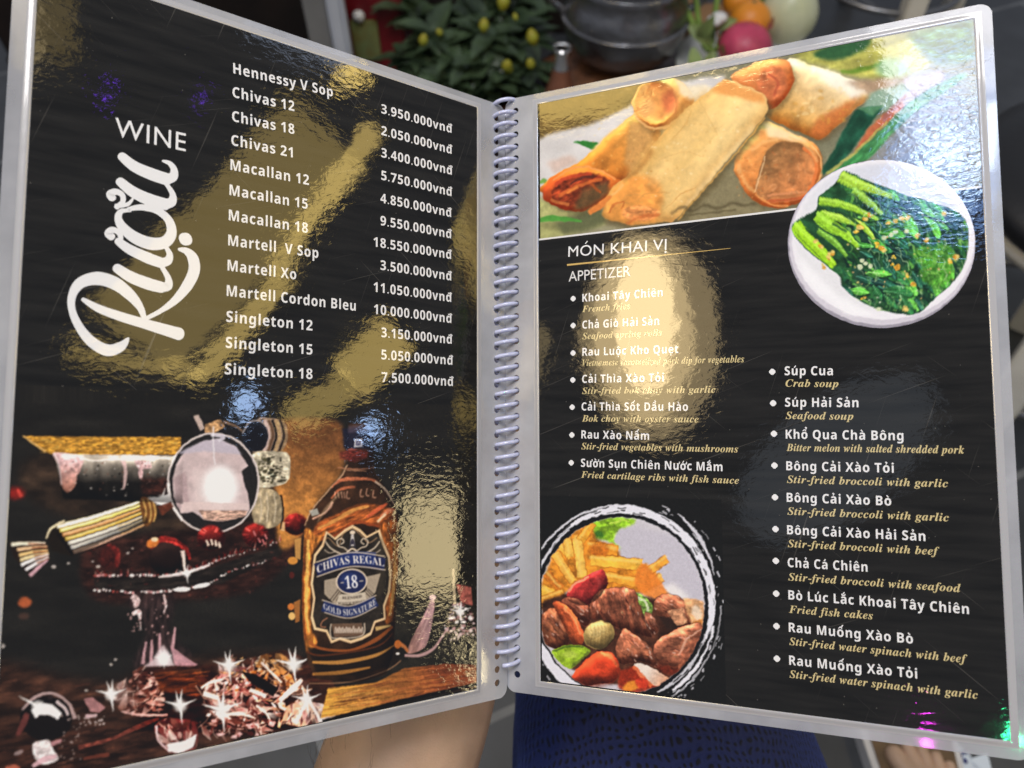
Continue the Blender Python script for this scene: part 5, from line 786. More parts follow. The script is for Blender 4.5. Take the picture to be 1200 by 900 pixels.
def paint_spring_rolls():
    c = Canvas(622, 12, 1160, 290, 2.0, (140, 132, 108)); R = c.rng
    c.fill([(622, 60), (1160, 0), (1160, 290), (622, 290)], (150, 142, 112), 1, 2, grad=((132, 130, 104), (640, 100), (900, 260)), tex=(.1, 60, 30, 0))
    c.fill([(622, 100), (770, 90), (760, 128), (700, 150), (632, 178), (622, 180)], (96, 76, 40), 1, 6, tex=(.2, 30, 14, -.2))
    c.fill([(626, 168), (690, 146), (752, 118), (800, 96), (850, 90), (820, 120), (740, 160), (690, 190), (660, 222), (626, 236)], (212, 208, 206), 1, 3, sm=True, tex=(.05, 30, 20, 0))
    c.fill([(640, 190), (668, 182), (680, 190), (650, 204)], (206, 176, 160), .7, 4)
    c.fill([(671, 166), (684, 165), (702, 167), (696, 175)], (52, 126, 50), 1, .8)
    c.fill([(626, 226), (660, 246), (706, 248), (712, 262), (640, 284), (622, 284)], (160, 160, 104), 1, 4, tex=(.15, 20, 12, 0)); c.fill([(650, 262), (700, 240), (714, 258), (690, 270), (660, 274)], (92, 96, 66), .9, 4)
    c.line([(630, 258), (650, 256), (682, 259)], [6, 7, 2], (82, 150, 62), 1, 1); c.line([(630, 214), (638, 212), (641, 216)], [3, 5, 2], (110, 160, 70), .9, 1)
    # shadowed bed under the rolls
    c.fill([(800, 262), (830, 214), (870, 190), (900, 244), (880, 256)], (134, 124, 92), 1, 3)
    def roll(pts, col, col2, p, q, tex=(.1, 14, 9, -.8), soft=.8, r=11, amt=.42, lt=(-.35, -.95)):
        c.fill([(x+3, y+5) for x, y in pts], (84, 70, 42), .5, 5, sm=True)
        c.fill(pts, col, 1, soft, sm=True, grad=(col2, p, q), tex=tex); c.dome(pts, r, amt, lt, .22, tint=(.55, .95, 1.5))
    # far left roll
    roll([(636, 226), (648, 206), (672, 194), (694, 176), (722, 150), (748, 133), (772, 150), (768, 175), (744, 205), (722, 216)], (222, 156, 74), (196, 116, 42), (730, 140), (690, 200))
    c.fill([(738, 140), (764, 150), (768, 176), (742, 206), (732, 190)], (196, 150, 90), .8, 4)
    roll([(635, 228), (646, 208), (668, 197), (692, 195), (722, 208), (730, 216), (712, 232), (690, 245), (668, 247), (644, 239)], (212, 112, 44), (176, 70, 30), (690, 200), (660, 240))
    c.fill([(646, 224), (664, 208), (690, 202), (714, 212), (704, 232), (676, 242), (652, 236)], (136, 54, 28), 1, 2, sm=True, tex=(.4, 7, 4, -.4))
    c.fill([(682, 222), (712, 212), (716, 224), (692, 244), (672, 246)], (92, 78, 48), .8, 4)
    for p, w, col in (([(650, 218), (668, 207), (694, 203)], 4, (196, 72, 40)), ([(668, 216), (684, 208), (696, 206)], 3, (90, 44, 34)), ([(655, 230), (670, 222), (690, 214), (706, 210)], 4, (206, 104, 48)), ([(645, 234), (656, 238), (668, 240)], 4, (196, 110, 56)), ([(664, 226), (678, 220)], 3, (226, 130, 60)), ([(692, 216), (704, 226)], 3, (170, 82, 34)), ([(648, 212), (670, 198), (694, 196), (722, 210)], 2, (236, 160, 90))): c.line(p, w, col, .85, 1)
    # roll at the top
    roll([(741, 125), (748, 104), (764, 93), (788, 91), (812, 110), (806, 134), (776, 152), (754, 148)], (238, 186, 112), (220, 150, 74), (760, 95), (780, 150))
    c.fill([(790, 92), (806, 100), (826, 100), (838, 104), (812, 118), (800, 112)], (240, 224, 190), .9, 3); c.ell(768, 120, 23, 25, (222, 152, 82), 1, 3, tex=(.14, 10, 8, .4)); c.ell(785, 119, 9, 14, (196, 96, 62), .7, 4); c.ell(758, 126, 10, 10, (232, 176, 108), .7, 4)
    for cx_, cy_, rx_, ry_ in ((768, 120, 24, 26), (905, 97, 18, 21)): c.dome([(cx_+rx_*math.cos(t_), cy_+ry_*math.sin(t_)) for t_ in np.linspace(0, 6.283, 16)[:-1]], 8, -.35, (-.4, -.9), .0, tint=(.6, 1, 1.3))
    c.line([(743, 132), (756, 148), (778, 150), (800, 136)], 3, (240, 190, 120), .8, 1)
    # roll at the top right
    roll([(922, 71), (952, 77), (990, 90), (1024, 108), (1004, 126), (966, 160), (948, 159), (899, 137), (900, 118)], (240, 220, 178), (208, 150, 70), (970, 86), (930, 150))
    c.fill([(968, 80), (1024, 106), (1000, 116), (960, 92)], (246, 240, 228), .8, 4); c.fill([(956, 140), (1006, 112), (990, 136), (964, 162), (950, 158)], (196, 108, 52), .8, 4)
    for i in range(30): x = R.uniform(930, 990); c.ell(x, R.uniform(100, 150), R.uniform(1, 4), R.uniform(1, 3), [(206, 150, 66), (246, 220, 160)][R.integers(2)], .4, 1)
    roll([(857, 91), (878, 77), (902, 69), (924, 72), (930, 92), (922, 112), (902, 128), (884, 118)], (230, 150, 88), (206, 110, 56), (880, 74), (910, 124)); c.ell(905, 97, 17, 20, (200, 112, 70), .9, 3, rot=.3, tex=(.2, 8, 6, 0)); c.line([(900, 86), (912, 96), (906, 112)], 3, (172, 80, 54), .7, 1)
    # roll lying in front at the right
    roll([(893, 142), (928, 156), (954, 168), (964, 188), (960, 212), (948, 233), (922, 242), (900, 242), (878, 231), (864, 208), (861, 190), (872, 168)], (234, 164, 92), (214, 126, 62), (890, 150), (900, 240), (.12, 10, 8, 0))
    c.fill([(893, 142), (928, 156), (950, 168), (930, 166), (900, 160)], (244, 224, 180), .85, 3)
    c.fill([(896, 182), (914, 167), (941, 169), (958, 185), (956, 208), (946, 230), (906, 237), (885, 225)], (132, 98, 60), 1, .9, sm=True, grad=((222, 138, 80), (900, 172), (946, 222)), tex=(.18, 9, 7, 0)); c.line([(896, 184), (914, 170), (940, 172), (954, 184)], [4, 6, 4], (110, 74, 40), .6, 3)
    for p, w, col in (([(941, 172), (956, 188), (954, 210), (944, 230)], 4, (226, 120, 60)), ([(900, 230), (925, 226), (950, 226)], 3, (222, 146, 96)), ([(898, 236), (924, 234), (948, 230)], 3, (180, 84, 44)), ([(884, 226), (897, 182)], 1.4, (250, 210, 160)), ([(950, 170), (962, 186), (961, 206), (948, 232)], 1.6, (252, 206, 140)), ([(884, 228), (904, 239), (924, 241)], 2, (236, 160, 90))): c.line(p, w, col, .8, .6)
    # the big roll in the middle
    big = [(850, 94), (872, 100), (894, 110), (900, 122), (896, 136), (880, 155), (858, 182), (828, 217), (792, 257), (777, 260), (742, 263), (712, 257), (706, 247), (717, 221), (736, 206), (762, 174), (797, 134), (830, 107)]
    mm = c.mask([c.smooth(big)], .5); bigm = np.zeros((c.H, c.W), np.float32); bigm[mm[0], mm[1]] = mm[2]
    c.fill([(q[0]+5, q[1]+7) for q in big], (96, 84, 54), .7, 6, sm=True)
    roll(big, (228, 182, 106), (240, 208, 142), (775, 165), (840, 195), (.07, 22, 12, -.85), .7, 14, .22, (.1, -.6))
    c.fill([(832, 106), (850, 94), (894, 110), (898, 122), (880, 118), (852, 112)], (228, 150, 78), .85, 3); c.fill([(740, 205), (770, 207), (778, 230), (770, 260), (742, 262), (714, 256), (708, 246), (718, 222)], (228, 150, 70), .9, 5, tex=(.15, 10, 8, 0)); c.ell(751, 250, 22, 9, (224, 144, 82), .9, 2, tex=(.25, 6, 4, 0))
    c.line([(828, 108), (796, 135), (761, 175), (735, 208)], [5, 9, 9, 6], (226, 176, 98), .55, 4); c.line([(838, 128), (800, 168), (764, 214)], [10, 22, 14], (246, 212, 146), .5, 9)
    for i in range(150):
        t = R.uniform(0, 1); x = 862-105*t+R.uniform(-38, 38)*(1-.15*t); y = 118+120*t+R.uniform(-30, 30)
        if abs((x-862)*.75+(y-118)*.66-t*0) > 200: continue
        m_ = R.uniform(.4, 1.5); c.ell(x, y, m_*1.3, m_, [(216, 166, 92), (255, 240, 200), (232, 190, 120)][R.integers(3)], .35, .7, clip=bigm)
    for p in ([(812, 128), (800, 150), (784, 166)], [(744, 236), (762, 226), (786, 226)], [(780, 244), (800, 226), (816, 220)], [(724, 236), (740, 228), (760, 232)], [(716, 244), (728, 238), (744, 240)]): c.line(p, [.6, 1.6, .6], (198, 140, 74), .6, .7)
    c.line([(733, 262), (752, 254), (774, 252)], [3, 4, 3], (186, 96, 46), .7, 2); c.line([(712, 232), (722, 226), (730, 216)], 3, (240, 186, 110), .8, .8); c.line([(714, 250), (720, 240), (730, 236), (728, 246)], 2, (176, 92, 44), .7, 1.2); c.line([(690, 250), (704, 240), (716, 230)], [6, 7, 5], (220, 130, 62), 1, .8)
    c.fill([(820, 117), (842, 157), (798, 200), (766, 176), (798, 136)], (222, 184, 112), .35, 1.2); c.line([(820, 117), (830, 136), (842, 158)], 1.0, (214, 172, 104), .55, 1)
    c.line([(772, 187), (800, 178), (824, 184)], 1, (214, 170, 100), .6, .6); c.line([(884, 146), (862, 174), (836, 204), (800, 246)], [4, 7, 6, 3], (248, 226, 172), .55, 4); c.line([(896, 138), (860, 184), (828, 219), (794, 258)], 1.8, (226, 168, 84), .7, .7)
    for i in range(60): x = R.uniform(730, 890); y = 300-x*.21+R.uniform(-45, 45); c.ell(x, y, R.uniform(.6, 2), R.uniform(.6, 1.6), [(220, 176, 100), (250, 230, 180)][R.integers(2)], .3, .8, clip=None) if abs(y-(94+(900-x)*.86)) < 30 and x < 880 else None
    for p, w in (([(884, 226), (870, 210), (866, 192)], 4), ([(880, 176), (896, 166), (912, 164)], 4), ([(924, 160), (946, 172), (958, 190)], 3)): c.line(p, w, (246, 190, 120), .6, 2)
    for i in range(60): x, y = R.uniform(864, 900), R.uniform(160, 232); c.ell(x, y, R.uniform(.5, 1.4), R.uniform(.5, 1.2), [(196, 100, 40), (250, 200, 130)][R.integers(2)], .4, .6)
    for i in range(40): x, y = R.uniform(900, 950), R.uniform(176, 228); c.line([(x, y), (x+R.uniform(-6, 6), y+R.uniform(-6, 6))], R.uniform(.8, 2.4), [(190, 104, 56), (236, 170, 116), (160, 120, 76)][R.integers(3)], .4, 1, sm=False)
    for i in range(50): x, y = R.uniform(694, 770), R.uniform(142, 205); c.ell(x, y, R.uniform(.6, 2), R.uniform(.5, 1.4), [(186, 110, 40), (246, 206, 120)][R.integers(2)], .35, .8)
    c.line([(692, 178), (722, 151), (746, 135)], 3, (246, 206, 130), .6, 1.5); c.line([(730, 212), (748, 198), (764, 176)], 6, (150, 96, 44), .5, 3)
    # garnish at the right
    c.fill([(925, 62), (1000, 44), (1070, 40), (1090, 76), (1060, 96), (1010, 92), (940, 72)], (182, 180, 88), .95, 5, tex=(.2, 30, 8, -.2)); c.fill([(955, 60), (985, 50), (1020, 46), (1010, 60), (980, 70), (958, 68)], (40, 84, 52), .95, 3, sm=True)
    c.line([(985, 84), (1010, 82), (1040, 72)], [3, 6, 3], (90, 130, 40), .8, 2); c.fill([(1060, 40), (1140, 22), (1144, 70), (1100, 78), (1080, 60)], (86, 128, 92), .8, 6, tex=(.3, 12, 6, 0)); c.ell(1046, 80, 20, 12, (150, 190, 150), .9, 6)
    c.fill([(990, 96), (1040, 92), (1080, 96), (1070, 116), (1020, 112)], (178, 148, 120), .9, 4); c.fill([(1050, 92), (1104, 84), (1140, 120), (1146, 226), (1040, 200), (1010, 190), (1060, 140)], (128, 130, 136), .95, 14, tex=(.1, 14, 8, -.5)); c.fill([(1060, 92), (1102, 82), (1110, 92), (1070, 118), (1040, 134)], (192, 174, 184), .8, 4)
    c.fill([(1020, 108), (1060, 98), (1066, 106), (1040, 130), (1008, 130)], (140, 170, 150), .95, 3)
    c.fill([(962, 204), (976, 176), (994, 142), (1006, 128), (1034, 126), (1024, 140), (1006, 166), (984, 192)], (30, 76, 56), 1, 1.5, sm=True, tex=(.25, 8, 16, .6)); c.fill([(1004, 126), (1036, 124), (1022, 136)], (90, 140, 100), .8, 2)
    c.fill([(1000, 180), (1016, 152), (1036, 134), (1056, 120), (1060, 124), (1030, 156)], (196, 104, 66), .9, 2); c.line([(1034, 142), (1048, 126), (1062, 112)], [5, 7, 3], (150, 100, 100), .7, 2)
    c.fill([(970, 206), (990, 190), (1030, 154), (1072, 116), (1122, 88), (1130, 92), (1070, 134), (1022, 182), (996, 198)], (62, 134, 74), 1, 1.5, sm=True, grad=((110, 160, 120), (1000, 190), (1100, 100)), tex=(.25, 16, 4, -.75)); c.line([(968, 204), (1000, 180), (1040, 142)], [4, 3, 2], (176, 176, 90), .8, 1.2)
    c.line([(786, 250), (800, 243), (812, 247), (826, 240), (842, 244), (858, 237), (872, 241), (886, 238)], [2, 4, 2, 4, 3, 4, 2], (74, 64, 42), .6, 1.4); c.line([(800, 252), (830, 250), (862, 246)], 2, (90, 80, 54), .7, 1)
    c.texture(.06, 6, 5, .3); c.warp(1.0, 9); c.grain(.045, 1.0, .12)
    return c


def paint_greens():
    c = Canvas(915, 178, 1152, 392, 2.4, (24, 24, 24)); R = c.rng
    c.ell(1033, 286, 110.5, 99, (150, 146, 158)); c.ell(1034, 284, 109.5, 97, (206, 202, 212)); c.ell(1035, 281, 107, 93.5, (232, 230, 236), 1, 1)
    c.ell(1030, 278, 98, 86, (224, 224, 228), 1, 4, grad=((204, 208, 222), (980, 300), (1070, 195)))
    c.fill([(935, 300), (980, 344), (1030, 372), (990, 368), (944, 330)], (240, 240, 244), .9, 5)
    bed = [(929, 273), (932, 260), (956, 245), (960, 230), (980, 214), (989, 200), (1013, 210), (1043, 222), (1068, 231), (1113, 245), (1130, 256), (1135, 275), (1134, 292), (1130, 311), (1118, 329), (1097, 348), (1077, 366), (1055, 368), (1025, 361), (1004, 350), (988, 337), (984, 325), (974, 316), (946, 293)]
    m = c.mask([c.smooth(bed)], .6); cl = np.zeros((c.H, c.W), np.float32); cl[m[0], m[1]] = m[2]
    c.fill([bed], (34, 74, 44), 1, .6, sm=True, tex=(.35, 12, 10, .5))
    G = [(20, 50, 40), (26, 66, 46), (44, 104, 52), (70, 140, 58), (98, 164, 70), (36, 90, 60), (16, 40, 36), (130, 186, 96)]
    for i in range(430):
        x, y = R.uniform(985, 1134), R.uniform(215, 366); t = R.uniform(.1, 1.1)+(.3 if x > 1090 else 0); r = R.uniform(6, 20)
        p = [(x, y), (x+r*.5*math.cos(t), y+r*.5*math.sin(t)+R.uniform(-3, 3)), (x+r*math.cos(t+.4), y+r*math.sin(t+.4))]
        c.line(p, [1, R.uniform(2, 7), 1], G[R.integers(len(G))], .8, .5, clip=cl)
    for cx, cy, r, rot in ((1075, 268, 20, .4), (1048, 300, 16, .8), (1040, 338, 24, .9), (1100, 270, 17, .5), (1010, 325, 15, .8), (1115, 315, 13, 1.2), (1020, 280, 12, .3)):
        c.ell(cx, cy, r, r*.55, (20, 48, 44), .85, 2, rot=rot, clip=cl, tex=(.35, 8, 5, rot))
        for k in range(5): d = (k-2)*r*.16; c.line([(cx-r*.8*math.cos(rot)-d*math.sin(rot), cy-r*.8*math.sin(rot)+d*math.cos(rot)), (cx, cy+d), (cx+r*math.cos(rot), cy+r*math.sin(rot)+d)], .8, (84, 132, 88), .5, .4, clip=cl)
    for i in range(95):
        x, y = R.uniform(988, 1128), R.uniform(222, 358); t = R.uniform(.1, 1.2)+(.4 if x > 1085 else 0); r = R.uniform(8, 19); w = r*R.uniform(.22, .42); ca, sa = math.cos(t), math.sin(t)
        q = [(x-r*ca, y-r*sa), (x-r*.3*ca-w*sa, y-r*.3*sa+w*ca), (x+r*.4*ca-w*.8*sa, y+r*.4*sa+w*.8*ca), (x+r*ca, y+r*sa), (x+r*.4*ca+w*sa, y+r*.4*sa-w*ca), (x-r*.3*ca+w*sa, y-r*.3*sa-w*ca)]
        b = [(38, 92, 50), (24, 62, 46), (58, 122, 48), (80, 150, 56), (18, 46, 42), (30, 78, 60)][R.integers(6)]
        c.fill([(u+1.2, v+1.6) for u, v in q], (12, 32, 26), .7, 1.2, sm=True, clip=cl); c.fill(q, b, .95, .5, sm=True, grad=(tuple(v*1.5 for v in b), q[1], q[4]), tex=(.22, 5, 2, t), clip=cl)
        c.line([q[0], (x, y), q[3]], [1.2, .5], tuple(min(255, v*1.5+60) for v in b), .8, .3, clip=cl)
        if R.random() < .5: c.line([q[5], q[4]], [.6, 1.6, .5], (200, 224, 190), .55, .5, sm=False, clip=cl)
    for cx, cy, r in ((1098, 320, 20), (1085, 300, 14), (1106, 296, 12)):
        c.ell(cx, cy, r, r*.8, (82, 152, 46), .8, 3, clip=cl, tex=(.3, 5, 7, .8))
        for k in range(9): t = R.uniform(0, 6.28); c.line([(cx, cy), (cx+r*.5*math.cos(t), cy+r*.5*math.sin(t)), (cx+r*math.cos(t+.5), cy+r*math.sin(t+.5))], [1.4, .7], [(140, 196, 92), (46, 108, 36)][k % 2], .7, .4, clip=cl)
    def stalk(p, w, col): c.line(p, w, col, 1, .6, clip=cl); c.line([(a, b-.22*np.max(w)) for a, b in p], np.array(w)*.3, tuple(min(255, v+34) for v in col), .8, .8, clip=cl); c.line([(a, b+.42*np.max(w)) for a, b in p], 1, (70, 118, 30), .7, .6, clip=cl)
    stalk([(984, 206), (1000, 214), (1022, 222), (1046, 232)], [15, 14, 9, 3], (164, 206, 66)); stalk([(1000, 222), (1020, 238), (1034, 252)], [9, 8, 3], (140, 190, 70))
    stalk([(960, 236), (978, 238), (1000, 244), (1030, 258)], [10, 9, 8, 3], (150, 200, 56)); stalk([(962, 250), (985, 256), (1010, 264), (1024, 280)], [8, 9, 8, 3], (168, 214, 70))
    stalk([(957, 252), (972, 264), (992, 276), (1006, 290)], [14, 15, 10, 4], (150, 206, 52)); stalk([(958, 270), (978, 284), (992, 300)], [6, 8, 4], (120, 178, 60))
    stalk([(931, 264), (946, 280), (962, 296), (978, 312)], [16, 17, 15, 8], (158, 212, 40)); c.line([(944, 268), (962, 282), (980, 298)], [2, 6, 5], (30, 66, 40), .95, .6, clip=cl); c.line([(978, 248), (994, 254), (1012, 268)], [1, 5, 2], (34, 72, 40), .9, .6, clip=cl); c.line([(976, 262), (992, 272)], 3, (40, 84, 44), .8, .6, clip=cl)
    for i in range(130):
        x, y = R.uniform(990, 1134), R.uniform(225, 362); t = R.uniform(.2, 1.3); r = R.uniform(5, 16)
        c.line([(x, y), (x+r*.5*math.cos(t), y+r*.5*math.sin(t)+R.uniform(-2, 2)), (x+r*math.cos(t+.5), y+r*math.sin(t+.5))], R.uniform(.5, 1.2), [(160, 206, 130), (196, 224, 170), (120, 180, 90)][R.integers(3)], .7, .3, clip=cl)
    for x, y, r in ((1034, 292, 6), (1029, 287, 4), (1058, 257, 5), (1050, 259, 4), (1064, 255, 4), (1052, 314, 5), (1046, 311, 3), (1064, 323, 4), (1070, 333, 4), (1120, 302, 5), (1112, 306, 4), (1061, 363, 6), (1105, 250, 4), (1008, 266, 5), (1003, 272, 4), (956, 282, 4), (963, 288, 4), (974, 296, 5), (970, 303, 4), (965, 312, 3), (1014, 257, 4), (1018, 252, 3), (1076, 276, 4), (1085, 282, 4), (1048, 301, 3), (1012, 350, 3), (1040, 262, 3)):
        for _ in range(3): c.ell(x+R.uniform(-2, 2), y+R.uniform(-2, 2), r*R.uniform(.4, .75), r*R.uniform(.35, .6), [(232, 188, 62), (222, 196, 110), (206, 150, 50)][R.integers(3)], .95, .5)
    for x, y in ((1010, 305), (1014, 309), (1007, 312), (1020, 312), (1036, 279), (1049, 272), (1044, 275), (1063, 271), (1008, 314), (1030, 362)):
        c.ell(x, y, 3, 2.6, (206, 216, 178), .95, .6)
    for i in range(60): c.ell(R.uniform(990, 1125), R.uniform(245, 355), R.uniform(.6, 1.6), R.uniform(.6, 1.4), [(226, 206, 120), (214, 226, 196), (236, 180, 120)][R.integers(3)], .8, .4)
    c.texture(.14, 3, 2.4, .6); c.warp(.6, 6); c.grain(.06, .9, .2)
    return c


def paint_beef():
    c = Canvas(626, 580, 850, 826, 2.4, (24, 24, 23)); R = c.rng
    cx, cy, rx, ry = 728, 710, 98, 104
    P = lambda t, f: (cx+rx*f*math.cos(t), cy+ry*f*math.sin(t))
    arc = lambda t0, t1, f, w, al=1., col=(226, 226, 236): c.line([P(t0+(t1-t0)*i/24, f if np.size(f) == 1 else f[0]+(f[1]-f[0])*i/24) for i in range(25)], w, col, al, .3, sm=False)
    # brushed white ring
    arc(-2.35, .35, 1.085, [1, 6, 10, 9, 11, 10, 9, 4]); arc(-3.2, -2.2, 1.06, [2, 3, 4, 2], .9); arc(-3.1, .2, (1.16, 1.10), [1.5, 2.4, 2.6, 2, 3, 2], .9); arc(.2, 1.0, 1.13, [3, 2, 5, 3]); arc(.3, 1.15, 1.06, [4, 2, 6, 5, 2], .85)
    arc(1.75, 2.9, 1.07, [4, 11, 12, 10, 6]); arc(.0, 1.1, 1.19, [2, 1, 3, 1], .7); arc(-1.0, -.35, (1.24, 1.18), [1, 3, 5, 3, 1], .9)
    for i in range(60):
        t = R.uniform(-1.2, 1.25); f = R.uniform(1.12, 1.3); l = R.uniform(.01, .07); arc(t, t+l, f, R.uniform(.6, 2), .85)
    for i in range(26): t = R.uniform(1.7, 2.9); f = R.uniform(1.1, 1.22); arc(t, t+R.uniform(.02, .14), f, R.uniform(.6, 1.6), .7)
    for i in range(40): t = R.uniform(-2.6, .9); arc(t, t+R.uniform(.03, .12), R.uniform(1.04, 1.13), R.uniform(.5, 1.4), .9, (26, 26, 26))
    arc(-3.3, 1.2, 1.02, 4.5, 1, (24, 24, 26))
    c.ell(cx, cy, rx, ry, (204, 200, 208), 1, .4)
    m = c.mask([[P(t, .997) for t in np.linspace(0, 6.283, 80)]], .4); cl = np.zeros((c.H, c.W), np.float32); cl[m[0], m[1]] = m[2]
    c.fill([(700, 606), (800, 630), (828, 690), (820, 706), (740, 690)], (196, 192, 204), 1, 5, clip=cl); c.fill([(748, 690), (790, 684), (810, 700), (770, 704)], (236, 232, 232), .9, 4, clip=cl)
    # lettuce and fries
    c.fill([(692, 616), (706, 606), (742, 608), (742, 614), (724, 622), (720, 634), (728, 644), (712, 634), (696, 630)], (146, 196, 46), 1, 2, sm=True, tex=(.3, 8, 6, 0), clip=cl); c.ell(702, 626, 6, 4, (50, 100, 36), .9, 2, rot=.4); c.line([(714, 614), (728, 610), (738, 612)], 2, (196, 222, 90), .8, 1)
    c.fill([(632, 700), (640, 668), (660, 630), (690, 610), (700, 632), (722, 640), (730, 656), (760, 662), (770, 676), (756, 694), (700, 690), (670, 690), (640, 714)], (206, 130, 40), 1, 2, sm=True, tex=(.25, 10, 10, 0), clip=cl)
    def fry(p, q, w, col): 
        c.line([p, q], w+1.6, (170, 92, 22), .7, .8, sm=False, clip=cl); c.line([p, q], w, col, 1, .8, sm=False, clip=cl, tex=(.1, 5, 5, 0)); n = .25*w; c.line([(p[0]-n*.4, p[1]-n), (q[0]-n*.4, q[1]-n)], w*.3, (250, 210, 110), .7, 1.4, sm=False, clip=cl)
    for a_, b_, w, col in (((640, 672), (658, 690), 9, (206, 120, 40)), ((656, 640), (670, 652), 9, (240, 182, 70)), ((662, 622), (668, 652), 10, (244, 190, 80)), ((676, 630), (682, 676), 11, (244, 192, 86)), ((650, 648), (672, 682), 10, (240, 178, 74)), ((694, 612), (680, 634), 10, (240, 170, 56)), ((690, 640), (724, 646), 12, (232, 150, 44)), ((692, 656), (752, 662), 13, (246, 186, 66)), ((700, 674), (756, 684), 11, (240, 166, 56)), ((752, 676), (782, 654), 9, (240, 164, 60)), ((764, 684), (776, 676), 10, (238, 170, 76)), ((634, 690), (652, 700), 12, (240, 186, 66)), ((634, 704), (660, 694), 8, (226, 150, 50))): fry(a_, b_, w, col)
    c.ell(702, 644, 12, 8, (196, 104, 30), .8, 2); c.fill([(752, 660), (770, 676), (786, 706), (760, 700), (744, 684)], (232, 130, 48), .9, 2, sm=True, clip=cl)
    def meat(pts, col, rot, fx=14, fy=3.2, n=26, gl=6):
        q = c.smooth(pts); mm = c.mask([q], .5); k = np.zeros((c.H, c.W), np.float32); k[mm[0], mm[1]] = mm[2]; k *= cl
        c.fill([q], tuple(v*.55 for v in col), 1, 1.6, clip=cl); c.fill([q], col, 1, .6, tex=(.42, fx, fy, rot), clip=k); c.fill([q], (150, 92, 66), .35, 2, tex=(.7, 9, 7, rot+.5), clip=k)
        x0, y0 = q.min(0); x1, y1 = q.max(0)
        for i in range(n):
            x, y = R.uniform(x0, x1), R.uniform(y0, y1); l = R.uniform(3, 14); r2 = rot+R.normal(0, .25)
            c.line([(x, y), (x+l*.5*math.cos(r2)+R.uniform(-2, 2), y+l*.5*math.sin(r2)+R.uniform(-1, 1)), (x+l*math.cos(rot), y+l*math.sin(rot))], [.4, R.uniform(.7, 2.2), .4], [(70, 32, 24), (176, 108, 86), (214, 150, 126), (60, 26, 20), (150, 84, 62)][R.integers(5)], .65, .5, clip=k)
        c.dome(q[::3], 9, .75, (-.25, -1), .45, clip=k, tint=(.8, 1, 1.1))
        for i in range(gl): x, y = R.uniform(x0, x1), R.uniform(y0, y1); c.line([(x, y), (x+4*math.cos(rot), y+4*math.sin(rot))], [1, 2, 1], (240, 206, 190), .75, .5, clip=k)
    c.fill([(634, 706), (660, 696), (700, 694), (760, 700), (830, 716), (824, 760), (780, 808), (700, 800), (660, 778), (640, 744)], (70, 40, 28), 1, 2, tex=(.3, 10, 8, 0), clip=cl)
    c.fill([(664, 700), (672, 684), (700, 668), (708, 670), (712, 684), (702, 700), (690, 708), (676, 708)], (150, 44, 42), 1, .8, sm=True, tex=(.2, 8, 6, -.5), clip=cl); c.line([(666, 694), (674, 684), (690, 676)], 3, (214, 110, 80), .7, 1); c.line([(700, 676), (704, 690)], 4, (186, 70, 66), .7, 2)
    meat([(658, 704), (672, 700), (692, 712), (694, 722), (688, 734), (676, 726)], (126, 66, 48), .6)
    c.fill([(740, 697), (752, 696), (764, 708), (764, 718), (756, 722), (744, 712)], (120, 156, 70), 1, .8, sm=True, tex=(.4, 3, 3, 0), clip=cl); c.line([(746, 700), (756, 704), (760, 716)], 3, (226, 230, 200), .8, .8)
    meat([(690, 714), (700, 694), (716, 689), (742, 690), (748, 704), (756, 724), (764, 746), (744, 742), (716, 734), (698, 728)], (118, 64, 46), 1.25, 18, 2.6, 50)
    meat([(756, 718), (764, 720), (772, 736), (766, 744), (758, 734)], (150, 92, 70), 1.0, n=12)
    meat([(766, 706), (780, 696), (800, 702), (812, 724), (802, 738), (784, 732), (772, 722)], (134, 80, 58), .5); c.fill([(772, 722), (788, 724), (796, 736), (782, 738)], (44, 30, 24), .9, 1.5, clip=cl); c.fill([(782, 716), (800, 712), (806, 730), (794, 734)], (206, 150, 112), .8, 1, tex=(.3, 4, 4, 0), clip=cl)
    c.fill([(800, 700), (824, 704), (828, 732), (812, 736), (804, 716)], (226, 168, 116), .95, 1.2, tex=(.2, 8, 6, 0), clip=cl); c.ell(817, 718, 6, 9, (240, 222, 200), .8, 2, rot=-.3, clip=cl); c.fill([(812, 728), (824, 726), (822, 738), (812, 736)], (200, 120, 50), .8, 1.4, clip=cl)
    meat([(634, 722), (648, 712), (660, 720), (668, 744), (664, 758), (644, 758), (636, 742)], (128, 74, 48), .9, 12, 3, 40)
    c.fill([(648, 708), (658, 706), (672, 718), (684, 740), (684, 752), (672, 754), (662, 736)], (196, 88, 48), 1, .8, sm=True, tex=(.2, 10, 4, 1), clip=cl); c.line([(660, 712), (674, 728), (680, 744)], 2.4, (232, 140, 90), .7, 1)
    c.ell(702, 744, 18.5, 16, (170, 142, 84), 1, .8, rot=-.5, clip=cl, tex=(.1, 4, 12, .2)); c.ell(700, 738, 12, 9, (206, 182, 120), .8, 4, rot=-.5)
    for k in range(6): c.line([(692+k*4, 732), (694+k*4, 744), (692+k*4, 757)], .9, (140, 108, 56), .5, .5)
    meat([(722, 758), (726, 744), (732, 736), (744, 744), (762, 758), (770, 776), (772, 782), (752, 776), (728, 778)], (156, 92, 66), .8, 8, 5, 40, 14)
    meat([(766, 758), (776, 746), (800, 734), (818, 730), (824, 740), (816, 770), (804, 786), (786, 784), (770, 776)], (142, 84, 62), .1, 14, 4, 36); c.line([(796, 768), (806, 748), (822, 738)], 2.4, (222, 166, 140), .8, 1); c.fill([(796, 768), (822, 740), (820, 768), (804, 792), (794, 786)], (166, 96, 70), .6, 1.5, tex=(.3, 6, 3, -1), clip=cl)
    c.fill([(766, 778), (780, 780), (804, 788), (800, 796), (776, 788)], (110, 40, 24), .9, 2, clip=cl)
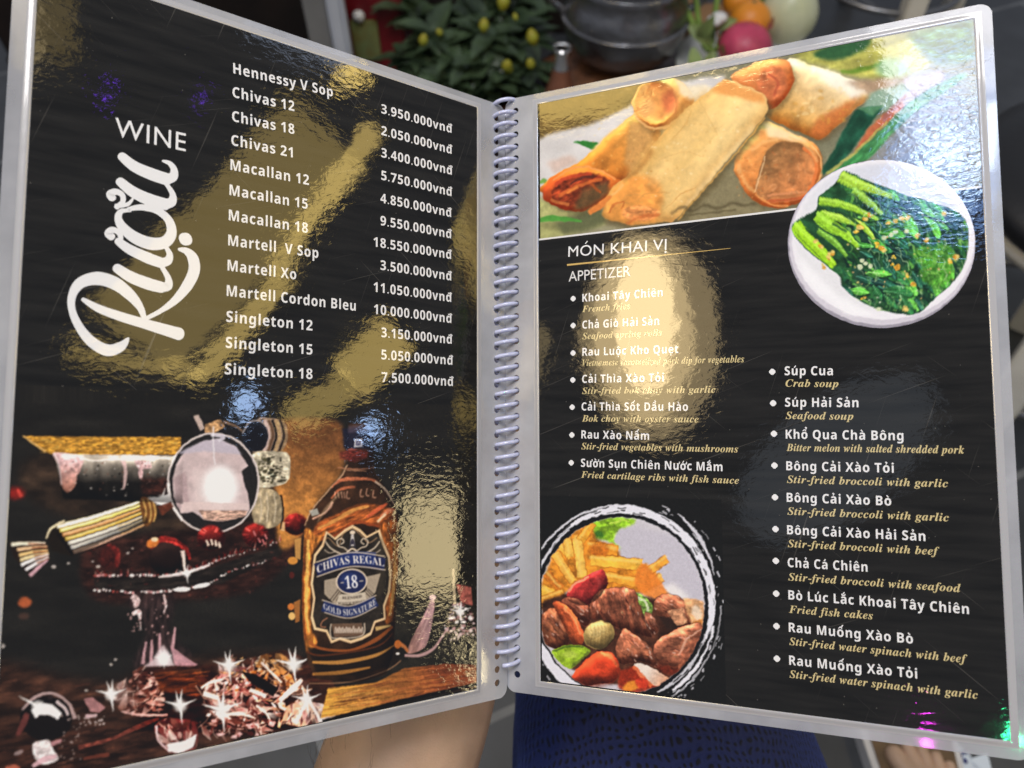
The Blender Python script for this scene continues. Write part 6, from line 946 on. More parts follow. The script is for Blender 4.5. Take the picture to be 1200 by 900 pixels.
    c.dome([(664, 700), (672, 684), (700, 668), (708, 670), (712, 684), (702, 700), (690, 708), (676, 708)], 7, .6, (-.5, -.9), .2, clip=cl); c.dome([(702+18*math.cos(t_), 744+16*math.sin(t_)) for t_ in np.linspace(0, 6.283, 14)[:-1]], 7, .5, (-.3, -1), .3, clip=cl)
    c.dome([(648, 708), (658, 706), (672, 718), (684, 740), (684, 752), (672, 754), (662, 736)], 5, .5, (.4, -.9), .2, clip=cl)
    c.fill([(646, 764), (660, 757), (680, 756), (692, 764), (680, 774), (668, 784), (654, 774)], (150, 184, 44), 1, .8, sm=True, tex=(.15, 8, 6, 0), clip=cl); c.line([(648, 764), (664, 758), (684, 758)], 2, (70, 100, 30), .9, .8); c.line([(670, 782), (682, 772), (690, 764)], 3, (96, 110, 40), .8, 1); c.ell(668, 767, 9, 4, (190, 214, 84), .8, 2)
    c.fill([(668, 796), (684, 776), (704, 763), (720, 768), (726, 784), (720, 798), (700, 802), (680, 804)], (206, 66, 36), 1, .8, sm=True, tex=(.12, 12, 8, -.6), clip=cl); c.line([(704, 764), (716, 770), (724, 782)], [2, 5, 2], (232, 120, 70), .8, 1.4); c.fill([(664, 792), (690, 790), (720, 800), (700, 806), (672, 802)], (120, 44, 26), .6, 3, clip=cl)
    c.dome([(668, 796), (684, 776), (704, 763), (720, 768), (726, 784), (720, 798), (700, 802), (680, 804)], 9, .6, (-.3, -1), .25, clip=cl)
    c.fill([(726, 786), (744, 780), (770, 790), (776, 808), (748, 816), (724, 806)], (150, 44, 22), .9, 2, clip=cl); c.fill([(742, 779), (758, 780), (780, 792), (790, 800), (774, 804), (756, 798)], (236, 222, 210), 1, .8, sm=True, clip=cl, grad=((210, 140, 100), (758, 786), (786, 802))); c.line([(742, 780), (752, 792), (764, 804)], [3, 5, 5], (222, 106, 60), .9, .9); c.ell(740, 804, 10, 6, (240, 150, 50), .9, 1.6, rot=-.3, clip=cl); c.ell(752, 800, 8, 6, (206, 60, 36), .9, 1.4, clip=cl); c.line([(760, 812), (776, 804), (788, 800)], [3, 4], (240, 170, 110), .8, 1, clip=cl)
    c.texture(.13, 4, 3, .4); c.warp(.8, 6); c.grain(.08, .9, .2)
    return c
# ---------------------------------------------------------------- the open menu
W_, H_ = .2008, .297                       # printed area of a page
IN_ = .019                                 # margin towards the binding
def cw(v): return RGT*v[0]+DWN*v[1]+FWD*v[2]
def pose(t, x, y):
    t = CAM+cw(t); X = cw(x).normalized(); Y = -cw(y); Y = (Y-X*Y.dot(X)).normalized(); Z = X.cross(Y)
    M = Matrix((X, Y, Z)).transposed().to_4x4(); M.translation = t; return M
ML = pose((-.17660459, -.15715896, .29965399), (.78744965, .05667852, .61376754), (.0040418, .99526704, -.09709372))
MR = pose((.01352832, -.14790964, .42388739), (.90926696, -.03583598, -.4146678), (.00256391, .99674985, -.08051803))
POSE = {'L': ML, 'R': MR}
INV = {k: m.inverted() for k, m in POSE.items()}
spine_foot = (ML @ Vector((W_+IN_, -H_, 0))+MR @ Vector((-IN_, -H_, 0)))/2
menu = empty('menu', spine_foot); menu.rotation_euler = (math.pi/2-PITCH, 0, 0)
tag(menu, 'open spiral bound restaurant menu with laminated black pages held above a knee', 'menu')
bpy.context.view_layer.update()
MENU_INV = menu.matrix_world.inverted()

def pg(page, px, py):
    """where the photo position (px, py) falls on a page, in that page's own metres (x right, y up)"""
    d = RGT*((px-600)/940)+DWN*((py-450)/940)+FWD; M = INV[page]
    o = M @ CAM; e = M.to_3x3() @ d; s = -o.z/e.z
    return (o.x+e.x*s, o.y+e.y*s)
def to_px(page, x, y):
    """the inverse of pg for arrays of page points"""
    M = np.array(POSE[page]); P = np.stack([x, y, np.zeros_like(x)], -1) @ M[:3, :3].T+M[:3, 3]-np.array(CAM)
    zz = P @ np.array(FWD); return 600+940*(P @ np.array(RGT))/zz, 450+940*(P @ np.array(DWN))/zz

def rounded(x0, y0, x1, y1, r, n=8):
    out = []
    for (cx, cy, a0) in ((x1-r, y1-r, 0), (x0+r, y1-r, 90), (x0+r, y0+r, 180), (x1-r, y0+r, 270)):
        for i in range(n+1): a = math.radians(a0+90*i/n); out.append((cx+r*math.cos(a), cy+r*math.sin(a)))
    return out
def slab(name, outer, holes, z0, z1, mt, parent):
    """flat plate with holes"""
    loops = [[Vector((x, y, 0)) for x, y in outer]]+[[Vector((x, y, 0)) for x, y in h][::-1] for h in holes]
    tris = tessellate_polygon(loops); pts = [p for l in loops for p in l]; n = len(pts)
    v = [(p.x, p.y, z1) for p in pts]+[(p.x, p.y, z0) for p in pts]; f = []
    for a, b, c in tris:
        A, B, C_ = pts[a], pts[b], pts[c]
        if (B-A).cross(C_-A).z < 0: b, c = c, b
        f.append((a, b, c)); f.append((c+n, b+n, a+n))
    k = 0
    for l in loops:
        m = len(l)
        for i in range(m): f.append((k+i, k+i+n, k+(i+1) % m+n, k+(i+1) % m))
        k += m
    return from_data(name, v, f, mt, parent)
PITCH_C = .00654; N_C = 46; HOLE = .006; R_C = .0066; WIRE = .00112
def circle(x, y, r, n=14): return [(x+r*math.cos(2*math.pi*i/n), y+r*math.sin(2*math.pi*i/n)) for i in range(n)]
DROP = .0011
def make_page(page, label):
    if page == 'L': x0, x1 = -.0078, W_+IN_; hx = x1-HOLE; hy = -.001-DROP
    else: x0, x1 = -IN_, W_+.0068; hx = x0+HOLE; hy = -.001
    y0, y1 = -H_-.0072, .0060
    sheet = slab('page', rounded(x0, y0, x1, y1, .005), [circle(hx, hy-k*PITCH_C, .0017) for k in range(N_C)], -.0009, -.0004, M_PLASTIC, menu)
    sheet.matrix_basis = MENU_INV @ POSE[page]
    sheet['label'] = label
    # printed sheet inside the pouch, and the sealed step of film around it
    bm = bmesh.new(); bmesh.ops.create_cube(bm, size=1); bmesh.ops.scale(bm, vec=(W_, H_, .0005), verts=bm.verts); bmesh.ops.translate(bm, vec=(W_/2, -H_/2, -.00025), verts=bm.verts)
    from_bm('printed_sheet', bm, M_INK[page], sheet)
    prof = [(.00005, -.00002), (.0004, .00010), (.0009, .00012), (.0016, -.00008), (.0024, -.00036), (.0030, -.00039)]
    v, f = [], []; nc = 0
    for d, z in prof:
        c = [(-d, d), (W_+d, d), (W_+d, -H_-d), (-d, -H_-d)]; ring = []
        for i in range(4):
            a, b = Vector(c[i]), Vector(c[(i+1) % 4])
            for j in range(24): p = a.lerp(b, j/24); ring.append((p.x, p.y, z))
        v += ring; nc = len(ring)
    for k in range(len(prof)-1):
        for i in range(nc): f.append((k*nc+i, (k+1)*nc+i, (k+1)*nc+(i+1) % nc, k*nc+(i+1) % nc)[::-1])
    from_data('seam', v, f, M_SEAM, sheet, True)
    return sheet
pages = {'L': make_page('L', 'wine page with a whisky still life, black under clear film'), 'R': make_page('R', 'starter page with food pictures, black under clear film')}

# the plastic coil
E_mid = [(ML @ Vector((W_+IN_, -v, 0))+MR @ Vector((-IN_, -v, 0)))/2 for v in (0, H_)]
S_up = (E_mid[0]-E_mid[1]).normalized()
fr = (ML.to_3x3() @ Vector((0, 0, 1))+MR.to_3x3() @ Vector((0, 0, 1))).normalized(); fr = (fr-S_up*fr.dot(S_up)).normalized(); bb = S_up.cross(fr).normalized()
if bb.dot(RGT) < 0: bb = -bb
hL = ML @ Vector((W_+IN_-HOLE, -.001, -.0006)); hR = MR @ Vector((-IN_+HOLE, -.001, -.0006))
half = (hR-hL).dot(bb)/2; psi = math.asin(min(half/R_C, .99)); hm = (hL+hR)/2
ctr0 = hm-fr*(R_C*math.cos(psi)); ctr0 = ctr0-S_up*((ctr0-hR).dot(S_up))
path = []
a0 = -math.radians(22); steps = 36
a1 = psi+2*math.pi*45+math.radians(8)
n_ = int((a1-a0)/(2*math.pi)*steps)
for i in range(n_+1):
    a = a0+(a1-a0)*i/n_
    up = ((a-psi)/(2*math.pi)-44)*PITCH_C
    rj = R_C*(1+.035*math.sin(a*.37+1)+.02*math.sin(a*.83)); path.append(ctr0+fr*(rj*math.cos(a))+bb*(rj*math.sin(a))+S_up*(up+.00022*math.sin(a*.29)+.00012*math.sin(a*.61)))
v, f = tube_data([MENU_INV @ p for p in path], WIRE, 8)
M_COIL = mat('lilac_plastic', (.50, .53, .74), .28, noise=(300, .10), Coat_Weight=1.0, Coat_Roughness=.06)
from_data('binding_coil', v, f, M_COIL, menu, True)

# ---------------------------------------------------------------- pictures printed on the pages
def set_print(me, rgb):
    a = me.color_attributes.new('print', 'FLOAT_COLOR', 'POINT'); c = np.ones((len(me.vertices), 4), np.float32); c[:, :3] = rgb; a.data.foreach_set('color', c.ravel())
def sample(cv, px, py):
    L = cv.linear(); x = np.clip((px-cv.x0)*cv.k-.5, 0, cv.W-1.001); y = np.clip((py-cv.y0)*cv.k-.5, 0, cv.H-1.001)
    i, j = x.astype(int), y.astype(int); u, v = (x-i)[:, None], (y-j)[:, None]
    return (L[j, i]*(1-u)+L[j, i+1]*u)*(1-v)+(L[j+1, i]*(1-u)+L[j+1, i+1]*u)*v
def picture(name, cv, page, X, Y, faces, z, label=None, gain=1.0):
    px, py = to_px(page, X, Y)
    rgb = np.clip(sample(cv, px, py)*gain-.002, .002, .9)
    me = bpy.data.meshes.new(name); n = len(X); me.vertices.add(n); me.vertices.foreach_set('co', np.stack([X, Y, np.full(n, z)], 1).astype(np.float32).ravel())
    m = len(faces); me.loops.add(m*4); me.polygons.add(m); me.loops.foreach_set('vertex_index', faces.astype(np.int32).ravel())
    me.polygons.foreach_set('loop_start', np.arange(0, m*4, 4, dtype=np.int32)); me.update(calc_edges=True)
    set_print(me, rgb)
    o = link(name, me, M_PIC[page], pages[page])
    if label: o['label'] = label
    return o
def grid(x0, x1, y0, y1, st):
    nx, ny = int((x1-x0)/st), int((y1-y0)/st); X, Y = np.meshgrid(np.linspace(x0, x1, nx+1), np.linspace(y0, y1, ny+1))
    i, j = np.meshgrid(np.arange(nx), np.arange(ny)); a = (j*(nx+1)+i).ravel(); return X.ravel(), Y.ravel(), np.stack([a, a+1, a+nx+2, a+nx+1], 1)
def disc(page, cx, cy, rx, ry, nr=110, nt=260):
    t = np.linspace(0, 2*np.pi, nt, endpoint=False); r = np.linspace(.002, 1, nr); T, Rr = np.meshgrid(t, r)
    q = np.array([pg(page, cx+rx*a*math.cos(b), cy+ry*a*math.sin(b)) for a, b in zip(Rr.ravel(), T.ravel())])
    i, j = np.meshgrid(np.arange(nt), np.arange(nr-1)); i2 = (i+1) % nt
    return q[:, 0], q[:, 1], np.stack([j*nt+i, (j+1)*nt+i, (j+1)*nt+i2, j*nt+i2], -1).reshape(-1, 4)
picture('still_life_picture', paint_still_life(), 'L', *grid(.0003, W_-.0003, -H_+.0003, -.158, .0003), .00004, 'bottle, magnifying glass, books and crystals on black')
yl = (pg('R', 632, 277)[1]+pg('R', 925, 244)[1]+pg('R', 1148, 222)[1])/3
picture('spring_roll_picture', paint_spring_rolls(), 'R', *grid(.0012, W_-.0002, yl, -.0002, .00034), .00004, 'golden spring rolls with cucumber')
picture('greens_picture', paint_greens(), 'R', *disc('R', 1033, 286, 110, 98.6), .00012, 'stir fried greens on a round white plate')
xb, yb = pg('R', 848, 700)[0], pg('R', 728, 583)[1]
picture('beef_picture', paint_beef(), 'R', *grid(.0008, xb, -H_+.0006, yb, .00034), .00004, 'diced beef with fries in a brushed white ring')
def strip(name, x0, x1, y0, y1, z, m, page='R'):
    return from_data(name, [(x0, y0, z), (x1, y0, z), (x1, y1, z), (x0, y1, z)], [(0, 1, 2, 3)], m[page], pages[page])
strip('picture_border', .0003, W_-.0003, yl-.0009, yl, .00006, M_PALE)

# ---------------------------------------------------------------- lettering
def glyph_polys(font, ch): return GLYPH[font][ch][1]
ACC = {'\u0300': 'grave', '\u0301': 'acute', '\u0302': 'circ', '\u0303': 'tilde', '\u0309': 'hook', '\u0323': 'dot', '\u0306': 'breve', '\u031b': 'horn'}
import unicodedata
def bar(p, q, w):
    p, q = Vector(p), Vector(q); d = (q-p).normalized(); n = Vector((-d.y, d.x))*w/2
    return [tuple(p-n), tuple(q-n), tuple(q+n), tuple(p+n)]
def ribbon(pts, w):
    P = spline([(x, y, 0) for x, y in pts], 4); a, b = [], []
    for i, p in enumerate(P):
        d = (P[min(i+1, len(P)-1)]-P[max(i-1, 0)]).normalized(); n = Vector((-d.y, d.x, 0))*w/2; a.append((p.x+n.x, p.y+n.y)); b.append((p.x-n.x, p.y-n.y))
    return a+b[::-1]
def letter(font, ch):
    """(advance, contours) of a letter with its Vietnamese marks, em units"""
    if ch == ' ': return .26, []
    if ch in 'đĐ':
        a, g = GLYPH[font]['d']; xs = [p[0] for c in g for p in c]
        return a, g, [bar((max(xs)-.33, .66), (max(xs)+.08, .66), .085)]
    dec = unicodedata.normalize('NFD', ch); base = dec[0]; adv, g = GLYPH[font][base]
    if len(dec) == 1: return adv, g, []
    marks = [ACC[c] for c in dec[1:]]; xs = [p[0] for c in g for p in c]; cx = (min(xs)+max(xs))/2; top = .72 if base.isupper() else .545
    if base == 'i': g = [c for c in g if max(p[1] for p in c) < .6] or g
    th = .085 if font == 'sans' else .06; ex = []; y = top+.06; sh = 0.
    for mk in marks:
        if mk == 'dot': ex.append([(cx+.065*math.cos(a), -.14+.065*math.sin(a)) for a in [i*math.pi/6 for i in range(12)]])
        elif mk == 'horn': ex.append(ribbon([(max(xs)-.05, .50), (max(xs)+.06, .53), (max(xs)+.09, .62), (max(xs)+.06, .68)], th))
        elif mk == 'circ': ex.append([(cx-.19, y), (cx-.11, y), (cx, y+.085), (cx+.11, y), (cx+.19, y), (cx+.05, y+.15), (cx-.05, y+.15)]); sh = .17
        elif mk == 'breve': ex.append(ribbon([(cx-.15, y+.14), (cx-.09, y+.04), (cx, y+.02), (cx+.09, y+.04), (cx+.15, y+.14)], th)); sh = .15
    for mk in marks:
        x2, y2 = (cx+.0, y) if not sh else (cx+.13 if 'circ' in marks else cx, y+sh*.75)
        if mk == 'acute': ex.append(bar((x2-.05, y2), (x2+.09, y2+.16), th))
        elif mk == 'grave': ex.append(bar((x2+.06, y2), (x2-.09, y2+.16), th))
        elif mk == 'hook': ex.append(ribbon([(x2-.075, y2+.14), (x2-.01, y2+.18), (x2+.06, y2+.14), (x2+.01, y2+.07), (x2+.005, y2+.0)], th*.85))
        elif mk == 'tilde': ex.append(ribbon([(x2-.16, y2+.03), (x2-.07, y2+.11), (x2+.06, y2+.05), (x2+.16, y2+.12)], th))
    return adv, g, ex
def islands(cs):
    """group each outer contour with its own holes"""
    def inside(p, c):
        r = False
        for (x0, y0), (x1, y1) in zip(c, c[1:]+c[:1]):
            if (y0 > p[1]) != (y1 > p[1]) and p[0] < (x1-x0)*(p[1]-y0)/(y1-y0)+x0: r = not r
        return r
    par = [sum(inside(c[0], d) for d in cs if d is not c) for c in cs]; out = []
    for c, k in zip(cs, par):
        if k % 2 == 0: out.append([c]+[d for d, j in zip(cs, par) if j == k+1 and inside(d[0], c)])
    return out
def text_line(name, page, font, s, p, q, cap, mt, z=.00010, slant=0., track=0.):
    """letters set on a page from photo point p to photo point q (baseline ends), cap height in metres"""
    a = Vector(pg(page, *p)); b = Vector(pg(page, *q)); d = b-a; L = d.length; d.normalize(); n = Vector((-d.y, d.x))
    items = [letter(font, ch) for ch in s]; tot = sum(i[0]+track for i in items)-track
    first = min((pt[0] for c in items[0][1] for pt in c), default=0); li = items[-1]; last = li[0]-max((pt[0] for c in li[1] for pt in c), default=li[0])
    sx = L/(tot-first-last); sy = cap/.714; x = -first; V, F = [], []
    def put(contours):
        loops = [[Vector(((x+px+slant*py)*sx, py*sy, 0)) for px, py in c] for c in contours]
        tris = tessellate_polygon(loops); pts = [v for l in loops for v in l]; k = len(V)
        for v in pts: w_ = a+d*v.x+n*v.y; V.append((w_.x, w_.y, z))
        for i, j, l in tris:
            if (pts[j]-pts[i]).cross(pts[l]-pts[i]).z < 0: j, l = l, j
            F.append((k+i, k+j, k+l))
    for it in items:
        for grp in islands(it[1]): put(grp)
        for e in (it[2] if len(it) > 2 else []): put([e])
        x += it[0]+track
    return from_data(name, V, F, mt[page], pages[page])

WINES = [('Hennessy V Sop', (273.5, 86), (390, 113.5)), ('Chivas 12', (272.5, 113.7), (345, 130.5)), ('Chivas 18', (272, 142), (345, 157.5)), ('Chivas 21', (271, 170), (343, 184.7)),
    ('Macallan 12', (270, 199), (362, 217)), ('Macallan 15', (268.8, 228.5), (360.5, 245)), ('Macallan 18', (268, 258), (360.7, 273.2)), ('Martell  V Sop', (267.3, 287.5), (373, 302.5)),
    ('Martell Xo', (266.5, 317), (347, 327.7)), ('Martell Cordon Bleu', (265.5, 346.7), (416.7, 364.3)), ('Singleton 12', (265, 377), (366, 387.5)), ('Singleton 15', (264.3, 407.5), (366, 415.7)), ('Singleton 18', (263.3, 438.5), (366, 444.3))]
for s, p, q in WINES: text_line('wine_name', 'L', 'sans', s, p, q, .0046, M_WHITE, track=.05)
PRICES = [('3.950.000vnđ', (446.7, 132.5), (529, 156)), ('2.050.000vnđ', (446.7, 158), (529, 180.5)), ('3.400.000vnđ', (446.7, 184), (529.3, 205)), ('5.750.000vnđ', (446.7, 210.5), (529, 230)),
    ('4.850.000vnđ', (445.7, 237.3), (528.5, 254.5)), ('9.550.000vnđ', (445.7, 263.7), (528.5, 279.5)), ('18.550.000vnđ', (437.7, 288.7), (528.5, 303.7)), ('3.500.000vnđ', (445.7, 316), (528.6, 328.8)),
    ('11.050.000vnđ', (437.7, 341.7), (528.6, 353.9)), ('10.000.000vnđ', (438, 367.7), (528.8, 378.6)), ('3.150.000vnđ', (446.7, 395), (529.2, 403)), ('5.050.000vnđ', (446.7, 421), (530, 427.6)), ('7.500.000vnđ', (447, 447.5), (530.5, 452.5))]
for s, p, q in PRICES: text_line('price', 'L', 'sans', s, p, q, .0046, M_WHITE, track=.05)
text_line('heading', 'L', 'head', 'WINE', (134.5, 159.5), (217.5, 177.5), .0078, M_WHITE, track=.04)
text_line('heading', 'R', 'head', 'MÓN KHAI VỊ', (666, 301), (781, 292.8), .0056, M_WHITE, track=.02)
text_line('subheading', 'R', 'head', 'APPETIZER', (666.5, 330), (739, 323.5), .0054, M_PALE)
DISHES = [('Khoai Tây Chiên', (682.5, 353.7), (776.7, 347.2), 'French fries', (682.5, 365.9), (739, 362), (671.7, 350)),
    ('Chả Giò Hải Sản', (682.5, 385.2), (772.5, 380.7), 'Seafood spring rolls', (682.5, 397.7), (776, 393.5), (671.7, 381.5)),
    ('Rau Luộc Kho Quẹt', (682.5, 417), (795, 413.7), 'Vietnamese caramelized pork dip for vegetables', (682.5, 429), (872, 424.5), (671.6, 413.7)),
    ('Cải Thìa Xào Tỏi', (682.2, 448.7), (778, 447.2), 'Stir-fried bok choy with garlic', (682.2, 461.7), (838.5, 460.2), (671.3, 445.3)),
    ('Cải Thìa Sốt Dầu Hào', (681.6, 481), (806.3, 481.5), 'Bok choy with oyster sauce', (682, 494), (818.7, 495), (670.6, 477.2)),
    ('Rau Xào Nấm', (681.3, 513.7), (760.7, 515.5), 'Stir-fried vegetables with mushrooms', (681.3, 526.5), (865, 530.2), (670.2, 509.7)),
    ('Sườn Sụn Chiên Nước Mắm', (680.8, 547), (846.7, 552.2), 'Fried cartilage ribs with fish sauce', (681, 559.7), (866, 567), (669.5, 542.3)),
    ('Súp Cua', (919.5, 439.7), (976, 439.7), 'Crab soup', (920.5, 453), (982.5, 453.8), (905, 435.7)),
    ('Súp Hải Sản', (920, 476.5), (1006, 477.2), 'Seafood soup', (920.7, 490.9), (1000, 492), (906, 472.5)),
    ('Khổ Qua Chà Bông', (920.8, 514), (1058.7, 516), 'Bitter melon with salted shredded pork', (921.7, 528.4), (1130, 531.6), (907, 508.3)),
    ('Bông Cải Xào Tỏi', (921.5, 551), (1047.5, 554), 'Stir-fried broccoli with garlic', (922.2, 565.8), (1111, 571), (907.6, 545.5)),
    ('Bông Cải Xào Bò', (922, 588), (1044.5, 592.5), 'Stir-fried broccoli with garlic', (922.8, 603), (1112, 611), (908.2, 582.7)),
    ('Bông Cải Xào Hải Sản', (922.5, 626), (1084.5, 634), 'Stir-fried broccoli with beef', (923.2, 641), (1101, 650.5), (908.8, 620)),
    ('Chả Cá Chiên', (923.2, 664.3), (1016.7, 670), 'Stir-fried broccoli with seafood', (923.8, 680), (1126, 694), (909.2, 657.2)),
    ('Bò Lúc Lắc Khoai Tây Chiên', (924, 702.3), (1135.5, 719.6), 'Fried fish cakes', (924.7, 718), (1023, 725.8), (909.6, 695.6)),
    ('Rau Muống Xào Bò', (924.5, 740.3), (1070, 754.3), 'Stir-fried water spinach with beef', (925, 755.6), (1133.7, 777), (910, 733.8)),
    ('Rau Muống Xào Tỏi', (925, 778.9), (1075, 795.2), 'Stir-fried water spinach with garlic', (925.3, 794), (1146, 819), (910.5, 771.8))]
for s, p, q, t, p2, q2, b in DISHES:
    text_line('dish_name', 'R', 'sans', s, p, q, .0040, M_WHITE, track=.05)
    text_line('dish_translation', 'R', 'ital', t, p2, q2, .0034, M_CREAM, track=.03)
    x, y = pg('R', *b); r = .0015
    from_data('bullet', [(x+r*.95*math.cos(k*math.pi/2+o_), y+r*.95*math.sin(k*math.pi/2+o_)*1.0, .0001) for k in range(4) for o_ in (-.28, .28)], [tuple(range(8))], M_WHITE['R'], pages['R'])
x0, y0 = pg('R', 664.5, 310.7); x1, y1 = pg('R', 856, 291)
from_data('gold_rule', [(x0, y0-.0004, .0001), (x1, y1-.0001, .0001), (x1, y1+.0001, .0001), (x0, y0+.0005, .0001)], [(0, 1, 2, 3)], M_LINE['R'], pages['R'])

# hand lettered title, drawn as brush strokes (photo points with stroke widths)
def brush(strokes):
    V, F = [], []; k = 0
    for si, (pts, ws) in enumerate(strokes):
        q = [Vector((*pg('L', *p), 0)) for p in pts]; P = spline(q, 10); n = len(P)
        wd = np.interp(np.linspace(0, 1, n), np.linspace(0, 1, len(ws)), ws)
        for i, p in enumerate(P):
            d = (P[min(i+1, n-1)]-P[max(i-1, 0)]).normalized(); nn = Vector((-d.y, d.x, 0)); mmp = wd[i]/2*.00030
            z = .0001+si*.000008
            V.append((p.x+nn.x*mmp, p.y+nn.y*mmp, z)); V.append((p.x-nn.x*mmp, p.y-nn.y*mmp, z))
        for i in range(n-1): F.append((k+2*i, k+2*i+1, k+2*i+3, k+2*i+2))
        for (ii, sg) in ((0, -1), (n-1, 1)):               # round ends
            p = P[ii]; d = (P[min(ii+1, n-1)]-P[max(ii-1, 0)]).normalized()*sg; r = wd[ii]/2*.00030; b0 = len(V); nn = Vector((-d.y, d.x, 0))
            z = .0001+si*.000008+.000004
            for j in range(9): a = math.pi*j/8; V.append((p.x+nn.x*r*math.cos(a)+d.x*r*math.sin(a)*.8, p.y+nn.y*r*math.cos(a)+d.y*r*math.sin(a)*.8, z))
            F.append(tuple(range(b0, b0+9)))
        k = len(V)
    # faces must look towards the reader
    G = []
    for f_ in F:
        a, b, c = (Vector(V[i]) for i in f_[:3]); G.append(f_ if (b-a).cross(c-b).z > 0 else f_[::-1])
    return from_data('title_lettering', V, G, M_WHITE['L'], pages['L'])
def Z5(x, y): return (60+x/2.725, 100+y/2.725)
TITLE = [
    ([Z5(246, 808), Z5(222, 834), Z5(180, 846), Z5(130, 820), Z5(90, 772), Z5(66, 716), Z5(68, 668), Z5(96, 630), Z5(150, 617), Z5(206, 634), Z5(254, 672), Z5(284, 710), Z5(296, 742)], [3, 12, 15, 13, 10, 8, 9, 13, 17, 17, 14, 9, 6]),
    ([Z5(102, 684), Z5(150, 712), Z5(220, 738), Z5(300, 762), Z5(408, 794)], [5, 10, 12, 13, 17]),
    ([Z5(300, 746), Z5(350, 720), Z5(396, 686), Z5(434, 640), Z5(456, 592), Z5(452, 552), Z5(432, 530), Z5(408, 524)], [5, 6, 10, 14, 15, 15, 10, 4]),
    ([Z5(210, 584), Z5(254, 612), Z5(310, 634), Z5(352, 645)], [12, 15, 16, 15]),
    ([Z5(352, 645), Z5(372, 640), Z5(374, 618), Z5(358, 588), Z5(344, 568)], [13, 12, 8, 6, 5]),
    ([Z5(214, 498), Z5(250, 524), Z5(310, 552), Z5(354, 568)], [10, 13, 15, 14]),
    ([Z5(352, 567), Z5(372, 560), Z5(378, 540), Z5(366, 516)], [13, 11, 8, 5]),
    ([Z5(214, 504), Z5(222, 486), Z5(212, 468), Z5(194, 462), Z5(182, 474), Z5(192, 484)], [5, 6, 7, 8, 9, 10]),
    ([Z5(252, 400), Z5(224, 402), Z5(214, 424), Z5(230, 456), Z5(270, 488), Z5(320, 506), Z5(364, 500), Z5(384, 470), Z5(374, 430), Z5(338, 400), Z5(288, 390), Z5(246, 396)], [4, 6, 9, 13, 16, 17, 15, 13, 11, 10, 8, 5]),
    ([Z5(208, 390), Z5(228, 372), Z5(226, 350), Z5(206, 340), Z5(188, 348), Z5(194, 360)], [6, 6, 7, 8, 9, 10]),
    ([Z5(208, 386), Z5(244, 380), Z5(262, 360)], [6, 5, 2]),
    ([Z5(220, 308), Z5(260, 340), Z5(314, 366), Z5(364, 380)], [12, 15, 17, 16]),
    ([Z5(362, 380), Z5(384, 372), Z5(388, 350), Z5(372, 322), Z5(350, 298)], [14, 12, 8, 6, 4]),
    ([Z5(226, 228), Z5(266, 260), Z5(320, 284), Z5(368, 300)], [12, 15, 17, 17]),
    ([Z5(366, 300), Z5(388, 292), Z5(392, 270), Z5(378, 250), Z5(356, 242)], [15, 12, 9, 7, 3]),
    ([Z5(424, 492), Z5(433, 491)], [17, 17]),
]
brush(TITLE)
# ---------------------------------------------------------------- the reader: forearm, hand, knees, foot
SKIN = (.56, .37, .245)
M_SKIN = mat('skin', SKIN, .46, noise=(34, .16, (.62, .41, .28)), bump=(900, .00035))
M_SKIN.node_tree.nodes['Principled BSDF'].inputs['Subsurface Weight'].default_value = .12
M_SKIN.node_tree.nodes['Principled BSDF'].inputs['Subsurface Radius'].default_value = (.008, .003, .0015)
foot_at = on_z(1078, 893, .03)
sp_mid = (ML @ Vector((W_+IN_, -.165, 0))+MR @ Vector((-IN_, -.165, 0)))/2
wrist = at(545, 660, .465); palm = at(575, 560, .452); elbow = at(392, 1140, .43); fore1 = at(508, 790, .455); fore2 = at(462, 900, .445)
nodes, edges, rads = [], [], []
def nd(p, r, parent=None):
    nodes.append(tuple(p)); rads.append(r); k = len(nodes)-1
    if parent is not None: edges.append((parent, k))
    return k
pel = nd((.24, -.36, .50), (.15, .12)); bel = nd((.22, -.40, .68), (.14, .11), pel); che = nd((.18, -.42, .90), (.15, .11), bel)
sho = nd((-.02, -.36, .98), (.062, .062), che); upa = nd(Vector((-.02, -.36, .98)).lerp(elbow, .55), (.05, .05), sho); elb = nd(elbow, (.043, .047), upa)
f2 = nd(fore2, (.047, .047), elb); f1 = nd(fore1, (.042, .042), f2); wr = nd(wrist, (.028, .030), f1); pa = nd(palm, (.030, .019), wr)
for dx, dy, ln in ((-.030, -.012, .9), (-.012, -.030, 1.0), (.012, -.032, .98), (.032, -.016, .8)):      # fingers spread behind the pages
    k = nd(palm+RGT*dx*.8+DWN*dy*.9, (.0105, .0105), pa); k = nd(palm+RGT*dx*1.5*ln+DWN*(dy*1.9-.012)*ln-FWD*.006, (.0090, .0090), k); nd(palm+RGT*dx*2.0*ln+DWN*(dy*2.5-.022)*ln-FWD*.012, (.0080, .0080), k)
k = nd(palm+RGT*.032+DWN*.020, (.0120, .0120), pa); nd(palm+RGT*.056+DWN*.004-FWD*.010, (.0095, .0095), k)
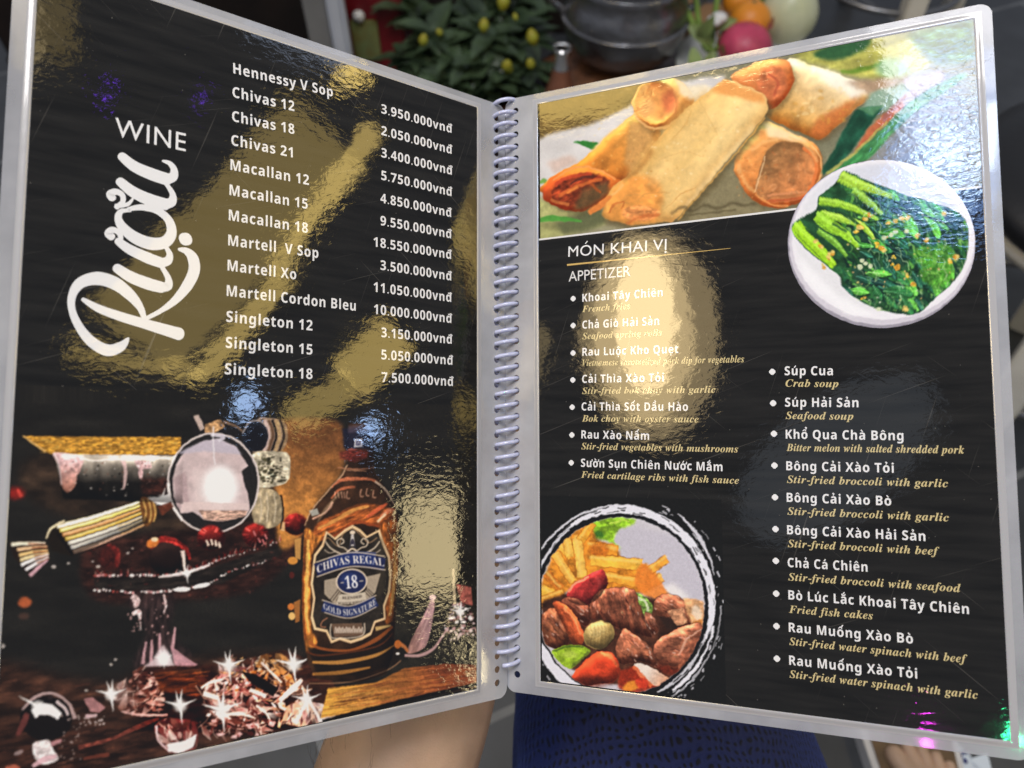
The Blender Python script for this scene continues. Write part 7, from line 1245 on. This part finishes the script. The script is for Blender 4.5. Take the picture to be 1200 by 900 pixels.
for s, hip, knee, ankle, toe in ((0, (.14, -.30, .52), (.105, .19, .545), (.10, .16, .10), (.10, .34, .035)), (1, (.36, -.30, .52), (.56, .02, .53), (foot_at.x+.01, foot_at.y-.20, .10), (foot_at.x, foot_at.y+.0, .040))):
    h = nd(hip, (.085, .085), pel); th = nd(Vector(hip).lerp(Vector(knee), .55), (.080, .078), h); kn = nd(knee, (.062, .062), th)
    cf = nd(Vector(knee).lerp(Vector(ankle), .35), (.056, .056), kn); an = nd(ankle, (.034, .034), cf)
    bl = nd(Vector(ankle).lerp(Vector(toe), .62)-Vector((0, 0, .015)), (.042, .026), an)
    if s == 0: nd(toe, (.036, .018), bl)
    else:
        for i, (ox, ln, r) in enumerate(((-.030, .030, .0135), (-.010, .034, .0100), (.006, .030, .0095), (.021, .022, .0090), (.034, .010, .0085))):
            q = Vector(toe)+Vector((ox, ln-.03, -.008)); k2 = nd(q, (r, r), bl); nd(q+Vector((ox*.1, .022, -.003)), (r*.92, r*.85), k2)
me = bpy.data.meshes.new('person'); me.from_pydata(nodes, edges, []); me.update()
person = link('person', me, M_SKIN)
sk = person.modifiers.new('skin', 'SKIN'); sk.use_smooth_shade = True
if not me.skin_vertices: pass
for v_, r in zip(me.skin_vertices[0].data, rads): v_.radius = r
me.skin_vertices[0].data[0].use_root = True
ss = person.modifiers.new('smooth', 'SUBSURF'); ss.levels = 2; ss.render_levels = 2
tag(person, 'seated person in navy knit trousers holding the menu from behind with a bare forearm', 'person')
# fine hairs on the forearm
V, F = [], []
for i in range(46):
    t = rnd.uniform(.05, .75); c = fore2.lerp(fore1, t) if rnd.random() < .7 else elbow.lerp(fore2, .6+.4*t); ang = rnd.uniform(-1.5, -.2)
    side = RGT*math.sin(ang)-FWD*math.cos(ang); p = c+side*.0462; d = (DWN*-1+RGT*rnd.uniform(-.3, .5)).normalized()
    vv, ff = tube_data([p, p+d*.006+side*.0015, p+d*.013+side*.001], [.00007, .00006, .00003], 4, False); k = len(V); V += vv; F += [tuple(a+k for a in q) for q in ff]
from_data('arm_hair', V, F, mat('dark_hair', (.04, .025, .015), .5), person)
# navy knit trousers round both thighs
def knit():
    m = bpy.data.materials.new('navy_knit'); m.use_nodes = True; nt = m.node_tree; b = nt.nodes['Principled BSDF']; b.inputs['Roughness'].default_value = .85
    b.inputs['Sheen Weight'].default_value = .3; b.inputs['Sheen Tint'].default_value = (.25, .35, 1, 1)
    tc = node(nt, 'ShaderNodeTexCoord'); mp = node(nt, 'ShaderNodeMapping'); mp.inputs['Scale'].default_value = (1.25, .85, 1); nt.links.new(tc.outputs['UV'], mp.inputs['Vector'])
    nz = node(nt, 'ShaderNodeTexNoise'); nz.inputs['Scale'].default_value = 60; nt.links.new(tc.outputs['UV'], nz.inputs['Vector'])
    md = node(nt, 'ShaderNodeMix', data_type='VECTOR'); md.inputs['Factor'].default_value = .012; nt.links.new(mp.outputs[0], md.inputs['A']); nt.links.new(nz.outputs['Color'], md.inputs['B'])
    v = node(nt, 'ShaderNodeTexVoronoi', voronoi_dimensions='2D'); v.inputs['Scale'].default_value = 215; v.inputs['Randomness'].default_value = .16; nt.links.new(md.outputs['Result'], v.inputs['Vector'])
    wv = node(nt, 'ShaderNodeTexNoise'); wv.inputs['Scale'].default_value = 420; nt.links.new(tc.outputs['UV'], wv.inputs['Vector'])
    n = node(nt, 'ShaderNodeTexNoise'); n.inputs['Scale'].default_value = 14; nt.links.new(tc.outputs['UV'], n.inputs['Vector'])
    ad = node(nt, 'ShaderNodeMath', operation='ADD'); nt.links.new(v.outputs['Distance'], ad.inputs[0])
    ml = node(nt, 'ShaderNodeMath', operation='MULTIPLY'); nt.links.new(n.outputs['Fac'], ml.inputs[0]); ml.inputs[1].default_value = .06; nt.links.new(ml.outputs[0], ad.inputs[1])
    r = node(nt, 'ShaderNodeValToRGB'); e = r.color_ramp.elements; e[0].position = .20; e[1].position = .36; e[0].color = (.003, .004, .012, 1); e[1].color = (.012, .021, .105, 1)
    nt.links.new(ad.outputs[0], r.inputs['Fac']); nt.links.new(r.outputs['Color'], b.inputs['Base Color'])
    u = node(nt, 'ShaderNodeBump'); u.inputs['Distance'].default_value = .0012; a2 = node(nt, 'ShaderNodeMath', operation='MULTIPLY_ADD'); nt.links.new(wv.outputs['Fac'], a2.inputs[0]); a2.inputs[1].default_value = .35; nt.links.new(v.outputs['Distance'], a2.inputs[2])
    nt.links.new(a2.outputs[0], u.inputs['Height']); nt.links.new(u.outputs['Normal'], b.inputs['Normal'])
    return m
def trouser(path, rad, flat=1.0):
    P = spline(path, 10); n = 56; v, f, uv = [], [], []; Rr = np.interp(np.linspace(0, 1, len(P)), np.linspace(0, 1, len(rad)), rad); dist = 0
    for i, p in enumerate(P):
        t = (P[min(i+1, len(P)-1)]-P[max(i-1, 0)]).normalized(); s = t.cross(Vector((0, 0, 1))).normalized() if abs(t.z) < .95 else Vector((1, 0, 0)); s = s if s.x > 0 else -s; u = s.cross(t) if s.cross(t).z > 0 or abs(t.z) > .7 else -s.cross(t)
        if i: dist += (p-P[i-1]).length
        for k in range(n):
            a = 2*math.pi*k/n; w_ = 1+.02*math.sin(5*a+dist*30)+.012*math.sin(11*a-dist*47); v.append(p+s*(Rr[i]*w_*math.cos(a))+u*(Rr[i]*flat*w_*math.sin(a))); uv.append((k/n*.55, dist))
    for i in range(len(P)-1):
        for k in range(n): f.append((i*n+k, i*n+(k+1) % n, (i+1)*n+(k+1) % n, (i+1)*n+k))
    return v, f, uv
V, F, U = [], [], []
for path_, rad in (([(.145, -.33, .52), (.122, -.10, .532), (.106, .10, .545), (.104, .195, .535), (.104, .232, .46), (.104, .21, .30)], [.118, .114, .107, .102, .086, .080]),
                  ([(.36, -.33, .52), (.46, -.15, .53), (.555, .0, .535), (.575, .05, .50), (.573, .05, .40), (.565, .04, .30)], [.112, .104, .090, .082, .08, .08])):
    v, f, uv = trouser(path_, rad); k = len(V); V += v; F += [tuple(a+k for a in q) for q in f]; U += uv
tr = from_data('trousers', V, F, knit(), person, True)
ul = tr.data.uv_layers.new(name='UVMap')
for l in tr.data.loops: ul.data[l.index].uv = U[l.vertex_index]

# ---------------------------------------------------------------- sandal under the foot
sandal = empty('sandal', (foot_at.x, foot_at.y, 0)); tag(sandal, 'pale soled sandal with brown lining under the bare toes', 'sandal')
def sole(name, grow, z0, z1, m):
    pts = [(.052, .045), (.046, .068), (.028, .082), (0, .086), (-.03, .080), (-.048, .064), (-.054, .040), (-.050, -.02), (-.040, -.10), (-.038, -.16), (-.020, -.192), (.012, -.194), (.032, -.17), (.038, -.10), (.046, -.02)]
    P = spline([(x*grow, y*grow if y > 0 else y, 0) for x, y in pts+pts[:1]], 6)[:-1]; bm = bmesh.new(); a = [bm.verts.new((p.x, p.y, z0)) for p in P]; b = [bm.verts.new((p.x, p.y, z1)) for p in P]; n = len(P)
    bm.faces.new(a[::-1]); bm.faces.new(b)
    for i in range(n): bm.faces.new((a[i], a[(i+1) % n], b[(i+1) % n], b[i]))
    bmesh.ops.recalc_face_normals(bm, faces=bm.faces); return from_bm(name, bm, m, sandal)
sole('sole', 1.20, .0, .026, mat('pale_rubber', (.62, .60, .58), .5, noise=(40, .08)))
sole('insole', 1.02, .026, .0285, mat('brown_lining', (.13, .075, .030), .6, noise=(60, .25)))
v, f = tube_data(spline([(-.058, -.045, .02), (-.054, -.035, .052), (-.02, -.028, .068), (.02, -.03, .066), (.050, -.04, .048), (.054, -.05, .02)]), .010, 10); from_data('strap', v, f, mat('tan_strap', (.20, .12, .05), .5, noise=(80, .2)), sandal, True)

# crumpled white scrap with blue marks
sc = on_z(1122, 893, .0); scrap = empty('paper_scrap', sc); tag(scrap, 'small white scrap with dark blue marks on the floor beside the sandal', 'scrap')
def crumple(name, pts, z, m, parent, amp=.004):
    V = [Vector((x, y, z+rnd.uniform(0, amp))) for x, y in pts]; c = sum(V, Vector())/len(V)+Vector((0, 0, amp*2)); V.append(c); n = len(pts)
    o = from_data(name, V, [(i, (i+1) % n, n) for i in range(n)], m, parent); s_ = o.modifiers.new('thick', 'SOLIDIFY'); s_.thickness = .0015; return o
crumple('body', [(-.020, .004), (-.012, .018), (.002, .020), (.014, .010), (.020, -.002), (.040, .010), (.036, -.022), (.018, -.012), (.0, -.018), (-.016, -.012)], .004, mat('white_film', (.72, .80, .88), .3), scrap)
for x, y, r in ((-.002, .006, .0045), (.006, .009, .003), (.003, -.002, .0032), (-.009, -.004, .003)):
    from_data('mark', [(x+r*math.cos(a), y+r*math.sin(a)*1.2, .0155) for a in [i*math.pi/4 for i in range(8)]], [tuple(range(8))], mat('blue_mark', (.01, .02, .14), .5), scrap)

# ---------------------------------------------------------------- things standing on the floor behind the menu
M_DARKWOOD = mat('dark_wood', (.012, .007, .005), .45, noise=(8, .5), bump=(60, .0006))
M_RED = mat('red_lacquer', (.16, .008, .012), .3, noise=(12, .25))
M_CREAMW = mat('cream_wood', (.76, .72, .62), .5, noise=(18, .08), bump=(90, .0003))
M_BLACK = mat('black_vinyl', (.006, .006, .007), .45, bump=(160, .0004))
# dark wooden cabinet
def floor_pt(px, py): p = on_z(px, py, 0); return p
c0 = at(180, 40, 1.95)
cab = empty('cabinet', (c0.x, c0.y+.28, 0)); tag(cab, 'almost black wooden cabinet standing left of a grey post', 'cabinet')
wC = 2*abs(at(362, 30, 1.85).x-c0.x)
box('cabinet_body', (0, 0, .55), (wC, .5, 1.1), M_DARKWOOD, cab)
for sx in (-1, 1):
    d = box('cabinet_door', (sx*wC*.245, -.256, .56), (wC*.47, .02, .98), M_DARKWOOD, cab); box('door_handle', (-sx*wC*.19, -.02, .0), (.012, .02, .12), mat('aged_brass', (.30, .17, .06), .35, 1), d, .003)
box('plinth', (0, -.005, .03), (wC*1.02, .5, .06), M_DARKWOOD, cab)
# grey post with a white edge
pp = at(384, 30, 1.72); post = empty('post', (pp.x, pp.y, 0)); tag(post, 'grey square post with a white front edge between the cabinet and the red box', 'post')
box('shaft', (-.018, .02, .60), (.050, .06, 1.2), mat('grey_paint', (.20, .20, .20), .5, noise=(10, .15)), post, .003)
box('edge_strip', (.026, -.005, .60), (.036, .035, 1.2), mat('white_paint', (.52, .55, .62), .4, noise=(10, .08)), post, .008)
box('foot_plate', (0, .01, .01), (.16, .14, .02), mat('grey_steel', (.2, .2, .21), .4, .8), post, .004)
# red box with a gold label and a white knob
pr = at(432, 30, 1.80); rb = empty('red_box', (pr.x, pr.y, 0)); tag(rb, 'tall dark red lacquered box with a gold label and white knob beside the post', 'box')
box('box_body', (.012, .08, .30), (.135, .16, .60), M_RED, rb, .006)
hz = at(424, 48, 1.80).z
box('gold_label', (at(427, 50, 1.80).x-pr.x, -.0035, hz-.012), (.060, .006, .095), mat('gold_label', (.42, .33, .09), .45, noise=(38, .5, (.20, .26, .10))), rb, .002)
kb = lathe('knob', [(0, .0), (.011, .001), (.014, .008), (.011, .016), (.0, .019)], mat('white_enamel', (.7, .68, .62), .2), rb, 20); kz = at(423, 8, 1.80); kb.location = (kz.x-pr.x, -.0, kz.z); kb.rotation_euler = (math.radians(90), 0, 0)
# dark lacquered back panel behind the plant
bp = at(640, 40, 2.15); alt = empty('altar_cabinet', (bp.x, bp.y+.2, 0)); tag(alt, 'low dark red altar cabinet behind the flowering plant', 'altar')
box('back_panel', (0, .12, .35), (.80, .03, .70), mat('dark_red_lacquer', (.008, .004, .004), .4, noise=(6, .6)), alt, .004)
for sx in (-1, 1): box('side_panel', (sx*.40, .0, .35), (.03, .26, .70), mat('red_side', (.03, .004, .005), .35, noise=(8, .4)), alt, .004)
box('base_board', (0, .0, .04), (.80, .28, .08), M_DARKWOOD, alt, .006)
# flowering plant
pl = at(560, 150, 1.80); plant = empty('flowering_plant', (pl.x, pl.y, 0)); tag(plant, 'bushy dark green potted plant with small yellow buds behind the spine of the menu', 'plant')
lathe('pot', [(0, .0), (.07, .0), (.075, .01), (.095, .16), (.102, .165), (.100, .18), (.088, .18), (.085, .15), (0, .15)], mat('brown_glaze', (.05, .02, .012), .25, noise=(14, .3)), plant, 40)
V, F = [], []; stems_v, stems_f = [], []
M_LEAF = mat('dark_leaf', (.026, .050, .026), .34, noise=(14, .6, (.075, .12, .06)), bump=(140, .0006))
def leaf(base, d, L, wd, up):
    s = d.cross(up).normalized(); n = s.cross(d).normalized(); k = len(V); rows = 7
    for i in range(rows):
        t = i/(rows-1); wv = wd*math.sin(math.pi*min(.98, t*.94+.06))**.8*(1+.28*math.sin(t*19)); c = base+d*(L*t)-n*(L*.30*t*t)
        for u in (-1, -.5, 0, .5, 1): V.append(c+s*(wv*u)+n*(abs(u)*wv*.28))
    for i in range(rows-1):
        for j in range(4): a = k+i*5+j; F.append((a, a+1, a+6, a+5))
tips = []
for px_top, py_top, dp in ((470, -10, 1.80), (500, 30, 1.72), (530, -30, 1.84), (545, 20, 1.76), (577, -40, 1.80), (578, 40, 1.70), (606, -10, 1.84), (622, 45, 1.74), (645, 10, 1.80), (486, 70, 1.74), (640, 80, 1.72), (520, 90, 1.72), (560, 75, 1.70), (603, 100, 1.70)):
    tip = at(px_top, py_top, dp); b0 = Vector((pl.x+rnd.uniform(-.03, .03), pl.y+rnd.uniform(-.03, .03), .15)); mid = b0.lerp(tip, .5)+Vector((rnd.uniform(-.02, .02), rnd.uniform(-.02, .02), .03)); P = spline([b0, mid, tip], 8); tips.append(tip)
    vv, ff = tube_data(P, [.006-.0035*i/len(P) for i in range(len(P))], 6); k = len(stems_v); stems_v += vv; stems_f += [tuple(a+k for a in q) for q in ff]
    for j in range(26):
        p = P[rnd.randrange(3, len(P))]; a = rnd.uniform(0, 6.28); d = Vector((math.cos(a), math.sin(a)*.8, rnd.uniform(-.25, .7))).normalized(); leaf(p, d, rnd.uniform(.05, .10), rnd.uniform(.013, .024), Vector((0, 0, 1)))
V = [v-Vector((pl.x, pl.y, 0)) for v in V]; stems_v = [v-Vector((pl.x, pl.y, 0)) for v in stems_v]
from_data('foliage', V, F, M_LEAF, plant, True); from_data('stems', stems_v, stems_f, mat('stem', (.06, .09, .04), .6), plant, True)
M_BUD = mat('yellow_bud', (.52, .40, .015), .5, noise=(60, .4, (.32, .36, .04)))
for px, py, r, dp in ((496, 47, .010, 1.66), (567, 30, .011, 1.66), (590, 2, .014, 1.68), (624, 44, .013, 1.66), (594, 77, .011, 1.64), (622, 75, .010, 1.64), (515, 38, .007, 1.68), (604, 20, .006, 1.68), (596, 81, .009, 1.66)):
    q = at(px, py, dp)-Vector((pl.x, pl.y, 0)); b_ = lathe('flower_bud', [(0, -r*1.3), (r*.5, -r*1.15), (r*.95, -r*.3), (r, .2*r), (r*.7, r*.9), (r*.3, r*1.35), (0, r*1.4)], M_BUD, plant, 14); b_.location = q; b_.rotation_euler = (rnd.uniform(-.5, .5), rnd.uniform(-.5, .5), 0)

# dark bronze incense burner on a carved stand
ib = at(728, 62, 1.72); burner = empty('incense_burner', (ib.x, ib.y, 0)); tag(burner, 'polished black metal incense burner on a carved brown stand between plant and fruit', 'burner')
zc = at(728, 2, 1.72).z
M_POLISH = mat('polished_black_metal', (.20, .20, .21), .26, .85, noise=(10, .5), bump=(14, .006)); M_CARVED = mat('carved_wood', (.16, .070, .036), .35, noise=(26, .5), bump=(40, .004))
lathe('bowl', [(0, zc-.085), (.05, zc-.085), (.085, zc-.07), (.118, zc-.035), (.130, zc+.01), (.122, zc+.055), (.108, zc+.078), (.118, zc+.095), (.112, zc+.097), (.10, zc+.08), (0, zc+.07)], M_POLISH, burner, 64)
for i in range(1):
    r_ = .130; zz = zc+.02; lathe('band', [(r_-.002, zz-.004), (r_+.004, zz-.003), (r_+.006, zz), (r_+.004, zz+.003), (r_-.002, zz+.004)], M_POLISH, burner, 64)
for sx in (-1, 1): v, f = tube_data(spline([(sx*.118, 0, zc+.02), (sx*.155, 0, zc+.05), (sx*.160, 0, zc+.10), (sx*.125, 0, zc+.115)]), .009, 10); from_data('handle', v, f, M_POLISH, burner, True)
md = lathe('medallion', [(0, 0), (.024, .0), (.027, .004), (.022, .007), (0, .008)], mat('pale_enamel', (.50, .46, .38), .35, noise=(70, .25)), burner, 28); mp_ = at(719, 49, 1.60); md.location = mp_-Vector((ib.x, ib.y, 0)); md.rotation_euler = (math.radians(62), 0, 0)
lathe('stand_plate', [(0, zc-.13), (.13, zc-.13), (.150, zc-.12), (.150, zc-.10), (.13, zc-.09), (.06, zc-.085), (0, zc-.085)], M_CARVED, burner, 40)
for i in range(6):
    a = math.pi/2+i*math.pi/3+.3; ca, sa = math.cos(a), math.sin(a)
    v, f = tube_data([(ca*r, sa*r, z) for r, z in [(p.x, p.z) for p in spline([(.125, 0, zc-.10), (.165, 0, zc-.13), (.140, 0, zc*.45), (.118, 0, .06), (.150, 0, .012)], 6)]], [.022]*6+[.020]*6+[.016]*6+[.018]*7, 8); from_data('leg', v, f, M_CARVED, burner, True)
lathe('stand_base', [(0, 0), (.16, 0), (.17, .012), (.16, .03), (0, .03)], M_CARVED, burner, 40)
# small silver vase with a copper neck, left of the burner
vs = at(657, 90, 1.62); vase = empty('vase', (vs.x, vs.y, 0)); tag(vase, 'small copper vase with a bright silver neck between plant and burner', 'vase')
z1 = at(657, 62, 1.62).z
lathe('vase_body', [(0, 0), (.03, 0), (.034, .01), (.024, .03), (.030, z1*.5), (.036, z1*.72), (.020, z1-.03), (.018, z1-.01)], mat('copper', (.36, .15, .09), .35, .6, noise=(20, .3)), vase, 32)
lathe('vase_neck', [(.016, z1-.012), (.012, z1+.010), (.016, z1+.032), (.017, z1+.034), (.010, z1+.012)], mat('silver', (.75, .76, .78), .18, .85), vase, 32)

# ---------------------------------------------------------------- fruit offering
pc = at(880, 66, 1.66); zt = pc.z
crate = at(848, 18, 1.90); cr = empty('wooden_tray', (crate.x, crate.y, 0)); tag(cr, 'shallow pale wooden tray with white paper edge behind the fruit plate', 'tray')
M_PINE = mat('pine', (.34, .19, .085), .55, noise=(12, .25), bump=(70, .0005))
zr = crate.z
box('tray_board', (0, 0, zr-.03), (.16, .20, .02), M_PINE, cr, .003)
for sx in (-1, 1): box('tray_side', (sx*.08, 0, zr-.005), (.014, .20, .06), M_PINE, cr, .003)
box('tray_end', (0, -.10, zr-.008), (.16, .014, .05), M_PINE, cr, .003); box('paper_edge', (0, .09, zr+.03), (.17, .03, .012), mat('white_paper', (.66, .66, .66), .7), cr, .002)
for sx in (-1, 1):
    for sy in (-1, 1): box('leg', (sx*.07, sy*.085, (zr-.04)/2), (.02, .02, zr-.04), M_PINE, cr, .002)
plate = empty('fruit_plate', (pc.x, pc.y, zt-.055)); tag(plate, 'white footed plate carrying the fruit', 'plate')
lathe('dish', [(0, 0), (.05, 0), (.10, .012), (.150, .040), (.155, .041), (.150, .045), (.10, .020), (0, .010)], mat('white_china', (.62, .64, .60), .15), plate, 56)
lathe('foot', [(0, -(zt-.055)), (.075, -(zt-.055)), (.078, -(zt-.06)), (.035, -(zt-.055)*.6), (.030, -.01), (.045, .001), (0, .001)], plate.children[0].data.materials[0], plate, 40)
def orange(px, py, dp, r, label):
    p = at(px, py, dp); o = empty('orange', (p.x, p.y, p.z-r)); tag(o, label, 'orange', 'oranges on the fruit plate')
    lathe('fruit', [(0, .02*r), (r*.35, .08*r)]+[(r*math.sin(a), r-r*.95*math.cos(a)) for a in [.5+.22*i for i in range(11)]]+[(.12*r, 1.93*r), (0, 1.88*r)], M_ORANGE, o, 36)
    lathe('stem_button', [(0, 1.95*r), (.10*r, 1.95*r), (.13*r, 1.89*r)], mat('dry_stem', (.12, .14, .05), .7), o, 10); return o
M_ORANGE = mat('orange_peel', (.78, .26, .018), .38, noise=(10, .12, (.82, .32, .03)), bump=(260, .0008))
orange(879, 24, 1.60, .040, 'largest orange resting on the pink dragon fruit'); orange(866, 1, 1.66, .034, 'orange at the left of the back pair'); o3 = orange(893, 0, 1.67, .035, 'orange beside the green leaf at the back')
p = at(895, -2, 1.62); lf = bpy.data.objects
V, F = [], []; leaf(p, Vector((.6, -.5, .25)).normalized(), .06, .018, Vector((0, 0, 1))); leaf(p, Vector((-.2, -.8, -.1)).normalized(), .05, .014, Vector((0, 0, 1)))
lo = from_data('leaf', [v-o3.location for v in V], F, mat('fresh_leaf', (.10, .20, .04), .45, noise=(40, .3)), o3, True)
dr = at(873, 55, 1.58); df = empty('dragon_fruit', (dr.x, dr.y, dr.z-.045)); tag(df, 'pink dragon fruit with green tipped scales lying on the plate', 'dragon fruit')
lathe('fruit', [(0, 0)]+[(.052*math.sin(a), .045-.045*math.cos(a)) for a in [.3+.26*i for i in range(10)]]+[(0, .09)], mat('pink_peel', (.50, .055, .12), .42, noise=(24, .25), bump=(50, .002)), df, 32)
for i in range(16):
    a = i*2.4; z = .02+.055*((i*.618) % 1); r = .05*math.sqrt(max(0, 1-((z-.045)/.046)**2)); V, F = [], []; leaf(Vector((r*math.cos(a), r*math.sin(a), z)), Vector((math.cos(a)*.6, math.sin(a)*.6, .8)).normalized(), .026, .008, Vector((math.cos(a), math.sin(a), 0)))
    from_data('scale', V, F, mat('scale_skin', (.42, .07, .11), .45, noise=(60, .4, (.28, .24, .07))) if i == 0 else bpy.data.materials['scale_skin'], df, True)
ml_ = at(924, 18, 1.62); mel = empty('melon', (ml_.x, ml_.y, ml_.z-.055)); tag(mel, 'smooth pale green melon beside the oranges', 'melon')
lathe('fruit', [(0, 0)]+[(.057*math.sin(a)*(1-.10*max(0, math.cos(math.pi-a))), .060-.062*math.cos(a)) for a in [.2+.25*i for i in range(12)]]+[(.006, .124), (0, .120)], mat('melon_skin', (.56, .60, .38), .35, noise=(14, .10, (.66, .68, .50))), mel, 40)
lathe('stalk', [(0, .118), (.006, .118), (.005, .132), (.007, .145), (0, .146)], mat('melon_stalk', (.16, .20, .06), .6), mel, 12)
sg = at(820, 60, 1.62); stk = empty('cut_stems', (sg.x, sg.y, sg.z-.06)); tag(stk, 'bundle of green flower stems leaning between burner and fruit', 'stems')
M_STALK = mat('green_stalk', (.17, .27, .05), .45, noise=(20, .3))
for (a, b, c) in (((800, 0), (812, 28), (830, 60)), ((842, -10), (838, 18), (834, 50)), ((806, 20), (822, 40), (838, 66)), ((870, 10), (852, 30), (840, 58)), ((816, -10), (818, 20), (826, 56))):
    P = spline([at(*a, 1.64)-stk.location, at(*b, 1.62)-stk.location, at(*c, 1.60)-stk.location], 6); v, f = tube_data(P, .006, 8); from_data('stem', v, f, M_STALK, stk, True)
V, F = [], []
for px, py in ((808, 30), (818, 44), (826, 30), (836, 60), (812, 56)): leaf(at(px, py, 1.59)-stk.location, Vector((rnd.uniform(-.6, .6), -.3, rnd.uniform(-.4, .6))).normalized(), .06, .014, Vector((0, -1, .4)))
from_data('leaves', V, F, mat('pale_leaf', (.22, .30, .10), .5, noise=(30, .3)), stk, True)
for px, py in ((842, 26), (836, 30)): b_ = lathe('white_flower', [(0, 0), (.010, .002), (.016, .010), (.012, .016), (0, .018)], mat('white_petal', (.7, .7, .7), .6), stk, 12); b_.location = at(px, py, 1.57)-stk.location

# ---------------------------------------------------------------- stools at the right
def make_stool(loc, rot, label):
    o = empty('stool', loc, (0, 0, rot)); tag(o, label, 'stool', 'black seated stools with cream legs')
    lathe('seat', [(0, .425), (.19, .425), (.212, .432), (.220, .448), (.214, .466), (.17, .476), (0, .480)], M_BLACK, o, 56)
    lathe('seat_rim', [(.185, .400), (.200, .400), (.203, .412), (.200, .425), (.185, .425)], M_CREAMW, o, 48)
    for k in range(4):
        a = math.pi/4+k*math.pi/2; ca, sa = math.cos(a), math.sin(a); bm = bmesh.new()
        for z, r, h in ((0, .205, .019), (.20, .185, .024), (.405, .160, .030)):
            for sx, sy in ((-1, -1), (1, -1), (1, 1), (-1, 1)): bm.verts.new((ca*r+(ca*sx-sa*sy)*h, sa*r+(sa*sx+ca*sy)*h, z))
        bm.verts.ensure_lookup_table(); vv = bm.verts
        for l in (0, 4):
            for i in range(4): bm.faces.new((vv[l+i], vv[l+(i+1) % 4], vv[l+4+(i+1) % 4], vv[l+4+i]))
        bm.faces.new((vv[3], vv[2], vv[1], vv[0])); bm.faces.new((vv[8], vv[9], vv[10], vv[11])); bmesh.ops.bevel(bm, geom=bm.edges[:], offset=.004, segments=2, affect='EDGES'); from_bm('leg', bm, M_CREAMW, o)
    v, f = tube_data([(.178*math.cos(i*math.pi/20), .178*math.sin(i*math.pi/20), .16) for i in range(41)], .009, 8, False); from_data('foot_ring', v, f, mat('dull_steel', (.3, .3, .31), .35, .9), o, True)
    return o
st = make_stool((.855, .875, 0), math.radians(8), 'near stool at the right edge of the menu')
s2 = st.copy(); col.objects.link(s2); fp = on_z(1066, 18, .16)
for ch in st.children: c = ch.copy(); c.parent = s2; col.objects.link(c)
s2.rotation_euler.z = math.radians(45); s2.location = (fp.x, fp.y+.185, 0); s2['label'] = 'far stool standing behind the top right corner of the menu'
